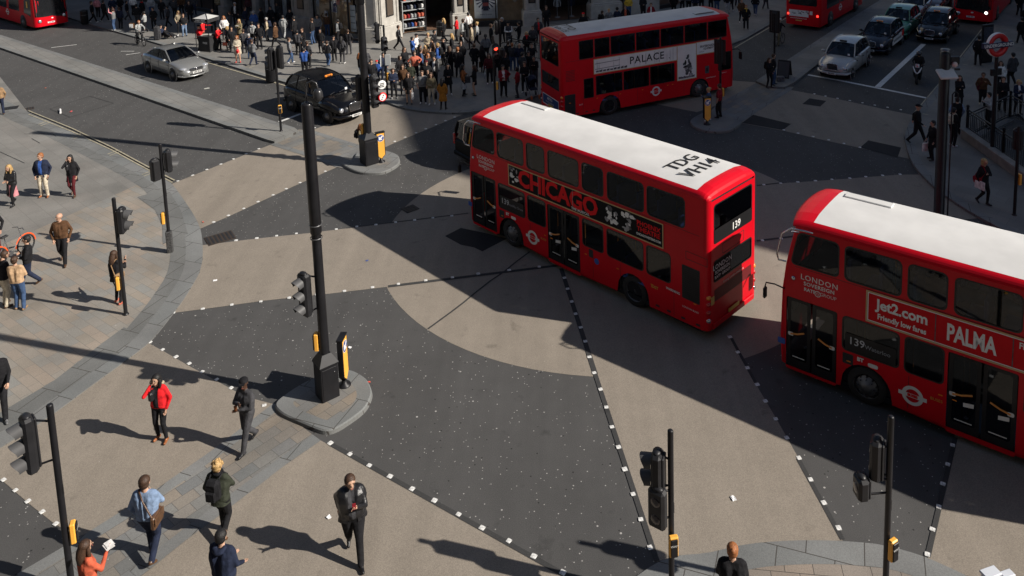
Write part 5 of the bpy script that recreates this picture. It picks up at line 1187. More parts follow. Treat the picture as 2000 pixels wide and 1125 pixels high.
        mm.v = [tuple(M_ @ V(q)) for q in mm.v]; mm.build(nm, [m_], None, label=lb, cat=ct)
    return t
def finish_people():
    dg = None
    bpy.context.window.scene = TMP if bpy.context.window else None
    vl = TMP.view_layers[0]; dg = vl.depsgraph; vl.update()
    for o, t, J, P, s, c in QUEUE:
        me = bpy.data.meshes.new_from_object(o.evaluated_get(dg), depsgraph=dg)
        n = len(me.polygons); ce = np.empty(n * 3, 'f'); me.polygons.foreach_get('center', ce); ce = ce.reshape(-1, 3)
        best = np.full(n, 1e9, 'f'); lab = np.zeros(n, int); slots = {'skin': 0, 'head': 0, 'top': 1, 'arm': 1, 'bot': 2, 'shoe': 3}
        ai = np.zeros(n, int)
        for q, (a, b, r0, r1, lb) in enumerate(P):
            a = np.array(a * s); b = np.array(b * s); d = b - a; L = max(1e-6, float(d @ d)); tt = np.clip((ce - a) @ d / L, 0, 1)
            dist = np.linalg.norm(ce - a - tt[:, None] * d, axis=1) - (r0 + (r1 - r0) * tt) * s * (1.12 if lb in ('top', 'arm') else 1)
            m = dist < best; best[m] = dist[m]; lab[m] = slots[lb]; ai[m] = q
        H = J['H'].z * s; up = ce[:, 2]
        isarm = np.array([P[q][4] == 'arm' for q in ai]); 
        if not c['sleeves']:   # bare forearms
            fore = np.array([P[q][4] == 'arm' and P[q][2] < .05 for q in ai]); lab[fore] = 0
        hem = (lab == 2) & (up > H - .01 * s); lab[hem] = 1
        if c['inner']: m = (lab == 1) & (~isarm) & (ce[:, 0] > .05 * s) & (np.abs(ce[:, 1]) < .06 * s) & (up > H); lab[m] = 4
        if c['legs'] is not None: m = (lab == 2) & (up < H - .12); lab[m] = 5
        hd = np.array(J['hd'] * s); m = (np.linalg.norm(ce - hd, axis=1) < .13 * s); lab[m & (lab == 1)] = 0
        if c['arm']: lab[isarm & (lab == 1)] = 6
        tm = leather(c['top']) if c['leath'] else cloth(c['top'])
        for m_ in (skinm(c['skin']), tm, cloth(c['bot']), leather(c['shoe']) if c['shoe'] in COLS else cloth(c['shoe']), cloth(c['inner'] or 'white'), skinm(c['skin']) if c['legs'] == 'skin' else cloth(c['legs'] or 'black'), cloth(c['arm'] or c['top'])): me.materials.append(m_)
        me.polygons.foreach_set('material_index', lab.astype('i')); me.polygons.foreach_set('use_smooth', np.ones(n, bool)); me.update(); me.name = 'body'
        ob = bpy.data.objects.new('body', me); COL.objects.link(ob); ob.parent = t
    for o, *_ in QUEUE: m = o.data; bpy.data.objects.remove(o); bpy.data.meshes.remove(m)
    if bpy.context.window: bpy.context.window.scene = sc
    bpy.data.scenes.remove(TMP)
# ------------------------------------------------------------------ street furniture
def proj(P):
    d = Vector(P) - EYE; z = d.dot(FW); return 1000 + CX + CF * d.dot(R2) / z, 562.5 + CY - CF * d.dot(U2) / z
def zat(p, py):
    "height above p whose sight line crosses photograph row py"
    lo_, hi_ = 0, 13.5
    for _ in range(40):
        m = (lo_ + hi_) / 2
        if proj((p[0], p[1], m))[1] > py: lo_ = m
        else: hi_ = m
    return lo_
SIGB = mat('signal housing', (.016, .016, .018), .45, var=.3, spec=.4); LENS = mat('dark lens', (.04, .03, .03), .2, coat=.6)
LENSR = mat('lit red man', (.6, .02, .01), .3, emit=(1, .06, .03), es=2.5)
def signal_head(t, c, face_deg, n=3, w=.34, name='signal_head', hood=True, board=False, lit=None):
    "c = centre in the post's frame, face = heading of the lamps"
    X = Matrix.Translation(c) @ rotz(R(face_deg)); h = n * .35 + .08; m = MB()
    m.box((0, 0, 0), (.2, w, h), 0, X, ch=.05); m.box((-.12, 0, 0), (.05, w * .7, h * .9), 0, X, ch=.02); m.ball((.0, 0, h / 2), (.08, w * .36, .05), 10, 6, 0, X)
    if board: m.box((-.02, 0, 0), (.02, w * 1.75, h * 1.12), 0, X, ch=.008)
    o = m.build(name, [SIGB], t)
    for i in range(n):
        z = h / 2 - .215 - i * .35; k = MB()
        if hood:
            N_ = 14; vs = []
            for j in range(N_ + 1):
                a = PI * (-.12 + 1.24 * j / N_); r = .145
                vs += [(.1, r * math.cos(a), z + r * math.sin(a)), (.33 - .1 * (1 - math.sin(max(0, min(PI, a)))), r * .98 * math.cos(a), z - .03 + r * .98 * math.sin(a))]
            k.add(vs, [(2 * j, 2 * j + 1, 2 * j + 3, 2 * j + 2) for j in range(N_)], 0, True, X); k.add([(x, y * .93, z + (q - z) * .93) for x, y, q in vs], [(2 * j, 2 * j + 2, 2 * j + 3, 2 * j + 1) for j in range(N_)], 0, True, X)
            k.build('visor', [mat('visor plastic', (.075, .075, .077), .55, spec=.4)], o)
        k = MB(); k.ball((.1, 0, z), (.02, .1, .1), 14, 8, 0, X); k.build('lamp_lens', [LENSR if lit == i else LENS], o)
    return o
def button_box(t, c, face_deg, s=1.0):
    X = Matrix.Translation(c) @ rotz(R(face_deg)); m = MB()
    m.box((0, 0, 0), (.1 * s, .17 * s, .42 * s), 0, X, ch=.02); m.box((.062 * s, 0, -.0), (.03, .13 * s, .36 * s), 1, X, ch=.008); text(m, 'WAIT', X @ Matrix(((0, 0, 1, .082 * s), (1, 0, 0, 0), (0, 1, 0, .06), (0, 0, 0, 1))), .06, 2); m.box((-.07, 0, .1), (.08, .04, .04), 1, X)
    m.build('push_button_box', [YELLOW, BLACK, LETW], t)
def post(px, py, top, label, r=.057, z=.03, name='traffic_signal', cat='traffic light', group='traffic signal posts', heads=(), boxes=(), base=None):
    p = at(px, py, z); t = thing(name, label, cat, p, 0, group); h = zat(p, top) - z if top is not None else 3.8
    m = MB(); m.cyl((0, 0, -.02), (0, 0, h), r, r, 16); m.ball((0, 0, h), (r, r, r * .6), 12, 6); m.lathe([(r * 1.6, 0), (r * 1.5, .02), (r * 1.02, .05)], 14); m.box((r * .9, 0, h * .55), (.02, .03, .2), 0)
    m.build('post', [BLACK], t)
    if base: m = MB(); m.box((0, 0, base[1] / 2), (base[0], base[0], base[1]), 0, rotz(.3), ch=.02); m.build('base_box', [mat('stickered black box', (.05, .05, .05), .6, var=.9, vs=26)], t)
    for zz, off, fdeg, n, kw in heads:
        br = MB(); 
        for s in (1, -1): br.tube([(0, 0, zz + s * n * .13), (off[0] * .6, off[1] * .6, zz + s * n * .15), (off[0] * .85, off[1] * .85, zz + s * n * .13)], .02, 6)
        br.build('bracket', [BLACK], t); signal_head(t, (off[0], off[1], zz), fdeg, n, **kw)
    for zz, fdeg in boxes: a = R(fdeg); button_box(t, (math.cos(a) * (r + .07), math.sin(a) * (r + .07), zz), fdeg)
    return t, p, h
def H_(p, py): return zat(p, py)
def cabinet_column(px, py, top_py, label, w, hb, r0, r1, zsplit, rings, z, heads, boxes):
    p = at(px, py, z); t = thing('lamp_column', label, 'lamp post', p, 0); m = MB(); X = rotz(R(38))
    m.box((0, 0, hb / 2), (w, w, hb), 0, X, ch=.012); m.box((0, 0, hb + .02), (w * 1.08, w * 1.08, .05), 0, X, ch=.01)
    q = w * .54; m.add([(-q, -q, hb + .045), (q, -q, hb + .045), (q, q, hb + .045), (-q, q, hb + .045), (-.12, -.12, hb + .28), (.12, -.12, hb + .28), (.12, .12, hb + .28), (-.12, .12, hb + .28)], [(0, 1, 5, 4), (1, 2, 6, 5), (2, 3, 7, 6), (3, 0, 4, 7), (4, 5, 6, 7)], 1, False, X)
    m.box((0, -w / 2 - .004, hb / 2), (w * .84, .012, hb * .88), 0, X, ch=.004); m.ball((w * .28, -w / 2 - .012, hb * .8), .018, 8, 6, 2, X); m.build('base_cabinet', [BLACK, BLACK, CHROME], t)
    h = top_py; m = MB(); m.cyl((0, 0, hb), (0, 0, zsplit), r1, r1 * .96, 20); m.lathe([(r1 * .96, zsplit - .05), (r0, zsplit), (r0, h), (r0 * .9, h + .05), (.001, h + .06)], 20)
    m.build('column', [BLACK], t)
    if rings:
        m = MB()
        for q in rings: m.lathe([(r0 + .002, q), (r0 + .01, q + .005), (r0 + .01, q + .03), (r0 + .002, q + .035)], 20)
        m.build('band_clamp', [STEEL], t)
    for zz, off, fdeg, n, kw in heads:
        br = MB()
        for s in (1, -1): br.tube([(0, 0, zz + s * n * .13), (off[0] * .7, off[1] * .7, zz + s * n * .16), (off[0] * .9, off[1] * .9, zz + s * n * .13)], .022, 6)
        br.build('bracket', [BLACK], t); signal_head(t, (off[0], off[1], zz), fdeg, n, **kw)
    for zz, fdeg in boxes: a = R(fdeg); rr = max(r1, .1) + .06; button_box(t, (math.cos(a) * rr, math.sin(a) * rr, zz), fdeg, 1.1)
    return t, p
p = at(640, 772, .12); zt = zat(p, 214)
t, p = cabinet_column(640, 772, zt, 'tall black column with camera on a swan neck rising from the centre island', .47, .93, .142, .122, zat(p, 462), (zat(p, 449), zat(p, 474)), .12, [(zat(p, 578), (-.36, -.12, 0), 232, 3, {})], [(1.52, 185)])
m = MB(); m.lathe([(.08, zt), (.07, zt + .06), (.025, zt + .1)], 14); m.tube([(0, 0, zt), (0, 0, zt + .42), (.05, -.01, zt + .55), (.16, -.02, zt + .61), (.27, -.03, zt + .55), (.3, -.03, zt + .4)], .022, 8)
m.lathe([(.001, .1), (.07, .1), (.1, .04), (.12, -.06), (.115, -.12), (.05, -.2), (.001, -.22)], 18, 0, TR(.3, -.03, zt + .3)); m.build('camera_arm', [mat('camera grey', (.028, .028, .03), .3, spec=.6)], t)
p2 = at(722, 318, .12)
t, p = cabinet_column(722, 318, 12.5, 'very tall black column cut by the top edge, rising from the striped island', .62, 1.15, .2, .165, zat(p2, 12), (), .12, [(zat(p2, 178), (-.3, .1, 0), 165, 3, dict(board=False)), (zat(p2, 182), (.42, -.12, 0), -42, 4, {})], [(1.55, 170)])
zz = zat(p2, 176); m = MB()
for q, mi in ((zz + .12, 0), (zz - .42, 1)):
    X = TR(.75, -.1, q) @ rotz(R(-50)) @ Matrix.Rotation(PI / 2, 4, 'Y'); m.lathe([(.2, -.02), (.2, .02), (.155, .022)], 20, 1 if mi else 0, X); m.lathe([(.155, .024), (.001, .024)], 20, 0, X)
    for k in range(3): m.box((.03, 0, (k - 1) * .07) if not mi else (.03, (k - 1) * .04, (k - 1) * .08), (.01, .2 if not mi else .06, .035), 2, TR(.75, -.1, q) @ rotz(R(-50)))
m.build('round_sign', [ADWHT, LETR, LETB], t)
def bollard(px, py, heading, label, z=.12, arrow=True, h=1.35):
    p = at(px, py, z); t = thing('illuminated_bollard', label, 'bollard', p, R(heading)); m = MB()
    m.lathe([(.17, 0), (.16, .04), (.08, .07), (.06, .16)], 16); m.build('bollard_foot', [BLACK], t)
    sh = [(-.19, .34), (0, .14), (.19, .34), (.19, h), (-.19, h)]; X = Matrix(((0, 0, 1, -.07), (1, 0, 0, 0), (0, 1, 0, 0), (0, 0, 0, 1)))
    m = MB(); m.prism(sh, 0, .14, 0, 0, X); i_ = [(x * .86, .34 + (y - .34) * .97 if y > .3 else .18) for x, y in sh]; m.poly([i_], .146, 1, X); m.prism([(-.205, h), (.205, h), (.205, h + .03), (-.205, h + .03)], -.01, .155, 0, 0, X); m.build('bollard_shell', [BLACK, YELLOW], t)
    m = MB(); c = [(.145 * math.cos(2 * PI * i / 24), h - .24 + .145 * math.sin(2 * PI * i / 24)) for i in range(24)]; m.poly([c], .152, 0, X); c2 = [(x * 1.1, (y - h + .24) * 1.1 + h - .24) for x, y in c]; m.poly([c2], .149, 1, X)
    A = [(.09, .09), (.065, .115), (-.03, .02), (-.03, .07), (-.085, .07), (-.085, -.085), (.07, -.085), (.07, -.03), (.02, -.03), (.115, .065)]
    m.poly([[(-x * 1.0, y + h - .24) if False else (x, y + h - .24) for x, y in A]], .156, 1, X); m.build('keep_left_sign', [mat('sign blue', (.01, .045, .25), .4), WHITE], t); return t
bollard(745, 316, -62, 'yellow keep left bollard with blue arrow disc beside the striped island cabinet'); bollard(1381, 243, -72, 'yellow keep left bollard with blue arrow disc on the shaded right island'); bollard(673, 752, -4, 'black cased bollard with yellow face turned mostly edge on beside the centre column')
# signal posts
p = at(333, 492, .03); post(333, 492, 282, 'signal post with a stickered base box at the curved left kerb', heads=[(zat(p, 318), (.19, .1, 0), 30, 2, {}), (zat(p, 332), (-.22, -.05, 0), 140, 2, dict(hood=False))], boxes=[(1.28, 195)], base=(.2, .78))
p = at(246, 614, .03); post(246, 614, 388, 'signal post in front of the woman with pink trainers', heads=[(zat(p, 432), (.2, -.02, 0), 5, 2, {})], boxes=[(1.05, 200)])
p = at(141, 1150, .03); post(141, 1150, 792, 'tall signal post at the bottom left with three hooded lamps', r=.062, heads=[(zat(p, 862), (-.42, -.08, 0), 225, 3, {})], boxes=[(1.2, 20)])
p = at(1312, 1168, .03); post(1312, 1168, 842, 'signal post with stacked heads at the bottom centre right', r=.055, heads=[(zat(p, 925), (-.24, .04, 0), 160, 2, {}), (zat(p, 985), (-.26, -.1, 0), 235, 2, dict(hood=False))], boxes=[(1.22, -80)])
p = at(1728, 1188, .03); post(1728, 1188, 815, 'signal post with two black heads in front of the Jet2.com bus', r=.055, heads=[(zat(p, 905), (-.2, .1, 0), 150, 2, dict(hood=False, board=False)), (zat(p, 952), (-.5, .0, 0), 185, 1, dict(hood=False, w=.32))], boxes=[(1.32, -60)])
p = at(549, 256, .12); post(549, 256, 100, 'signal post on the end of the long median strip', z=.12, heads=[(zat(p, 121), (-.26, .1, 0), 150, 3, {}), (zat(p, 118), (.2, .1, 0), 60, 3, dict(hood=False))], boxes=[(1.15, -60)])
p = at(757, 192, .1); post(757, 192, 50, 'signal post with white sign backs beside the sunlit pier', z=.1, heads=[(zat(p, 68), (-.4, .05, 0), 200, 3, {}), (zat(p, 88), (.02, -.2, 0), -60, 2, {})], boxes=[(1.25, -30)])
m = MB(); m.box((p.x - .25, p.y, zat(p, 118)), (.03, .35, .62), 0, None, ch=.01); m.box((p.x + .15, p.y - .12, zat(p, 116)), (.3, .03, .6), 0, None, ch=.01); m.build('sign_plate', [mat('grey sign back', (.5, .52, .52), .5)], None, label='pair of plain grey white sign backs on the post by the sunlit pier', cat='sign')
p = at(968, 215, .1); post(968, 215, 70, 'signal post with a lit red man in front of the crowd', z=.1, heads=[(zat(p, 103), (.12, -.12, 0), -75, 2, dict(lit=0)), (zat(p, 107), (.45, .1, 0), 20, 1, dict(hood=False, w=.5))], boxes=[(1.3, 0)])
p = at(979, 150, .1); post(979, 150, 40, 'second thin signal post behind the red man', z=.1, heads=[(zat(p, 58), (-.2, .05, 0), 200, 2, dict(hood=False))])
p = at(1407, 226, .12); post(1407, 226, 74, 'signal post on the shaded right island in front of the PALACE advert', z=.12, heads=[(zat(p, 108), (.02, .2, 0), 60, 3, dict(hood=False, board=True))], boxes=[(1.2, 10)])
p = at(1512, 160, .12); post(1512, 160, 26, 'signal post at the tip of the right hand median', z=.12, heads=[(zat(p, 48), (.05, .2, 0), 55, 3, dict(hood=False, board=True))])
p = at(1981, 420, .1); post(1981, 420, 248, 'signal post with yellow box near the station parapet', z=.1, heads=[(zat(p, 282), (.1, .2, 0), 60, 2, dict(hood=False))], boxes=[(1.35, 10)])
# the tall right lamp column with camera and square lamp
p = at(1833, 431, 0); t = thing('lamp_column', 'tall black column with a square white lamp on top, right of the road', 'lamp post', p); h = zat(p, 106)
m = MB(); m.lathe([(.24, 0), (.22, .1), (.18, .14), (.175, h), (.14, h + .08), (.001, h + .1)], 24); m.build('column', [BLACK], t)
m = MB(); m.lathe([(.16, h + .14), (.16, h + .18), (.001, h + .2)], 20); m.lathe([(.05, h + .06), (.05, h + .15)], 12); m.build('cap', [STEEL], t)
zz = zat(p, 140); m = MB(); m.box((0, 0, 0), (.62, .5, .1), 0, TR(-.05, -.28, zz) @ Matrix.Rotation(R(25), 4, 'X'), ch=.03); m.build('square_lamp', [mat('pale lamp cover', (.5, .5, .48), .5)], t)
zz = zat(p, 124); m = MB(); m.box((.33, .0, zz + .1), (.35, .12, .3), 1, ch=.03); m.ball((.3, -.1, zz - .02), .1, 12, 8, 0); m.box((.42, -.05, zz - .2), (.18, .1, .08), 1, ch=.02); m.tube([(.15, 0, zz), (.45, 0, zz)], .03, 6, 1); m.build('camera', [mat('pale camera', (.6, .5, .45), .3), BLACK], t)
p = at(1850, 432, .1); t = thing('signal_hoop', 'thin black tube with a hooked top beside the tall right lamp column', 'pole', p); h = zat(p, 190); m = MB(); m.tube([(0, 0, 0), (0, 0, h), (.1, 0, h + .12), (.2, 0, h + .02), (.2, 0, h - .2)], .025, 8); m.build('tube', [BLACK], t)
# station sign on its post
p = at(1937, 306, .1); t = thing('station_sign', 'red ring station sign reading UNDERGROUND on a black post', 'sign', p, R(-75)); zc = zat(p, 92)
m = MB(); m.cyl((0, 0, 0), (0, 0, zc - .5), .085, .075, 16); m.lathe([(.16, 0), (.14, .1), (.09, .15)], 16); m.build('post', [BLACK], t)
X = TR(0, 0, zc) @ Matrix.Rotation(PI / 2, 4, 'Y'); m = MB(); m.lathe([(.31, -.09), (.5, -.09), (.5, .09), (.31, .09), (.31, -.09)], 36, 0, X); m.lathe([(.5, -.07), (.515, -.07), (.515, .07), (.5, .07)], 36, 1, X); m.build('ring', [mat('station red', (.5, .015, .015), .4), WHITE], t)
m = MB(); m.box((0, 0, zc), (.2, 1.42, .24), 0, ch=.015); text(m, 'UNDERGROUND', Matrix(((0, 0, 1, .104), (1, 0, 0, 0), (0, 1, 0, zc), (0, 0, 0, 1))), .2, 1, bold=.004, sx=.95); m.build('name_bar', [mat('station blue', (.012, .018, .06), .4), LETW], t)
m = MB(); m.box((0, .0, zat(p, 145)), (.12, .55, .3), 0, ch=.03); m.build('camera_box', [BLACK], t)
p = at(1926, 122, .1); t = thing('information_totem', 'dark information totem behind the man in black at the right kerb', 'totem', p, R(-75)); m = MB(); m.box((0, 0, 1.15), (.14, .75, 2.3), 0, ch=.02); m.build('slab', [BLACK], t); m = MB(); m.box((.075, 0, 1.6), (.01, .62, 1.1), 0); m.build('map_panel', [mat('map panel', (.05, .06, .08), .3, var=.5, vs=10)], t)
# station stairwell: parapet and railings
def rail_run(a, b, z0, zb, name_label, h=1.05, step=.14, posts=True, drop=0):
    A = Vector((a[0], a[1], z0)); B = Vector((b[0], b[1], z0 - drop)); t = thing('railing', name_label, 'railing', A, 0, 'railings round the station stairs'); D = B - A; L = D.length; m = MB()
    m.tube([(0, 0, h), D + Vector((0, 0, h))], .035, 8); m.tube([(0, 0, .12), D + Vector((0, 0, .12))], .02, 6); m.tube([(0, 0, h - .14), D + Vector((0, 0, h - .14))], .018, 6); m.build('rails', [BLACK], t)
    m = MB(); n = int(L / step)
    for i in range(1, n): q = D * (i / n); m.cyl(q + Vector((0, 0, .1)), q + Vector((0, 0, h - .1)), .011, n=5)
    m.build('bars', [BLACK], t); 
    for q in ((0, 1) if posts else ()): m = MB(); c = D * q; m.cyl(c + Vector((0, 0, 0)), c + Vector((0, 0, h + .1)), .06, .055, 12); m.ball(c + Vector((0, 0, h + .16)), .075, 10, 8); m.build('rail_post', [BLACK], t)
    return t
S = [at(x, y, .1) for x, y in [(1868, 268), (1893, 262), (1963, 312), (2060, 385)]]
c1, c2, c3, c4, c5 = at(1888, 268, .1), at(1958, 318, .1), at(1972, 228, .1), at(2030, 262, .1), at(2060, 392, .1)
rail_run(c1, c2, .45, 0, 'black railing along the left side of the station stairs', h=.95); rail_run(c2, c5, .45, 0, 'black railing continuing past the corner ball of the station stairs', h=.95)
rail_run(c1, c3, .12, 0, 'black railing across the head of the station stairs'); rail_run(c3, c4, .12, 0, 'black railing behind the station stairs at the right edge')
q1, q2 = at(1905, 285, .1), at(1990, 345, .1); dn = (c2 - c1).normalized(); sd = Vector((dn.y, -dn.x, 0)); sd = -sd if sd.x < 0 else sd
t = thing('parapet_wall', 'low pale stone parapet beside the station stairs', 'wall', c1); m = MB(); D = (c5 - c1); D.z = 0; L = D.length; a = math.atan2(D.y, D.x)
m.box((L / 2, -.12, .2), (L, .34, .4), 0, rotz(a), ch=.03); m.build('wall', [mat('parapet stone', (.2, .19, .17), .8, var=.2, bump=.3)], t); m = MB(); m.box((L / 2, -.12, .42), (L + .1, .42, .07), 0, rotz(a), ch=.02); m.build('coping', [mat('parapet coping', (.24, .23, .21), .8, var=.2)], t)
STX3 = [Vector((p.x, p.y)) for p in STX]; t = thing('station_stairs', 'dark stairwell with metal edged steps going down to the station', 'stairs', (STX3[0].x, STX3[0].y, 0)); o = STX3[0]
m = MB(); k = len(STX3); vs = [(p.x - o.x, p.y - o.y, .1) for p in STX3] + [(p.x - o.x, p.y - o.y, -2.6) for p in STX3]; m.add(vs, [(i, (i + 1) % k, k + (i + 1) % k, k + i) for i in range(k)], 0); m.poly([[(p.x - o.x, p.y - o.y) for p in STX3]], -2.6, 1); m.build('stairwell', [mat('stairwell tiles', (.07, .07, .07), .5), BLACKM], t)
m = MB(); m2 = MB(); dv = (STX3[1] - STX3[0]).normalized(); nv_ = (STX3[5] - STX3[0])
for i in range(10):
    c = (STX3[5] - o) * .5 + (dv * (.3 + i * .34)); w_ = nv_.length * .86; aa = math.atan2(nv_.y, nv_.x); m.box((c.x, c.y, -.05 - i * .17 - .6), (w_, .34, 1.2), 0, None) if False else m.box((0, 0, 0), (w_, .34, .17), 0, TR(c.x, c.y, -.0 - i * .17) @ rotz(aa)); m2.box((0, -.15, .09), (w_, .04, .012), 0, TR(c.x, c.y, -i * .17) @ rotz(aa))
m.build('steps', [mat('stair stone', (.12, .12, .12), .7)], t); m2.build('step_edges', [STEEL], t)
# railings beside the far bus rear
a_, b_ = at(1000, 108, .1), at(1056, 118, .1); rail_run(a_, b_, .1, 0, 'black railings with ring pattern behind the PALACE bus', h=1.1)['group'] = 'railings on the shop corner'
# newspaper stand
p = at(408, 98, .1); t = thing('newspaper_stand', 'black newspaper stand under a pale four sided canopy with HOT NEWS board', 'kiosk', p, R(-20))
m = MB(); m.box((0, 0, .5), (1.0, .8, 1.0), 0, ch=.03); m.box((0, 0, 1.03), (1.1, .9, .06), 0, ch=.02); m.build('counter', [BLACKM], t)
m = MB(); 
for x in (-.55, .55):
    for y in (-.5, .5): m.cyl((x, y, 0), (x, y, 2.05), .025, n=8)
m.build('frame', [BLACK], t)
m = MB(); P4 = [(-.62, -.57, 2.3), (.62, -.57, 2.3), (.62, .57, 2.3), (-.62, .57, 2.3)]
for i in range(4): a, b = P4[i], P4[(i + 1) % 4]; m.add([a, b, (0, 0, 2.55)], [(0, 1, 2)], 0); m.add([(a[0], a[1], 2.05), (b[0], b[1], 2.05), b, a], [(0, 1, 2, 3)], 1)
m.add(P4, [(3, 2, 1, 0)], 1)
for i in range(4): m.tube([P4[i], (0, 0, 2.56)], .025, 6, 1)
m.build('canopy', [mat('pale canopy', (.5, .5, .48), .6), BLACKM], t)
m = MB(); X = Matrix(((1, 0, 0, 0), (0, 0, -1, -.575), (0, 1, 0, 2.17), (0, 0, 0, 1))); text(m, 'STREET PRESS', X @ TR(0, .02, .01), .13, 0, bold=.006); m.poly([[(-.5, -.1), (.5, -.1), (.5, -.06), (-.5, -.06)]], .006, 0, X); X = Matrix(((0, 0, -1, -.625), (-1, 0, 0, 0), (0, 1, 0, 2.17), (0, 0, 0, 1))); m.poly([rrect(-.5, .0, -.1, .1, .01, 1)], .01, 1, X); X = Matrix(((1, 0, 0, .1), (0, 0, -1, -.41), (0, 1, 0, .6), (0, 0, 0, 1))); text(m, 'FREE', X, .18, 0, bold=.004); m.build('lettering', [LETW, LETR], t)
m = MB(); 
for i in range(4): m.box((-.2 + i * .13, -.1, 1.09 + i * .01), (.3, .4, .06), 0, ch=.005)
m.build('newspaper_pile', [mat('newsprint', (.42, .41, .38), .8, var=.3, vs=15)], None, label='pile of newspapers on the black stand counter', cat='newspapers').location = p
# a frame board and boxes on the median
p = at(1532, 150, .12); t = thing('a_frame_board', 'tilted black A frame board standing on the median tip', 'sign', p, R(-30)); m = MB()
for s in (1, -1): m.box((0, 0, 0), (.7, .03, 1.0), 0, TR(0, s * .2, .5) @ Matrix.Rotation(s * .35, 4, 'X'), ch=.008)
m.build('board', [BLACK], t); m = MB(); m.box((0, 0, 0), (.6, .01, .86), 0, TR(0, -.222, .5) @ Matrix.Rotation(-.35, 4, 'X')); m.build('board_face', [mat('slate board', (.05, .052, .055), .6)], t)
m = MB(); m.box((0, 0, .13), (.42, .32, .26), 0, ch=.02); m.build('crate', [GREY2], None, label='dark crate at the foot of the A frame board', cat='crate').location = at(1524, 158, .12)
# bins
def bin_(px, py, label, z=.1, s=1):
    p = at(px, py, z); t = thing('litter_bin', label, 'bin', p, .4); m = MB(); m.lathe([(.26 * s, 0), (.28 * s, .05), (.28 * s, .95 * s), (.3 * s, 1.0 * s), (.24 * s, 1.08 * s), (.14 * s, 1.1 * s), (.13 * s, 1.0 * s), (.001, .98 * s)], 20); m.build('drum', [BLACK], t)
    m = MB(); m.lathe([(.285 * s, .7 * s), (.29 * s, .7 * s), (.29 * s, .74 * s), (.285 * s, .74 * s)], 20); m.build('band', [STEEL], t)
bin_(530, 158, 'round black litter bin beside the signal heads near the taxi', s=1.1); bin_(861, 70, 'black litter bin at the foot of the clothes shop corner'); bin_(166, 46, 'brown planter bin beside the curved bus')
# bicycles
def bicycle(px, py, heading, label, col, z=0, tyre=BLACKM, mud=None, group='bicycles'):
    p = at(px, py, z); t = thing('bicycle', label, 'bicycle', p, R(heading), group); fm = mat('bike ' + str(col), col, .35, coat=.6)
    for x in (-.52, .52):
        X = TR(x, 0, .34) @ Matrix.Rotation(PI / 2, 4, 'X'); m = MB(); m.lathe([(.3, -.02), (.34, -.018), (.345, 0), (.34, .018), (.3, .02), (.3, -.02)], 28, 0, X)
        for i in range(10): a = 2 * PI * i / 10; m.cyl((.03 * math.cos(a + .5), .03 * math.sin(a + .5), 0), (.3 * math.cos(a), .3 * math.sin(a), 0), .003, n=4, mi=1, X=X)
        m.cyl((0, 0, -.04), (0, 0, .04), .03, n=8, mi=1, X=X); m.build('wheel', [tyre, STEEL], t)
        if mud: m = MB(); m.tube([(x + .37 * math.cos(a), 0, .34 + .37 * math.sin(a)) for a in [PI * (.0 + i / 10) for i in range(11)]], .03, 6, flat=.4); m.build('mudguard', [mat('mudguard', mud, .4, coat=.5)], t)
    m = MB(); bb = (-.08, 0, .3); st = (-.2, 0, .78); hd1 = (.36, 0, .8); hd0 = (.4, 0, .62)
    for a, b in ((bb, st), (bb, hd0), (st, hd1), (hd1, hd0), (hd0, (.52, 0, .34)), (st, (-.52, 0, .34)), (bb, (-.52, 0, .34))): m.cyl(a, b, .018, n=8)
    m.build('frame', [fm], t); m = MB(); m.tube([hd1, (.33, 0, 1.0), (.38, .12, 1.03), (.3, .28, 1.02)], .014, 6); m.tube([(.33, 0, 1.0), (.38, -.12, 1.03), (.3, -.28, 1.02)], .014, 6); m.build('handlebar', [STEEL], t)
    m = MB(); m.cyl(st, (-.22, 0, .95), .014, n=6); m.box((-.22, 0, .97), (.26, .14, .06), 0, ch=.025); m.build('saddle', [BLACKM], t); m = MB(); m.cyl((-.08, -.06, .3), (-.08, .06, .3), .09, n=16); m.box((-.0, .1, .2), (.09, .08, .02), 0); m.box((-.16, -.1, .4), (.09, .08, .02), 0); m.build('crank', [STEEL], t)
    return p
bicycle(275, 88, -40, 'dark bicycle ridden along the far kerb toward the silver car', (.02, .02, .022))
Pn_ = []
p = at(275, 88); a = R(-40); person(0, 0, -40, 'cyclist in grey hooded top with a rucksack riding toward the silver car', 1.75, 'lgrey', 'black', 'black', hair=('short', 'rust'), pose='bike', arms=('bars', 'bars'), lean=.3, world=(p.x - .2 * math.cos(a), p.y - .2 * math.sin(a), .06), extras=[('backpack', 'black', 'rucksack on the back of the cyclist in grey')])
bicycle(1522, 88, 50, 'bicycle in the shade behind the median signal post', (.02, .02, .022)); p = at(1522, 88); a = R(50)
person(0, 0, 50, 'cyclist in dark clothes riding behind the red bus', 1.75, 'black', 'khaki', 'black', hair=('hat', 'white'), pose='bike', arms=('bars', 'bars'), lean=.35, world=(p.x - .2 * math.cos(a), p.y - .2 * math.sin(a), .06))
bicycle(26, 508, 70, 'parked hire bicycle with bright orange mudguards beside the group at the left', (.12, .12, .12), z=.03, mud=(.7, .1, .02))
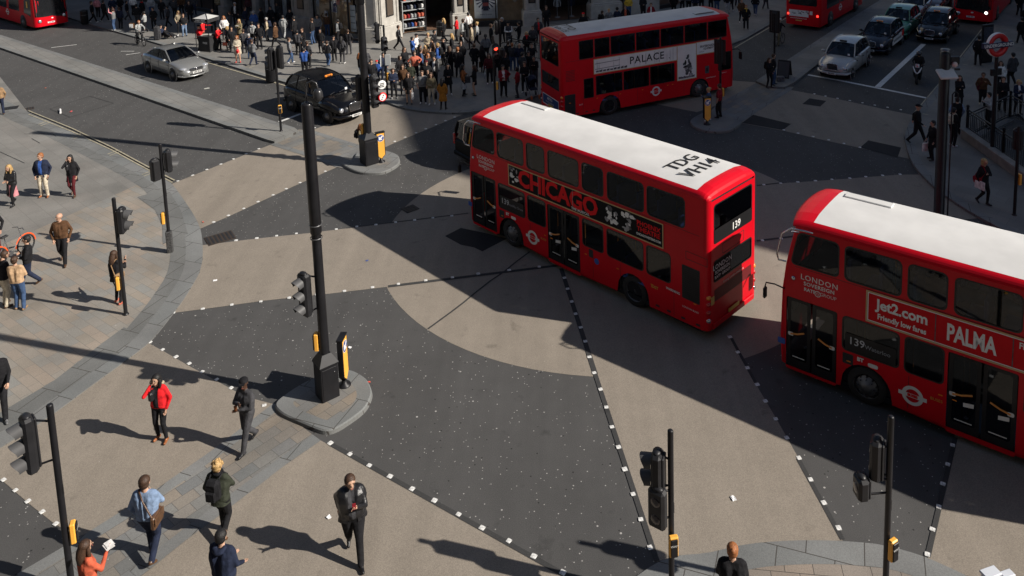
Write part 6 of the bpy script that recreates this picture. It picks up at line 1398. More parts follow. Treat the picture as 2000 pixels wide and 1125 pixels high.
# motorcycle
p = at(1793, 158); t = thing('motorcycle', 'dark scooter with white front fairing and L plate waiting at the line', 'motorcycle', p, R(-120))
for x in (-.62, .65): 
    X = TR(x, 0, .27) @ Matrix.Rotation(PI / 2, 4, 'X'); m = MB(); m.lathe([(.15, -.06), (.25, -.06), (.275, 0), (.25, .06), (.15, .06), (.15, -.06)], 24, 0, X); m.lathe([(.001, .03), (.15, .03)], 16, 1, X); m.lathe([(.15, -.03), (.001, -.03)], 16, 1, X); m.build('wheel', [RUBBER, STEEL], t)
m = MB(); m.tube([(-.75, 0, .62), (-.5, 0, .66), (-.1, 0, .6), (.1, 0, .4)], [.1, .17, .17, .14], 10, flat=1); m.box((.1, 0, .3), (.5, .36, .12), 0, ch=.04); m.tube([(-.9, 0, .7), (-.7, 0, .72)], [.05, .12], 8); m.build('body', [BLACK], t)
m = MB(); m.tube([(.35, 0, .35), (.42, 0, .6), (.42, 0, .85), (.36, 0, 1.0)], [.2, .26, .22, .1], 10, flat=1); m.box((.65, 0, .55), (.42, .14, .06), 0, ch=.02); m.cyl((.62, 0, .3), (.4, 0, .95), .035, n=8); m.build('front_fairing', [BLACK], t)
m = MB()
for s in (1, -1): m.tube([(.55, s * .22, .95), (.66, s * .12, .72), (.7, s * .02, .6)], [.02, .045, .02], 6)
m.ball((.62, 0, .62), (.06, .07, .06), 8, 6); m.build('white_trim', [WHITE], t)
m = MB(); m.box((.58, .0, 1.02), (.02, .2, .2), 0, ch=.005); text(m, 'L', Matrix(((0, 0, 1, .592), (1, 0, 0, 0), (0, 1, 0, 1.02), (0, 0, 0, 1))), .2, 1, bold=.01); m.build('learner_plate', [WHITE, LETR], t)
m = MB(); m.tube([(.36, .34, 1.02), (.4, 0, 1.0), (.36, -.34, 1.02)], .018, 6); m.build('handlebar', [BLACK], t)
a = R(-120); person(0, 0, -120, 'scooter rider in black with a dark helmet', 1.75, 'black', 'black', 'black', hair=('short', 'hblack'), pose='scooter', arms=('bars', 'bars'), lean=.1, fat=1.15, world=(p.x - .2 * math.cos(a), p.y - .2 * math.sin(a), .02))
m = MB(); m.ball((0, 0, 0), (.15, .135, .15), 16, 10); 
hm_ = m.build('helmet', [mat('helmet', (.03, .03, .035), .2, coat=1)], None, label='glossy dark helmet worn by the scooter rider', cat='helmet'); hm_.location = (p.x - .2 * math.cos(a) + .1 * math.cos(a), p.y - .2 * math.sin(a) + .1 * math.sin(a), 1.55)
# pushchair
p = at(1041, 190, .1); t = thing('pushchair', 'pushchair with dark seat and orange front wheel beside the bus rear', 'pushchair', p, R(-70)); m = MB()
for s in (1, -1): m.tube([(-.5, s * .26, 1.0), (-.2, s * .26, .62), (.42, s * .22, .12)], .016, 6); m.tube([(-.35, s * .26, .12), (.1, s * .25, .6), (.2, s * .24, .75)], .016, 6)
m.tube([(-.5, .26, 1.0), (-.53, 0, 1.02), (-.5, -.26, 1.0)], .018, 6); m.build('frame', [STEEL], t)
m = MB(); m.box((.05, 0, .5), (.42, .42, .08), 0, ch=.03); m.box((-.18, 0, .74), (.08, .42, .5), 0, ch=.03); m.tube([(-.2, 0, 1.0), (.0, 0, 1.05), (.18, 0, .95)], [.2, .22, .18], 10); m.build('seat', [cloth('navy')], t)
for x, y, c in ((.42, .22, 1), (.42, -.22, 1), (-.35, .28, 0), (-.35, -.28, 0)): X = TR(x, y, .12) @ Matrix.Rotation(PI / 2, 4, 'X'); m = MB(); m.lathe([(.001, -.02), (.09, -.02), (.12, -.02), (.12, .02), (.09, .02), (.001, .02)], 16, 0, X); m.build('wheel', [mat('orange wheel', (.5, .12, .03), .5) if c else BLACKM], t)
m = MB(); m.box((0, 0, .5), (.42, .3, 1.0), 0, ch=.07); m.box((.22, 0, .4), (.06, .24, .6), 0, ch=.03); m.tube([(-.05, -.1, 1.0), (0, 0, 1.1), (.05, .1, 1.0)], .015, 6); m.build('rucksack', [cloth('dgrey')], None, label='tall dark rucksack standing beside the people sitting on the pavement', cat='bag').location = at(308, 78, .1)
m = MB(); m.box((0, 0, .0), (.36, .3, .4), 0, ch=.04); m.box((.0, -.15, .0), (.28, .02, .3), 1, ch=.006); m.build('box_bag', [cloth('brown'), WHITE], None, label='brown and white box carried behind the cyclist', cat='bag').location = at(258, 50, .5)
m = MB(); m.box((0, 0, .45), (.3, .16, .9), 0, rotz(.3), ch=.02); m.box((.42, .03, .4), (.26, .16, .7), 0, rotz(.3), ch=.02); m.box((.0, 0, .92), (.34, .2, .05), 0, rotz(.3), ch=.015); m.build('white_case', [mat('white plastic case', (.6, .63, .68), .5)], None, label='pair of upright white cases at the bottom right edge', cat='case').location = at(1930, 1206, .03)
bicycle(1000, 100, 20, 'white framed bicycle leaning on the railings behind the crowd', (.5, .5, .5), z=.1)
# ------------------------------------------------------------------ buildings
STONE = mat('portland stone', (.42, .40, .36), .85, var=.16, vs=2.2, bump=.25, bs=18); STONED = mat('darker stone', (.22, .21, .195), .88, var=.25, vs=2, bump=.3, bs=15); DARKI = mat('shop interior', (.035, .03, .028), .9, var=.3)  # STONED is a darker tone for the left piers, door steps and plain blocks
WOODF = mat('shop timber floor', (.14, .08, .05), .6, var=.25, vs=4); BRONZE = mat('dark bronze frame', (.025, .025, .027), .4, .3); PLAQ = mat('bronze plaque', (.11, .085, .065), .5, .3); SHOPG = glass('shop glass', (.85, .86, .86))
POST = mat('poster paper', (.5, .53, .55), .6); POSTD = mat('poster ink', (.02, .025, .06), .6); POSTR = mat('poster red', (.35, .06, .06), .6); TIMB = mat('shop back panel', (.3, .2, .11), .6, var=.2)
WINM = mat('upper window glass', (.03, .035, .04), .1)
FA = [Vector(q) for q in [(-62, 92), (-44, 78), (-33.5, 71.2), (-26.5, 66.2), (-23.0, 63.6), (-19.2, 60.7), (-17.4, 59.4), (-14.3, 57.0), (-13.0, 56.2), (-11.9, 56.0), (-10.9, 57.6), (-10.4, 58.5), (-7.2, 59.6), (-6.2, 59.9), (-2.0, 59.8), (-.9, 60.0), (-.4, 60.9), (3.0, 61.6), (5.2, 62.3), (6.0, 62.8), (8.2, 63.9), (9.6, 64.8), (24, 84)]]
bt = thing('stone_building', 'pale stone shop building with bronze plaques on its corner piers', 'building', (-12, 58, 0)); BO = Vector((-12, 58, 0))
m = MB(); P = [(q.x + 12, q.y - 58) for q in FA] + [(24, 62), (-62, 62)]; m.prism(P, 4.3, 27, 0); m.build('upper_storeys', [STONE], bt)
m = MB(); P2 = [(q.x + 12, q.y - 58) for q in inset(FA, 4.5, False)] + [(24, 60), (-60, 60)]; m.prism(P2, .1, 4.2, 0, bottom=False); m.build('inner_walls', [DARKI], bt)
m = MB(); m.poly([[(q.x + 12, q.y - 58) for q in inset(FA, .05, False)] + [(q.x + 12, q.y - 58) for q in inset(FA, 4.6, False)][::-1]], .16, 0); m.build('shop_floor', [WOODF], bt)
m = MB()
for i in range(len(FA) - 1):
    a, b = FA[i], FA[i + 1]; d = (b - a).normalized(); L = (b - a).length; nn = Vector((d.y, -d.x)); k = int(L / 3.2)
    for st in range(5):
        for j in range(k):
            c = a + d * (L * (j + .5) / k) + nn * .02; m.box((c.x + 12, c.y - 58, 7 + st * 4.2), (0, 0, 0)) if False else m.box((0, 0, 0), (1.3, .1, 2.4), 0, TR(c.x + 12, c.y - 58, 6.6 + st * 4.2) @ rotz(math.atan2(d.y, d.x)))
w_ = m.build('upper_windows', [WINM], bt); w_['kind'] = 'stuff'
def pier(i0, i1, plaque=True, dark=False, extra=.12, plinth=1.1):
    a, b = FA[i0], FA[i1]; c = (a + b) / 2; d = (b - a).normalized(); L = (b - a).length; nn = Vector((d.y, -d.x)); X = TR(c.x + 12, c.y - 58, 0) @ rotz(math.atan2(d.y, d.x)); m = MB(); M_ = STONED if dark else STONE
    m.box((0, .25, 2.2), (L, .8, 4.4), 0, X, ch=.02); m.box((0, .2, plinth / 2 + .05), (L + .3, 1.0, plinth), 0, X, ch=.05); m.box((0, .21, plinth + .1), (L + .18, .96, .1), 0, X, ch=.03)
    for s in (1, -1): m.box((s * (L / 2 - .16), -.16, 2.8), (.2, .12, 3.2), 0, X, ch=.02)
    m.box((0, -.15, 4.1), (L + .1, .2, .3), 0, X, ch=.04); o = m.build('pier', [M_], bt)
    if plaque:
        m = MB(); w2 = min(.36, L / 2 - .3); m.box((0, -.19, 2.55), (w2 * 2, .06, 1.5), 0, X, ch=.01); m.box((0, -.225, 2.55), (w2 * 2 - .14, .02, 1.34), 1, X); m.box((0, -.2, 3.36), (w2 * 2 + .22, .1, .1), 0, X, ch=.02); m.ball((0, -.2, 3.46), (.16, .04, .07), 10, 6, 0, X); m.build('plaque', [BRONZE, PLAQ], bt)
def shop(i0, i1, kind, glassy=True, sill=.45, seed=1):
    a, b = FA[i0], FA[i1]; c = (a + b) / 2; d = (b - a).normalized(); L = (b - a).length; X = TR(c.x + 12, c.y - 58, 0) @ rotz(math.atan2(d.y, d.x)); rnd = random.Random(seed)
    m = MB(); m.box((0, .1, sill / 2), (L, .3, sill), 0, X, ch=.02) if sill else None
    n = max(1, round(L / 1.8))
    for j in range(n + 1): m.box((-L / 2 + L * j / n, .1, 2.2), (.08, .12, 4.1), 0, X)
    m.box((0, .1, 3.9), (L, .14, .3), 0, X); m.build('shop_front_frame', [BRONZE], bt)
    if glassy: m = MB(); m.add([(-L / 2, .1, sill), (L / 2, .1, sill), (L / 2, .1, 3.8), (-L / 2, .1, 3.8)], [(0, 1, 2, 3)], 0, False, X); m.build('shop_window', [SHOPG], bt)
    return X, L
pier(4, 5 if False else 5, True, False) if False else None
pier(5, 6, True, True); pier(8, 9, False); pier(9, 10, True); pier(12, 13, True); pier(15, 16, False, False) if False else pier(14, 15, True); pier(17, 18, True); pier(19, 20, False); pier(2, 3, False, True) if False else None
m = MB()
X, L = shop(10, 12, 'open', glassy=False, sill=0)
# clothes shelf in the open shop
t = thing('display_shelf', 'white display shelf of folded clothes in the open shop front', 'shelf', BO + (X @ Vector((-.7, .75, .16))), math.atan2((FA[12] - FA[10]).y, (FA[12] - FA[10]).x)); m = MB()
for z in (.3, .95, 1.6, 2.25): m.box((0, 0, z), (1.7, .5, .05), 0)
for x in (-.85, .85): m.box((x, 0, 1.15), (.05, .5, 2.3), 0)
m.build('shelves', [mat('shelf grey', (.4, .42, .42), .5)], t); rnd = random.Random(3)
cl = ['white', 'grey', 'navy', 'lgrey', 'dred', 'blue', 'black', 'salmon']
for z in (.33, .98, 1.63):
    for i in range(6): m = MB(); m.box((-.66 + i * .265, -.05, z + .17), (.19, .34, .3), 0, ch=.05); m.build('folded_clothes', [cloth(rnd.choice(cl))], t)
for i in range(3): m = MB(); m.box((-.6 + i * .6, 0, 2.42), (.2, .2, .28), 0, ch=.02); m.build('display_box', [cloth('pink' if i else 'salmon')], t)
X, L = shop(13, 14, 'poster', sill=.5)
m = MB(); m.box((0, .75, 2.1), (L - .2, .08, 3.4), 0, X); m.build('window_back', [TIMB], bt)
m = MB(); m.box((0, 0, 0), (1.7, .06, 2.2), 0, X @ TR(-.75, .35, 1.75)); pp = m.build('poster', [POST], bt)
m = MB(); Y = X @ TR(-.75, .315, 1.75) @ Matrix.Scale(.86, 4) @ Matrix(((1, 0, 0, 0), (0, 0, -1, 0), (0, 1, 0, 0), (0, 0, 0, 1)))
rnd = random.Random(8); m.poly([rrect(-.85, .85, -.72, 1.2, .02, 1)], .0, 2, Y)
for i in range(16):
    a = 2 * PI * i / 16; m.poly([[(.1 * math.cos(a), .35 + .1 * math.sin(a)), (.85 * math.cos(a - .08), .3 + .85 * math.sin(a - .08)), (.85 * math.cos(a + .08), .3 + .85 * math.sin(a + .08))]], .004 + i * .0003, 0, Y)
m.poly([[(-.22, .9), (.22, .9), (.3, .2), (.18, -.1), (.24, -.6), (-.24, -.6), (-.18, -.1), (-.3, .2)]], .012, 0, Y); m.poly([rrect(-.26, .26, -.2, .1, .05, 2)], .016, 1, Y); m.poly([rrect(-.11, .11, .9, 1.15, .1, 3)], .014, 0, Y)
text(m, 'SPRING SUMMER', Y @ TR(0, -.95, .006), .14, 0); m.build('poster_print', [POSTD, POSTR, mat('poster pale', (.42, .45, .5), .6)], pp)
t = thing('hanging_lantern', 'brass and glass lantern hanging in the shop window', 'lantern', BO + X @ Vector((1.4, .4, 1.9))); m = MB(); m.lathe([(.02, .9), (.06, .7), (.2, .5), (.24, .3), (.15, .0), (.05, -.1), (.001, -.1)], 14); m.build('shade', [mat('lantern glass', (.5, .45, .4), .2, .2, coat=.5)], t); m = MB(); m.cyl((0, 0, .9), (0, 0, 1.4), .01, n=6); m.lathe([(.25, .28), (.26, .3), (.25, .32)], 14); m.build('rod', [BRONZE], t)
X, L = shop(16, 17, 'open', glassy=False, sill=0)
for x, c, lb in ((-.7, 'black', 'mannequin in a pale jacket inside the right hand shop'), (.4, 'navy', 'mannequin in dark clothes inside the right hand shop')):
    q = BO + X @ Vector((x, .9, .16)); t = thing('mannequin', lb, 'mannequin', q, 0, 'mannequins'); m = MB(); m.tube([(0, 0, .8), (0, 0, 1.2), (0, 0, 1.45), (0, 0, 1.6)], [.12, .11, .17, .05], 12, flat=.6)
    for s in (1, -1): m.tube([(s * .17, 0, 1.45), (s * .25, 0, 1.1), (s * .24, 0, .85)], [.05, .045, .035], 8)
    m.build('torso', [cloth('lgrey' if c == 'black' else c)], t); m = MB(); m.ball((0, 0, 1.75), (.08, .09, .12), 10, 8); m.cyl((0, 0, .04), (0, 0, .8), .02, n=8); m.cyl((0, 0, 0), (0, 0, .03), .2, n=16); m.build('stand', [mat('mannequin grey', (.3, .3, .3), .5)], t)
X, L = shop(18, 19, 'win', sill=.4, seed=3)
X, L = shop(20, 21, 'win', sill=.4, seed=4)
X, L = shop(6, 7, 'posters', sill=0)
m = MB(); m.box((0, .6, 2.0), (L - .1, .06, 3.6), 0, X); m.build('window_back', [TIMB], bt)
rnd = random.Random(11)
for j in range(7):
    x = rnd.uniform(-L / 2 + .4, L / 2 - .4); z = rnd.uniform(.8, 3.2); m = MB(); m.box((x, .5, z), (rnd.uniform(.35, .8), .03, rnd.uniform(.5, 1.1)), 0, X @ TR(0, -.01 * j, 0)); m.build('poster', [mat('poster %d' % j, [(.4, .42, .45), (.05, .06, .16), (.35, .1, .07), (.5, .28, .12), (.4, .4, .42), (.06, .06, .07), (.3, .33, .4)][j], .6, var=.5, vs=4)], bt)
# steps and dark door between pier and corner
m = MB(); a, b = FA[7], FA[8]; c = (a + b) / 2; d = (b - a).normalized(); X = TR(c.x + 12, c.y - 58, 0) @ rotz(math.atan2(d.y, d.x)); L = (b - a).length
for i in range(4): m.box((0, .4 + i * .32, .1 + .08 + i * .16), (L + .6, .34, .17), 0, X)
m.build('door_steps', [STONED], bt); m = MB(); m.box((0, 2.0, 2.3), (L + .4, .1, 3.6), 0, X); m.box((-.5, .3, 1.6), (.5, .05, 1.9), 1, X, ch=.01)
for j in range(4): m.box((-.5, .26, .85 + j * .45), (.42, .02, .03), 0, X)
m.build('door', [BLACK, mat('pale door glass', (.4, .45, .48), .2)], bt)
for a, b, g in ((0, 1, 2), (1, 2, 3), (2, 3, 5), (3, 4, 6), (4, 5, 7)):
    X, L = shop(a, b, 'dark', sill=.4, seed=g)
for i, q in ((1, 0), (2, 1), (3, 2), (4, 3)):
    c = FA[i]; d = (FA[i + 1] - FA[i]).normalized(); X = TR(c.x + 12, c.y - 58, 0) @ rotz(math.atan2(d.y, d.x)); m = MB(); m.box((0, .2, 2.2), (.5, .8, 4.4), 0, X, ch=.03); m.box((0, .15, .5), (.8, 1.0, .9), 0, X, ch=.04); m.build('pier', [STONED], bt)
c = (FA[4] + FA[5]) / 2; d = (FA[5] - FA[4]).normalized(); X = TR(c.x + 12, c.y - 58, 0) @ rotz(math.atan2(d.y, d.x)); m = MB(); m.box((-1.0, .3, 2.3), (1.2, .04, 2.8), 0, X); m.box((.9, .3, 2.0), (.5, .04, 3.0), 0, X); m.build('window_blind', [mat('grey blind', (.3, .33, .36), .7, var=.3, vs=5)], bt)
c = FA[3]; m = MB(); m.box((.6, .35, 3.0), (1.0, .05, .9), 0, TR(c.x + 12, c.y - 58, 0) @ rotz(math.atan2(d.y, d.x))); m.build('window_notice', [POST], bt)
bt2 = bt
# moving the children: all were laid out relative to BO
# ------------- neighbouring blocks beyond the frame: they shade and are mirrored in the scene
UA = SUN_AZ; SV = Vector((math.cos(UA), math.sin(UA))); NV = Vector((-math.sin(UA), math.cos(UA)))
def us(u, s): q = NV * u + SV * s; return (q.x, q.y)
PR = [(24.8, 0), (24.8, 19), (26.4, 22.8), (27.2, 24.2), (27.7, 25.2), (30.9, 33.3), (31.8, 34.5), (33.4, 35.7), (36.2, 36.9), (39.2, 38.3), (46, 38.6), (50, 38.9), (54, 40.0), (58, 40.4), (95, 40.4), (95, 0)]
t = thing('stone_building', 'tall stone block with a stepped roof outside the frame on the right', 'building', (0, 0, 0)); m = MB(); k = len(PR)
vs = [(*us(u, 36), z) for u, z in PR] + [(*us(u, 58), z) for u, z in PR]
m.add(vs, [tuple(range(k))[::-1], tuple(range(k, 2 * k))] + [(i, (i + 1) % k, k + (i + 1) % k, k + i) for i in range(k)], 0); m.build('walls', [STONE], t, recalc=True); m = MB()
for st in range(7):
    for j in range(18):
        u = 29 + j * 3.6; z = 3 + st * 4.6
        if z < (30 if u > 33 else 22): X = TR(*us(u, 35.98), z + 1.2) @ rotz(math.atan2(NV.y, NV.x)); m.box((0, 0, 0), (1.4, .12, 2.4), 0, X)
m.build('windows', [WINM], t)['kind'] = 'stuff'
def block(name_label, P, h, cols=STONED):
    t = thing('stone_building', name_label, 'building', (P[0][0], P[0][1], 0)); o = P[0]; Q = [(x - o[0], y - o[1]) for x, y in P]; m = MB(); m.prism(Q, 0, h, 0); m.build('walls', [cols], t); m = MB()
    for i in range(len(Q)):
        a = Vector(Q[i]); b = Vector(Q[(i + 1) % len(Q)]); d = (b - a); L = d.length; d.normalize(); n = int(L / 3.6); A = sum(Q[i - 1][0] * Q[i][1] - Q[i][0] * Q[i - 1][1] for i in range(len(Q))); nn = Vector((d.y, -d.x)) * (1 if A > 0 else -1)
        for st in range(int(h / 4.4)):
            for j in range(n): c = a + d * (L * (j + .5) / n) + nn * .01; m.box((0, 0, 0), (1.4, .12, 2.5), 0, TR(c.x, c.y, 2.4 + st * 4.4) @ rotz(math.atan2(d.y, d.x)))
    m.build('windows', [WINM], t)['kind'] = 'stuff'
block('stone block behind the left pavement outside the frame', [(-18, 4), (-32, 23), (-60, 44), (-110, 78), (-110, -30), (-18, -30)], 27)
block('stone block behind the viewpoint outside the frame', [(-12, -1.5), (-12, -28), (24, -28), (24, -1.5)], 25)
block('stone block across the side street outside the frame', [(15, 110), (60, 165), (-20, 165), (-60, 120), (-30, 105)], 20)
# ------------------------------------------------------------------ who stands where
Pn = person
LG = 'pedestrians on the left pavement'; CG = 'pedestrians crossing near the centre island'; KG = 'crowd waiting on the shop corner'; SG = 'people outside the shops'; RG = 'people by the station stairs'; TG = 'people at the newspaper stand'
# near foreground
Pn(318, 858, -95, 'woman in a red jacket with fur hood holding a phone to her ear', 1.68, 'red', 'black', 'rust', hair=('long', 'hblack'), arms=('down', 'phone'), inner='black', det=2, z=.01, fem=True, hood='beige', nod=.3, extras=[('handbag', 'black', 'black handbag hanging from the hand of the woman in red', -1)], group=CG)
Pn(488, 872, -120, 'person in dark tracksuit and cap walking off the buff crossing', 1.76, 'dgrey', 'dgrey', 'black', skin='dark', hair=('cap', 'black'), pose='walk', arms=('belly', 'chest'), det=2, z=.02, turn=35, group=CG, extras=[('cup', 'rust', 'small dark cup held by the walker in the tracksuit', 1)])
Pn(298, 1092, 88, 'man in pale blue jumper walking away with a brown satchel', 1.82, 'lblue', 'navy', 'brown', hair=('short', 'hbrown'), pose='walk', stride=.19, arms=('down', 'chest'), det=2, z=.02, group=CG, extras=[('satchel', 'brown', 'brown leather satchel worn across the pale blue jumper', -1)])
Pn(437, 1048, 80, 'curly blond person in green coat carrying a large black rucksack', 1.72, 'green', 'black', 'brown', hair=('curly', 'blond'), pose='walk', arms=('down', 'chest'), det=2, z=.01, group=CG, coat=('green', .1), extras=[('scarf', 'black', ''), ('backpack', 'black', 'large black rucksack with red tag on the green coat')], stride=.18)
Pn(446, 1205, 75, 'man in navy hooded sweatshirt seen from behind at the bottom edge', 1.78, 'navy', 'dgrey', 'black', hair=('short', 'hblack'), pose='walk', arms=('belly', 'fwd'), det=2, z=.01, hood='navy', fat=1.12, group=CG)
Pn(694, 1086, -75, 'big man in black leather jacket looking at his phone', 1.84, 'black', 'black', 'black', hair=('short', 'hbrown'), pose='walk', arms=('look', 'back'), inner='dgrey', leath=True, det=2, z=.01, fat=1.3, stride=.3, turn=15, nod=1, coat=('black', .06), group=CG, extras=[('phone', 'dred', 'phone held up by the man in the leather jacket', 1)])
Pn(183, 1216, 50, 'long haired woman in a rust top at the bottom left edge', 1.66, 'orange', 'denim', 'black', hair=('long', 'hbrown'), arms=('down', 'look'), det=2, z=.01, fem=True, group=CG, extras=[('papers', 'white', 'white crumpled papers held by the woman in rust', -1)])
Pn(1430, 1236, 80, 'red haired person in black coat seen from behind on the bottom right pavement', 1.74, 'black', 'black', 'black', hair=('bun', 'ginger'), arms=('belly', 'belly'), det=2, z=.03, fat=1.1, group='people on the bottom right pavement')
Pn(4, 812, -60, 'walker in black trousers and grey trainers cut by the left edge', 1.8, 'black', 'black', 'grey', pose='walk', arms=('fwd', 'back'), det=2, z=.03, stride=.3, group=LG)
# left pavement
Pn(126, 513, -75, 'bald man in padded brown jacket walking over the left pavement', 1.78, 'brown', 'black', 'brown', hair=('bald', 'hgrey'), pose='walk', arms=('down', 'down'), det=2, z=.03, turn=-35, group=LG)
Pn(88, 384, -80, 'bearded man in navy blazer, blue jumper and beige trousers', 1.82, 'navy', 'cream', 'rust', hair=('short', 'ginger'), arms=('down', 'down'), inner='blue', det=2, z=.03, turn=-20, fat=1.1, coat=('navy', .1), group=LG)
Pn(145, 382, -85, 'dark haired woman in black coat carrying a handbag beside the blazer man', 1.72, 'black', 'maroon', 'brown', hair=('long', 'hblack'), pose='walk', arms=('down', 'phone'), det=2, z=.03, fem=True, coat=('black', .28), stride=.15, group=LG, extras=[('handbag', 'black', 'black handbag swinging beside the woman in the black coat', -1)])
Pn(28, 400, -100, 'blond woman in black biker jacket and patterned skirt', 1.7, 'black', 'black', 'black', hair=('long', 'blond'), arms=('belly', 'belly'), leath=True, det=2, z=.03, fem=True, nod=1, pose='walk', stride=.14, skirt=('pink', .5, .12), group=LG)
Pn(232, 592, 70, 'woman with long hair and pink trainers standing behind the left signal post', 1.7, 'black', 'black', 'salmon', hair=('long', 'hbrown'), arms=('chest', 'look'), det=2, z=.03, fem=True, coat=('black', .15), group=LG, extras=[('shoulderbag', 'tan', 'tan bag on the arm of the woman behind the signal post', -1)])
Pn(40, 604, 95, 'person in striped cream top and jeans seen from behind', 1.7, 'stripe', 'denim', 'tan', hair=('bun', 'hbrown'), arms=('belly', 'belly'), det=2, z=.03, group=LG)
Pn(12, 598, 60, 'man in black jacket and cream trousers bending over a map', 1.76, 'black', 'cream', 'brown', hair=('short', 'hbrown'), arms=('belly', 'belly'), det=2, z=.03, nod=1, lean=.12, group=LG)
Pn(60, 562, -150, 'man in black jacket and white shirt holding a paper with one foot forward', 1.76, 'black', 'navy', 'brown', hair=('short', 'hblack'), pose='walk', arms=('belly', 'chest'), inner='white', det=2, z=.03, lean=-.08, group=LG, extras=[('papers', 'white', 'white folded map held between the three people at the left', 1)])
Pn(-8, 498, -60, 'person in dark red trousers cut by the left edge', 1.75, 'black', 'maroon', 'black', hair=('short', 'hbrown'), det=2, z=.03, group=LG)
Pn(2, 224, 120, 'person in tan jacket at the far left edge', 1.76, 'tan', 'navy', 'brown', hair=('short', 'hbrown'), z=.03, group=LG)
# islands and crossings
Pn(708, 310, -10, 'woman with a black rucksack standing behind the signal cabinet', 1.6, 'khaki', 'black', 'black', hair=('long', 'ginger'), arms=('down', 'strap'), z=.1, det=1, fem=True, group=CG, extras=[('backpack', 'black', 'black rucksack of the woman behind the signal cabinet')])
Pn(1384, 236, 160, 'woman in denim jacket with white bag behind the right bollard', 1.68, 'denim', 'white', 'white', hair=('bun', 'blond'), arms=('look', 'up'), z=.12, fem=True, skirt=('white', .25, .1), turn=15, group=CG)
Pn(1405, 230, 150, 'person in red striped top leaning on the island signal post', 1.72, 'dred', 'black', 'black', hair=('short', 'hbrown'), arms=('down', 'belly'), z=.12, sleeves=False, group=CG)
Pn(1502, 172, -60, 'woman in black with white striped trousers at the median tip', 1.7, 'black', 'black', 'black', hair=('long', 'hbrown'), arms=('down', 'look'), z=.1, fem=True, group=CG, extras=[('backpack', 'black', 'black rucksack of the woman at the median tip')])
Pn(1510, 166, -20, 'man in black jacket and jeans behind the woman at the median tip', 1.76, 'black', 'denim', 'black', hair=('short', 'hbrown'), arms=('down', 'down'), z=.1, group=CG)
# right pavement
Pn(1790, 280, -30, 'man in black cap striding along the right kerb', 1.78, 'black', 'black', 'black', hair=('cap', 'black'), pose='walk', stride=.34, arms=('back', 'fwd'), det=2, group=RG)
Pn(1820, 312, 185, 'person in black carrying a white paper bag at the right kerb', 1.68, 'black', 'black', 'black', hair=('short', 'hblack'), det=2, coat=('black', .3), group=RG, arms=('down', 'carry'), extras=[('paper', 'white', 'white paper bag held at the right kerb', -1)])
Pn(1860, 285, 20, 'person in black with white bag, patterned cloth and white trainers', 1.7, 'black', 'black', 'white', hair=('short', 'hblack'), arms=('down', 'belly'), det=2, group=RG, extras=[('backpack', 'cream', 'small pale rucksack near the stair railings')])
Pn(1918, 398, -70, 'blond woman in black coat holding a red and a white folder', 1.74, 'black', 'black', 'black', hair=('bob', 'blond'), arms=('chest', 'down'), det=2, fem=True, coat=('black', .2), stride=.14, pose='walk', group=RG, extras=[('folder', 'white', 'white folder carried by the blond woman on the right pavement', -1), ('shoulderbag', 'dred', 'red bag on the shoulder of the blond woman on the right pavement', -1)])
Pn(1867, 262, 75, 'person with blue sleeves and dark vest by the railings', 1.74, 'black', 'black', 'black', hair=('short', 'hblack'), arm='lblue', group=RG)
Pn(1872, 212, -100, 'woman in long black coat with hand at her mouth', 1.7, 'black', 'black', 'black', hair=('long', 'hbrown'), arms=('belly', 'chest'), fem=True, coat=('black', .3), group=RG)
Pn(1918, 207, -115, 'person in brown jacket with pale trainers walking by the sign', 1.74, 'brown', 'black', 'cream', hair=('short', 'hbrown'), skin='mid', pose='walk', arms=('strap', 'down'), stride=.18, group=RG, extras=[('shoulderbag', 'maroon', 'dark red bag of the person in brown', -1)])
Pn(1931, 250, 190, 'person in grey hoodie looking at a phone by the railings', 1.74, 'lgrey', 'black', 'black', hair=('short', 'hblack'), arms=('look', 'look'), hood='lgrey', nod=1, group=RG)
Pn(1952, 180, -110, 'woman in white floral top behind the sign post', 1.68, 'white', 'black', 'black', hair=('long', 'hbrown'), fem=True, group=RG)
Pn(1957, 218, -120, 'person in black jacket in front of the floral top', 1.76, 'black', 'black', 'black', hair=('short', 'hbrown'), arms=('belly', 'down'), fat=1.1, group=RG)
Pn(1987, 222, -100, 'blond woman in navy coat and white shirt at the right edge', 1.7, 'navy', 'black', 'black', hair=('bob', 'blond'), arms=('chest', 'belly'), inner='white', fem=True, coat=('navy', .25), group=RG)
Pn(1976, 166, 100, 'broad man in dark grey coat walking away at the right', 1.8, 'dgrey', 'black', 'black', hair=('short', 'hblack'), pose='walk', stride=.12, fat=1.15, coat=('dgrey', .15), group=RG)
Pn(1910, 128, 80, 'man in black standing beside the dark totem', 1.78, 'black', 'black', 'black', hair=('short', 'hblack'), group=RG)
Pn(1994, 86, 90, 'person in black walking away at the far right edge', 1.74, 'black', 'black', 'black', hair=('short', 'hblack'), pose='walk', group=RG)
Pn(2001, 62, -90, 'person in dark coat at the top right edge', 1.74, 'black', 'dgrey', 'black', hair=('short', 'hbrown'), group=RG)
Pn(1990, 30, -90, 'wide figure in black at the top right corner', 1.74, 'black', 'black', 'black', hair=('short', 'hblack'), fat=1.2, group=RG)
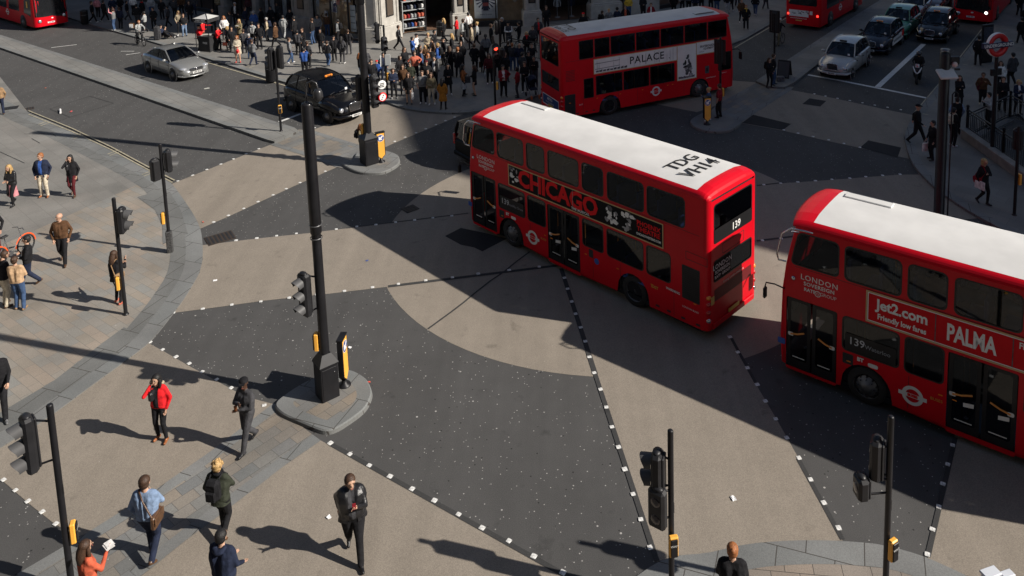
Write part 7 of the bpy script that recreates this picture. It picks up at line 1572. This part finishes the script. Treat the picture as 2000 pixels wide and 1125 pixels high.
# shop corner: front row at the kerb
KL = [
 (770, 192, -80, 'person in navy jacket and white trainers at the left end of the kerb row', dict(top='navy', bot='black', shoe='white', hair=('bob', 'hbrown'), arms=('belly', 'belly'))),
 (789, 186, -80, 'red faced person in dark jacket behind the kerb row', dict(top='brown', bot='black', hair=('long', 'hbrown'), fem=True)),
 (800, 203, -85, 'woman in black carrying a white paper bag at the kerb', dict(top='black', bot='black', legs='skin', hair=('long', 'hbrown'), fem=True, skirt=('black', .35, .1), arms=('down', 'carry'), extras=[('paper', 'white', 'white paper bag with black logo at the kerb', 1)])),
 (827, 202, -85, 'person in grey and white shirt and black trousers at the kerb', dict(top='grey', bot='black', shoe='white', H=1.8, hair=('short', 'hbrown'), sleeves=False)),
 (844, 204, -85, 'woman in khaki jacket with a black tote showing a white ring', dict(top='khaki', bot='cream', shoe='white', hair=('long', 'hbrown'), fem=True, arms=('carry', 'belly'), extras=[('tote', 'black', 'black tote bag with white ring held at the kerb', 1)])),
 (866, 214, 85, 'woman in long mustard coat seen from behind at the kerb', dict(top='mustard', bot='black', hair=('long', 'hblack'), fem=True, coat=('mustard', .42))),
 (877, 186, -85, 'woman in black using a phone behind the mustard coat', dict(top='black', bot='black', shoe='white', hair=('long', 'hblack'), fem=True, coat=('black', .3), arms=('belly', 'belly'))),
 (906, 187, 0, 'woman in rust jumper and striped skirt with a dark shopping bag', dict(top='rust', bot='black', hair=('long', 'hblack'), fem=True, skirt=('lgrey', .5, .15), arms=('chest', 'down'), extras=[('paper', 'dgrey', 'dark shopping bag beside the striped skirt', 1)])),
 (928, 186, 185, 'woman with long hair in a short black dress and boots', dict(top='black', bot='black', legs='skin', hair=('long', 'hbrown'), fem=True, skirt=('black', .3, .05), arms=('belly', 'belly'))),
 (984, 189, -80, 'person in bright red jacket and white shirt near the bus rear', dict(top='dred', bot='black', hair=('short', 'hblack'), inner='white', fat=1.1, arms=('hip', 'belly'))),
 (1012, 190, 170, 'person in dark red coat seen side on near the bus rear', dict(top='dred', bot='dgrey', hair=('bob', 'hblack'), arms=('down', 'belly'))),
 (1026, 180, -100, 'person in black with white trainers beside the pushchair', dict(top='black', bot='black', shoe='white', hair=('short', 'hbrown'), arms=('belly', 'belly'))),
 (957, 163, -90, 'person in dark red coat behind the signal post', dict(top='maroon', bot='black', shoe='white', hair=('long', 'hbrown'), arms=('down', 'carry'), extras=[('tote', 'lgrey', 'pale grey bag behind the signal post on the corner', -1)])),
 (812, 158, -60, 'person in salmon shirt with hands on hips', dict(top='salmon', bot='black', hair=('short', 'hbrown'), arms=('hip', 'hip'))),
 (850, 170, -95, 'man in black suit touching his face in the crowd', dict(top='black', bot='black', H=1.8, hair=('short', 'hblack'), arms=('phone', 'down'), inner='white')),
 (835, 178, -85, 'person in maroon hat in the middle of the crowd', dict(top='black', bot='black', hair=('hat', 'maroon'))),
 (782, 165, -30, 'person glancing down behind the kerb row', dict(top='black', bot='dgrey', hair=('short', 'hbrown'), nod=1)),
 (738, 162, -90, 'child in dark blue with a red cap by the far signal', dict(top='blue', bot='navy', hair=('hat', 'red'), H=1.35)),
 (751, 158, -70, 'person in navy leaning beside the far signal post', dict(top='navy', bot='navy', hair=('short', 'hblack'), fat=1.15)),
 (705, 160, 20, 'ginger woman with pale collar left of the tall lamp column', dict(top='black', bot='lblue', hair=('long', 'ginger'), fem=True)),
 (807, 122, 0, 'person in bright blue anorak eating, left of the huddle', dict(top='blue', bot='navy', hair=('short', 'hblack'), hood='blue', arms=('chest', 'chest'))),
 (815, 118, -20, 'person in white shirt and black cap behind the blue anorak', dict(top='white', bot='black', hair=('hat', 'black'), arms=('look', 'down'))),
 (822, 140, -10, 'man in black padded jacket in the huddle', dict(top='black', bot='navy', hair=('short', 'hblack'), leath=True, arms=('belly', 'belly'))),
 (838, 118, -90, 'blond woman in beige coat facing the huddle', dict(top='beige', bot='black', hair=('bun', 'blond'), fem=True, arms=('belly', 'belly'))),
 (842, 145, 90, 'person in black jacket with back to the road in the huddle', dict(top='black', bot='navy', hair=('hat', 'black'), fat=1.15)),
 (832, 132, -90, 'child with light brown hair inside the huddle', dict(top='brown', bot='black', hair=('long', 'blond'), H=1.4)),
 (857, 138, 170, 'person in royal blue coat with a black rucksack', dict(top='blue', bot='grey', hair=('curly', 'blond'), coat=('blue', .1), extras=[('backpack', 'black', 'black rucksack on the royal blue coat')])),
 (880, 150, 100, 'tall person in black with a sports bag in the middle of the corner', dict(top='black', bot='black', H=1.84, hair=('long', 'hbrown'), extras=[('satchel', 'black', 'black sports bag carried in the middle of the corner', 1)])),
 (896, 152, 90, 'man in black coat seen from behind in the middle of the corner', dict(top='black', bot='black', H=1.84, hair=('short', 'ginger'), coat=('black', .3))),
 (884, 118, 180, 'blond woman in black jacket behind the tall pair', dict(top='black', bot='black', hair=('long', 'blond'), fem=True)),
 (903, 112, -150, 'person in black and white jacket behind the tall pair', dict(top='black', bot='black', hair=('short', 'hblack'), arm='grey')),
 (868, 82, 160, 'crouched shopper in black near the second pier', dict(top='black', bot='black', hair=('long', 'blond'), pose='walk')),
 (893, 80, 190, 'person in vivid orange red jacket near the second pier', dict(top='red', bot='black', hair=('short', 'hbrown'), arms=('belly', 'down'), coat=('red', .05))),
 (906, 86, 175, 'person in grey top with rucksack beside the orange red jacket', dict(top='lgrey', bot='black', hair=('bun', 'hbrown'), pose='walk', extras=[('backpack', 'black', 'black rucksack by the lingerie window')])),
 (916, 72, 120, 'person in white shirt close to the shop window', dict(top='white', bot='black', hair=('short', 'hblack'))),
 (922, 96, 180, 'person in long beige mac walking past the window', dict(top='beige', bot='black', hair=('bun', 'hbrown'), fem=True, coat=('beige', .3), pose='walk', stride=.16)),
 (933, 93, 180, 'person in pale denim jacket with black bag walking behind the mac', dict(top='lgrey', bot='black', hair=('bun', 'blond'), fem=True, pose='walk', stride=.3, extras=[('shoulderbag', 'black', 'black bag of the walker behind the beige mac', -1)])),
 (928, 140, 90, 'person in dark coat left of the railings', dict(top='black', bot='black', hair=('short', 'hbrown'), coat=('black', .25))),
 (943, 142, 60, 'dark haired woman in black beside the shopping bags', dict(top='black', bot='black', hair=('long', 'hblack'), fem=True, arms=('carry', 'carry'), extras=[('paper', 'brown', 'brown shopping bag by the black coat', 1), ('tote', 'white', 'white carrier bag by the black coat', -1)])),
 (950, 120, 90, 'person in grey jumper with rucksack behind the signal post', dict(top='grey', bot='black', hair=('pony', 'hblack'))),
 (982, 83, -100, 'grey haired person in black coat at the shop window', dict(top='black', bot='black', hair=('bob', 'hgrey'), coat=('black', .2))),
 (994, 92, -90, 'person in black and white patterned jumper', dict(top='dgrey', bot='dgrey', arm='white', hair=('hat', 'black'), arms=('belly', 'belly'))),
 (1015, 92, 170, 'man in black hooded coat at the railings', dict(top='black', bot='black', hair=('short', 'hblack'), hood='black', arms=('look', 'look'))),
 (1002, 138, 90, 'man in dark denim jacket and jeans at the railings', dict(top='dgrey', bot='denim', hair=('short', 'ginger'), arms=('look', 'down'))),
 (1016, 140, 90, 'bald man in navy jacket with white stripe', dict(top='navy', bot='denim', hair=('bald', 'hgrey'), arms=('down', 'look'))),
 (1030, 112, -100, 'blond woman with a red scarf behind the railings', dict(top='black', bot='black', hair=('bob', 'blond'), fem=True, extras=[('scarf', 'red', '')])),
 (1040, 140, -90, 'person in black pointing beside the railings', dict(top='black', bot='black', hair=('short', 'hbrown'), arms=('out', 'down'))),
 (1045, 168, -90, 'parent in black bending over the pushchair', dict(top='black', bot='dgrey', hair=('short', 'hblack'), arms=('look', 'look'), lean=.2)),
 (1010, 34, -90, 'person in black with red top in front of the third pier', dict(top='black', bot='dgrey', hair=('short', 'hblack'), inner='red')),
 (1052, 84, -80, 'man in dark jacket and red scarf beside the third pier', dict(top='dgrey', bot='black', hair=('short', 'hblack'), inner='red', fat=1.1)),
 (1140, 72, -90, 'person in red hat behind the white bus roof', dict(top='black', bot='black', hair=('hat', 'red'))),
 (1177, 66, 0, 'man in black jacket with rucksack by the fourth pier', dict(top='black', bot='black', hair=('short', 'hbrown'), extras=[('backpack', 'black', 'black rucksack by the fourth pier')])),
 (1190, 62, -90, 'pale haired person close to the fourth pier', dict(top='grey', bot='black', hair=('short', 'blond'))),
 (1206, 60, 100, 'woman in navy jacket with dark curls outside the shop', dict(top='navy', bot='black', hair=('curly', 'hblack'), fem=True)),
 (1222, 58, -90, 'person with orange top and dark jacket outside the shop', dict(top='black', bot='black', hair=('short', 'hbrown'), inner='orange')),
 (1228, 34, -90, 'person in blue jeans and yellow top in the doorway', dict(top='yellow', bot='denim', hair=('short', 'hbrown'))),
 (1256, 38, -90, 'tall man in black crossing his arms at the shop door', dict(top='black', bot='black', H=1.86, hair=('short', 'hblack'), arms=('belly', 'belly'), fat=1.15)),
 (1272, 50, -90, 'woman in raspberry jacket outside the shop door', dict(top='dred', bot='black', hair=('short', 'hbrown'), inner='white', fem=True)),
 (1448, 44, -80, 'woman in brown jacket and black leggings on the far pavement', dict(top='brown', bot='black', shoe='white', hair=('short', 'hbrown'), fem=True)),
 (1457, 57, -100, 'man in black jacket with yellow scarf on the far pavement', dict(top='black', bot='black', hair=('short', 'ginger'), extras=[('scarf', 'yellow', '')])),
 (1475, 30, 60, 'person in jeans walking away on the far pavement', dict(top='black', bot='denim', shoe='white', hair=('short', 'hblack'), pose='walk')),
 (1420, 26, -90, 'woman in grey trousers and black coat on the far pavement', dict(top='black', bot='lgrey', hair=('short', 'hbrown'), coat=('black', .1))),
 (1400, 24, 80, 'person in blue jeans behind the bus front', dict(top='black', bot='denim', hair=('short', 'hblack'))),
 (1370, 20, -90, 'person in black trousers above the bus roof', dict(top='black', bot='black')),
 (1345, 24, 70, 'person in grey jacket above the bus roof', dict(top='grey', bot='black')),
 (1332, 22, -80, 'person in pale top and black trousers above the bus roof', dict(top='lgrey', bot='black')),
 (1428, 22, 90, 'white trainer wearer walking beyond the bus', dict(top='black', bot='black', shoe='white', pose='walk')),
 # outside the left shop fronts
 (741, 74, 10, 'man in blue and red jacket by the sunlit pier', dict(top='lblue', bot='black', skin='dark', hair=('short', 'hblack'), inner='red')),
 (752, 72, -40, 'man in black jacket and white shirt by the sunlit pier', dict(top='black', bot='black', H=1.84, hair=('short', 'hblack'), inner='white')),
 (762, 76, -90, 'blond person in white behind the puffer jacket', dict(top='white', bot='black', hair=('long', 'blond'), fem=True)),
 (780, 98, 0, 'man in black puffer jacket striding past the pier', dict(top='black', bot='black', hair=('short', 'hbrown'), pose='walk', stride=.36, leath=True, arms=('back', 'fwd'))),
 (596, 148, 90, 'person in mid blue fleece seen from behind by the taxi', dict(top='blue', bot='black', hair=('short', 'hblack'), arms=('belly', 'phone'))),
 (567, 124, 20, 'person in grey hoodie and blue jeans walking by the bin', dict(top='grey', bot='denim', shoe='white', hair=('short', 'hbrown'), arms=('belly', 'down'), pose='walk', stride=.16)),
 (593, 106, -95, 'woman in long black coat holding a cup', dict(top='black', bot='black', hair=('pony', 'hbrown'), fem=True, coat=('black', .35), arms=('belly', 'chest'))),
 (641, 130, 85, 'man in black leather jacket and jeans seen from behind', dict(top='black', bot='denim', hair=('short', 'hbrown'), leath=True, pose='walk', stride=.12)),
 (654, 120, 100, 'man in black walking with his hand to his face', dict(top='black', bot='black', hair=('cap', 'black'), pose='walk', stride=.12, arms=('down', 'strap'))),
 (669, 124, 80, 'woman with long dark hair, grey jeans and a shoulder bag', dict(top='dgrey', bot='dgrey', shoe='white', hair=('long', 'hblack'), fem=True, extras=[('shoulderbag', 'black', 'black shoulder bag on the corner beside the grey jeans', -1)])),
 (662, 84, 170, 'person in grey with a large black rucksack', dict(top='grey', bot='black', hair=('short', 'hblack'), extras=[('backpack', 'black', 'large black rucksack near the shop steps')])),
 (612, 86, 170, 'man in black jacket and blue jeans by the shop door', dict(top='black', bot='denim', hair=('short', 'hbrown'), H=1.82, arms=('down', 'belly'))),
 (640, 70, 90, 'person in brown jacket and jeans at the poster', dict(top='brown', bot='denim', hair=('short', 'hbrown'), arms=('up', 'down'))),
 (622, 76, -90, 'person in checked shirt in the doorway', dict(top='grey', bot='navy', hair=('short', 'hblack'))),
 (577, 82, 170, 'man in long black coat leaning at the dark pier', dict(top='black', bot='black', H=1.84, hair=('short', 'hblack'), coat=('black', .3))),
 (555, 75, 100, 'person in pale grey tracksuit walking in the shade', dict(top='lgrey', bot='lgrey', shoe='dgrey', hair=('short', 'hblack'), pose='walk', hood='lgrey')),
 (523, 80, 190, 'white haired man in beige jacket with a blue rucksack', dict(top='beige', bot='black', hair=('short', 'hgrey'), extras=[('backpack', 'navy', 'dark blue rucksack on the beige jacket')])),
 (495, 128, 60, 'man in grey top and dark trousers walking by the kerb', dict(top='grey', bot='navy', hair=('short', 'hbrown'), arms=('down', 'chest'), pose='walk', stride=.2)),
 (489, 115, 85, 'grey haired man in navy padded coat seen from behind', dict(top='navy', bot='denim', hair=('short', 'hgrey'), coat=('navy', .05), hood='navy')),
 (466, 122, -90, 'blond woman in cream trench coat with a red bag', dict(top='cream', bot='cream', legs='skin', shoe='redshoe', hair=('bob', 'ginger'), fem=True, coat=('cream', .35), arms=('belly', 'belly'), extras=[('handbag', 'red', 'bright red handbag of the woman in the cream trench coat', -1)])),
 (495, 90, 90, 'person in pale grey hoodie seen from behind', dict(top='lgrey', bot='black', hair=('short', 'hblack'), hood='lgrey')),
 (498, 66, 80, 'person in blue denim jacket seen from behind', dict(top='blue', bot='denim', hair=('bun', 'hgrey'))),
 (470, 85, -90, 'long haired woman in khaki coat reading white papers', dict(top='khaki', bot='brown', hair=('long', 'blond'), fem=True, coat=('khaki', .2), arms=('look', 'look'), extras=[('papers', 'white', 'white papers in the hands of the woman in khaki', 1)])),
 (447, 98, 180, 'blond woman in black leather jacket with an orange bag', dict(top='black', bot='black', shoe='cream', hair=('bob', 'blond'), fem=True, leath=True, arms=('carry', 'belly'), extras=[('handbag', 'orange', 'orange handbag beside the newspaper stand', 1)])),
 (440, 78, -60, 'person in white jacket behind the newspaper stand', dict(top='white', bot='black', hair=('long', 'ginger'), fem=True)),
 (462, 50, -90, 'man in black coat and tie in the shade', dict(top='black', bot='black', H=1.82, hair=('short', 'hgrey'), inner='white')),
 (438, 28, -90, 'person in navy jacket by the dark shop front', dict(top='navy', bot='black', hair=('short', 'hblack'))),
 (428, 30, -90, 'person in khaki top holding a tray in the shade', dict(top='khaki', bot='black', hair=('short', 'hbrown'), arms=('belly', 'belly'))),
 (487, 34, -90, 'woman in maroon top in the shade', dict(top='maroon', bot='black', hair=('short', 'hbrown'), fem=True)),
 (505, 40, 90, 'person in dark coat beside the glass door', dict(top='black', bot='black', hair=('short', 'hblack'))),
 (391, 98, 10, 'news vendor in a red jacket counting papers', dict(top='red', bot='black', hair=('cap', 'black'), arms=('belly', 'look'), fat=1.1)),
 (398, 88, 5, 'news vendor in a red jacket reaching over the stand', dict(top='red', bot='brown', hair=('cap', 'red'), arms=('out', 'belly'), H=1.8)),
 (428, 98, 0, 'news vendor in a red jacket and black cap handing out papers', dict(top='red', bot='black', hair=('cap', 'black'), arms=('look', 'look'))),
 (361, 71, -60, 'man in black jumper and pale jeans beside the blond woman', dict(top='black', bot='ldenim', hair=('short', 'hbrown'), arms=('pocket', 'pocket'))),
 (352, 64, -60, 'blond woman in beige top in the shade', dict(top='beige', bot='black', hair=('long', 'blond'), fem=True)),
 (224, 59, 170, 'man in grey waistcoat and jeans drinking at the kerb', dict(top='grey', bot='denim', shoe='white', hair=('short', 'hbrown'), arms=('up', 'up'), arm='pink')),
 (236, 56, 90, 'person in navy jacket behind the grey waistcoat', dict(top='navy', bot='black', hair=('short', 'hbrown'))),
 (285, 64, 175, 'man in grey jacket leaning on a bag with one leg bent', dict(top='lgrey', bot='black', hair=('short', 'hblack'), pose='walk', stride=.14, arms=('chest', 'chest'))),
 (297, 33, -60, 'person in white patterned top and jeans in the shade', dict(top='lgrey', bot='denim', shoe='white', hair=('short', 'hbrown'), pose='walk')),
 (262, 30, 80, 'person with white back print in the shade', dict(top='white', bot='black', hair=('short', 'hblack'))),
 (237, 30, -90, 'person in black with pale face deep in the shade', dict(top='black', bot='black')),
 (192, 34, 100, 'person in pink top at the top left shop front', dict(top='pink', bot='black', hair=('short', 'hbrown'))),
 (205, 42, 60, 'dark dressed person near the shop front at the top left', dict(top='black', bot='black', shoe='white', pose='walk')),
 (182, 44, 10, 'person in black with white trainers near the curved bus', dict(top='black', bot='black', shoe='white', pose='walk')),
 (318, 38, -90, 'person in black at the dark shop window', dict(top='black', bot='black')),
 (342, 36, 90, 'person in dark grey at the dark shop window', dict(top='dgrey', bot='black')),
 (380, 30, -70, 'person in charcoal jacket behind the newspaper stand', dict(top='dgrey', bot='navy')),
 (270, 52, 90, 'person in black jacket standing behind the cyclist', dict(top='black', bot='dgrey')),
 (1068, 58, -90, 'shopper in black near the clothes shop doorway', dict(top='black', bot='black')),
]
D_ = dict
MORE = [(716, 148, -60, 'person in grey parka left of the white sign backs', D_(top='dgrey', bot='black')), (728, 176, -70, 'person in black bomber jacket close behind the tall lamp column', D_(top='black', bot='denim')),
 
 (792, 148, -40, 'woman in black scarf left of the salmon shirt', D_(top='black', bot='dgrey', fem=True, hair=('long', 'hbrown'))), (803, 178, -90, 'person in olive jacket just right of the red faced one', D_(top='green', bot='black')),
 (838, 190, -100, 'short person in dark coat squeezed behind the khaki jacket', D_(top='black', bot='black', H=1.58)),
 
 (838, 160, -60, 'woman with auburn hair in the thick of the crowd', D_(top='black', bot='black', fem=True, hair=('long', 'ginger'))), (824, 152, 30, 'person in faded denim jacket behind the salmon shirt', D_(top='denim', bot='black')),
 (846, 128, -150, 'person in dark brown leather beside the beige coat', D_(top='brown', bot='black', leath=True)),
 (868, 128, 200, 'person in black cap right of the royal blue coat', D_(top='black', bot='black', hair=('cap', 'black'))), 
 (902, 134, -80, 'person in black puffer right of the ginger man in black coat', D_(top='black', bot='black', fat=1.15)), 
 
 (972, 150, -90, 'person in black between the two signal posts', D_(top='black', bot='black', fat=1.1)),
 (988, 160, -70, 'woman in black behind the bright red jacket', D_(top='black', bot='black', fem=True, hair=('long', 'hbrown'))), (994, 134, 90, 'person in dark jacket seen from behind left of the jeans man', D_(top='black', bot='navy')),
 (1034, 155, -90, 'person in black beanie behind the pushchair parent', D_(top='black', bot='black', hair=('hat', 'dgrey'))), (1022, 158, 60, 'person in dark grey behind the side on red coat', D_(top='dgrey', bot='black')),
 (1042, 100, -90, 'person in charcoal leaning on the railings by the bus rear', D_(top='dgrey', bot='black')), (960, 96, 0, 'man in dark suit walking under the poster window', D_(top='black', bot='black', pose='walk')),
 (850, 108, -30, 'person in black shirt behind the beige coat', D_(top='black', bot='dgrey')),
 (418, 62, -80, 'man in black anorak behind the canopy of the stand', D_(top='black', bot='black')),
 (452, 66, 180, 'person in charcoal suit in the shade right of the stand', D_(top='dgrey', bot='dgrey')), (481, 58, 0, 'person in dark blue suit walking in the shade', D_(top='navy', bot='navy', pose='walk')),
 (512, 58, 170, 'person in black walking past the blue denim jacket', D_(top='black', bot='black', pose='walk')), (531, 54, -90, 'pair member in black near the grey blind', D_(top='black', bot='black')), (543, 46, -80, 'pair member in charcoal near the grey blind', D_(top='dgrey', bot='black')),
 (568, 60, -60, 'person in black bending by the dark pier', D_(top='black', bot='dgrey', nod=1)), (540, 92, 170, 'person in dark brown coat walking at the edge of the shade', D_(top='brown', bot='black', pose='walk', coat=('brown', .2))),
 (508, 96, -90, 'person in black behind the man in grey top by the kerb', D_(top='black', bot='black')), (455, 100, -60, 'person in black tracksuit between the orange bag and the trench coat', D_(top='black', bot='black')),
 (478, 104, 100, 'man in dark grey blazer right of the trench coat', D_(top='dgrey', bot='black')), (372, 44, -60, 'dark figure left of the stand deep in the shade', D_(top='black', bot='black')),
 (330, 52, 170, 'figure in charcoal hoodie walking deep in the shade', D_(top='dgrey', bot='black', pose='walk')), (302, 56, -90, 'figure in black coat behind the leaning man', D_(top='black', bot='black', coat=('black', .3))),
 (250, 40, 10, 'figure in dark tracksuit walking at the top left', D_(top='black', bot='dgrey', pose='walk')), (222, 34, -80, 'figure in navy parka at the top left', D_(top='navy', bot='black')),
 (280, 38, 60, 'figure in black with a red scarf at the top left', D_(top='black', bot='black', extras=[('scarf', 'red', '')])), (356, 30, -90, 'figure in brown leather at the dark window', D_(top='brown', bot='black')),
 (603, 132, 60, 'person in black trousers right behind the blue fleece', D_(top='dgrey', bot='black')), (583, 108, 90, 'person in charcoal coat left of the woman with the cup', D_(top='dgrey', bot='black')),
 (628, 104, -90, 'woman in dark dress between the two door groups', D_(top='black', bot='black', fem=True, hair=('long', 'hblack'), skirt=('black', .4, .1))), (682, 106, 100, 'man in dark coat near the foot of the corner pier', D_(top='black', bot='dgrey')),
 (1388, 20, -80, 'person in charcoal between the walkers above the bus', D_(top='dgrey', bot='black')), (1358, 28, -90, 'person in navy above the bus roof', D_(top='navy', bot='black')), (1316, 30, 80, 'person in black by the last pier', D_(top='black', bot='black')),
 (1495, 18, 60, 'person in dark coat walking up the far pavement', D_(top='black', bot='dgrey', pose='walk')), (1440, 12, -90, 'person in grey coat at the top of the far pavement', D_(top='grey', bot='black'))]
KL += MORE
for px, py, fc, lb, kw in KL:
    kw = dict(kw); kw.setdefault('group', KG if px > 700 else SG); kw.setdefault('hair', ('short', random.choice(['hbrown', 'hblack'])))
    kw.setdefault('H', random.uniform(1.64, 1.78)); kw['k'] = random.randint(0, 1); fc += random.uniform(-12, 12)
    Pn(px, py, fc, lb, **kw)
Pn(325, 76, 10, 'person in black sitting on the pavement behind the silver car', 1.72, 'black', 'dgrey', 'white', hair=('short', 'hblack'), pose='ground', arms=('knee', 'knee'), lean=-.1, group=SG, extras=[])
Pn(315, 73, -10, 'person in navy sitting on the pavement beside a tall bag', 1.7, 'navy', 'brown', 'white', hair=('hat', 'black'), pose='ground', arms=('knee', 'knee'), group=SG)
finish_people()
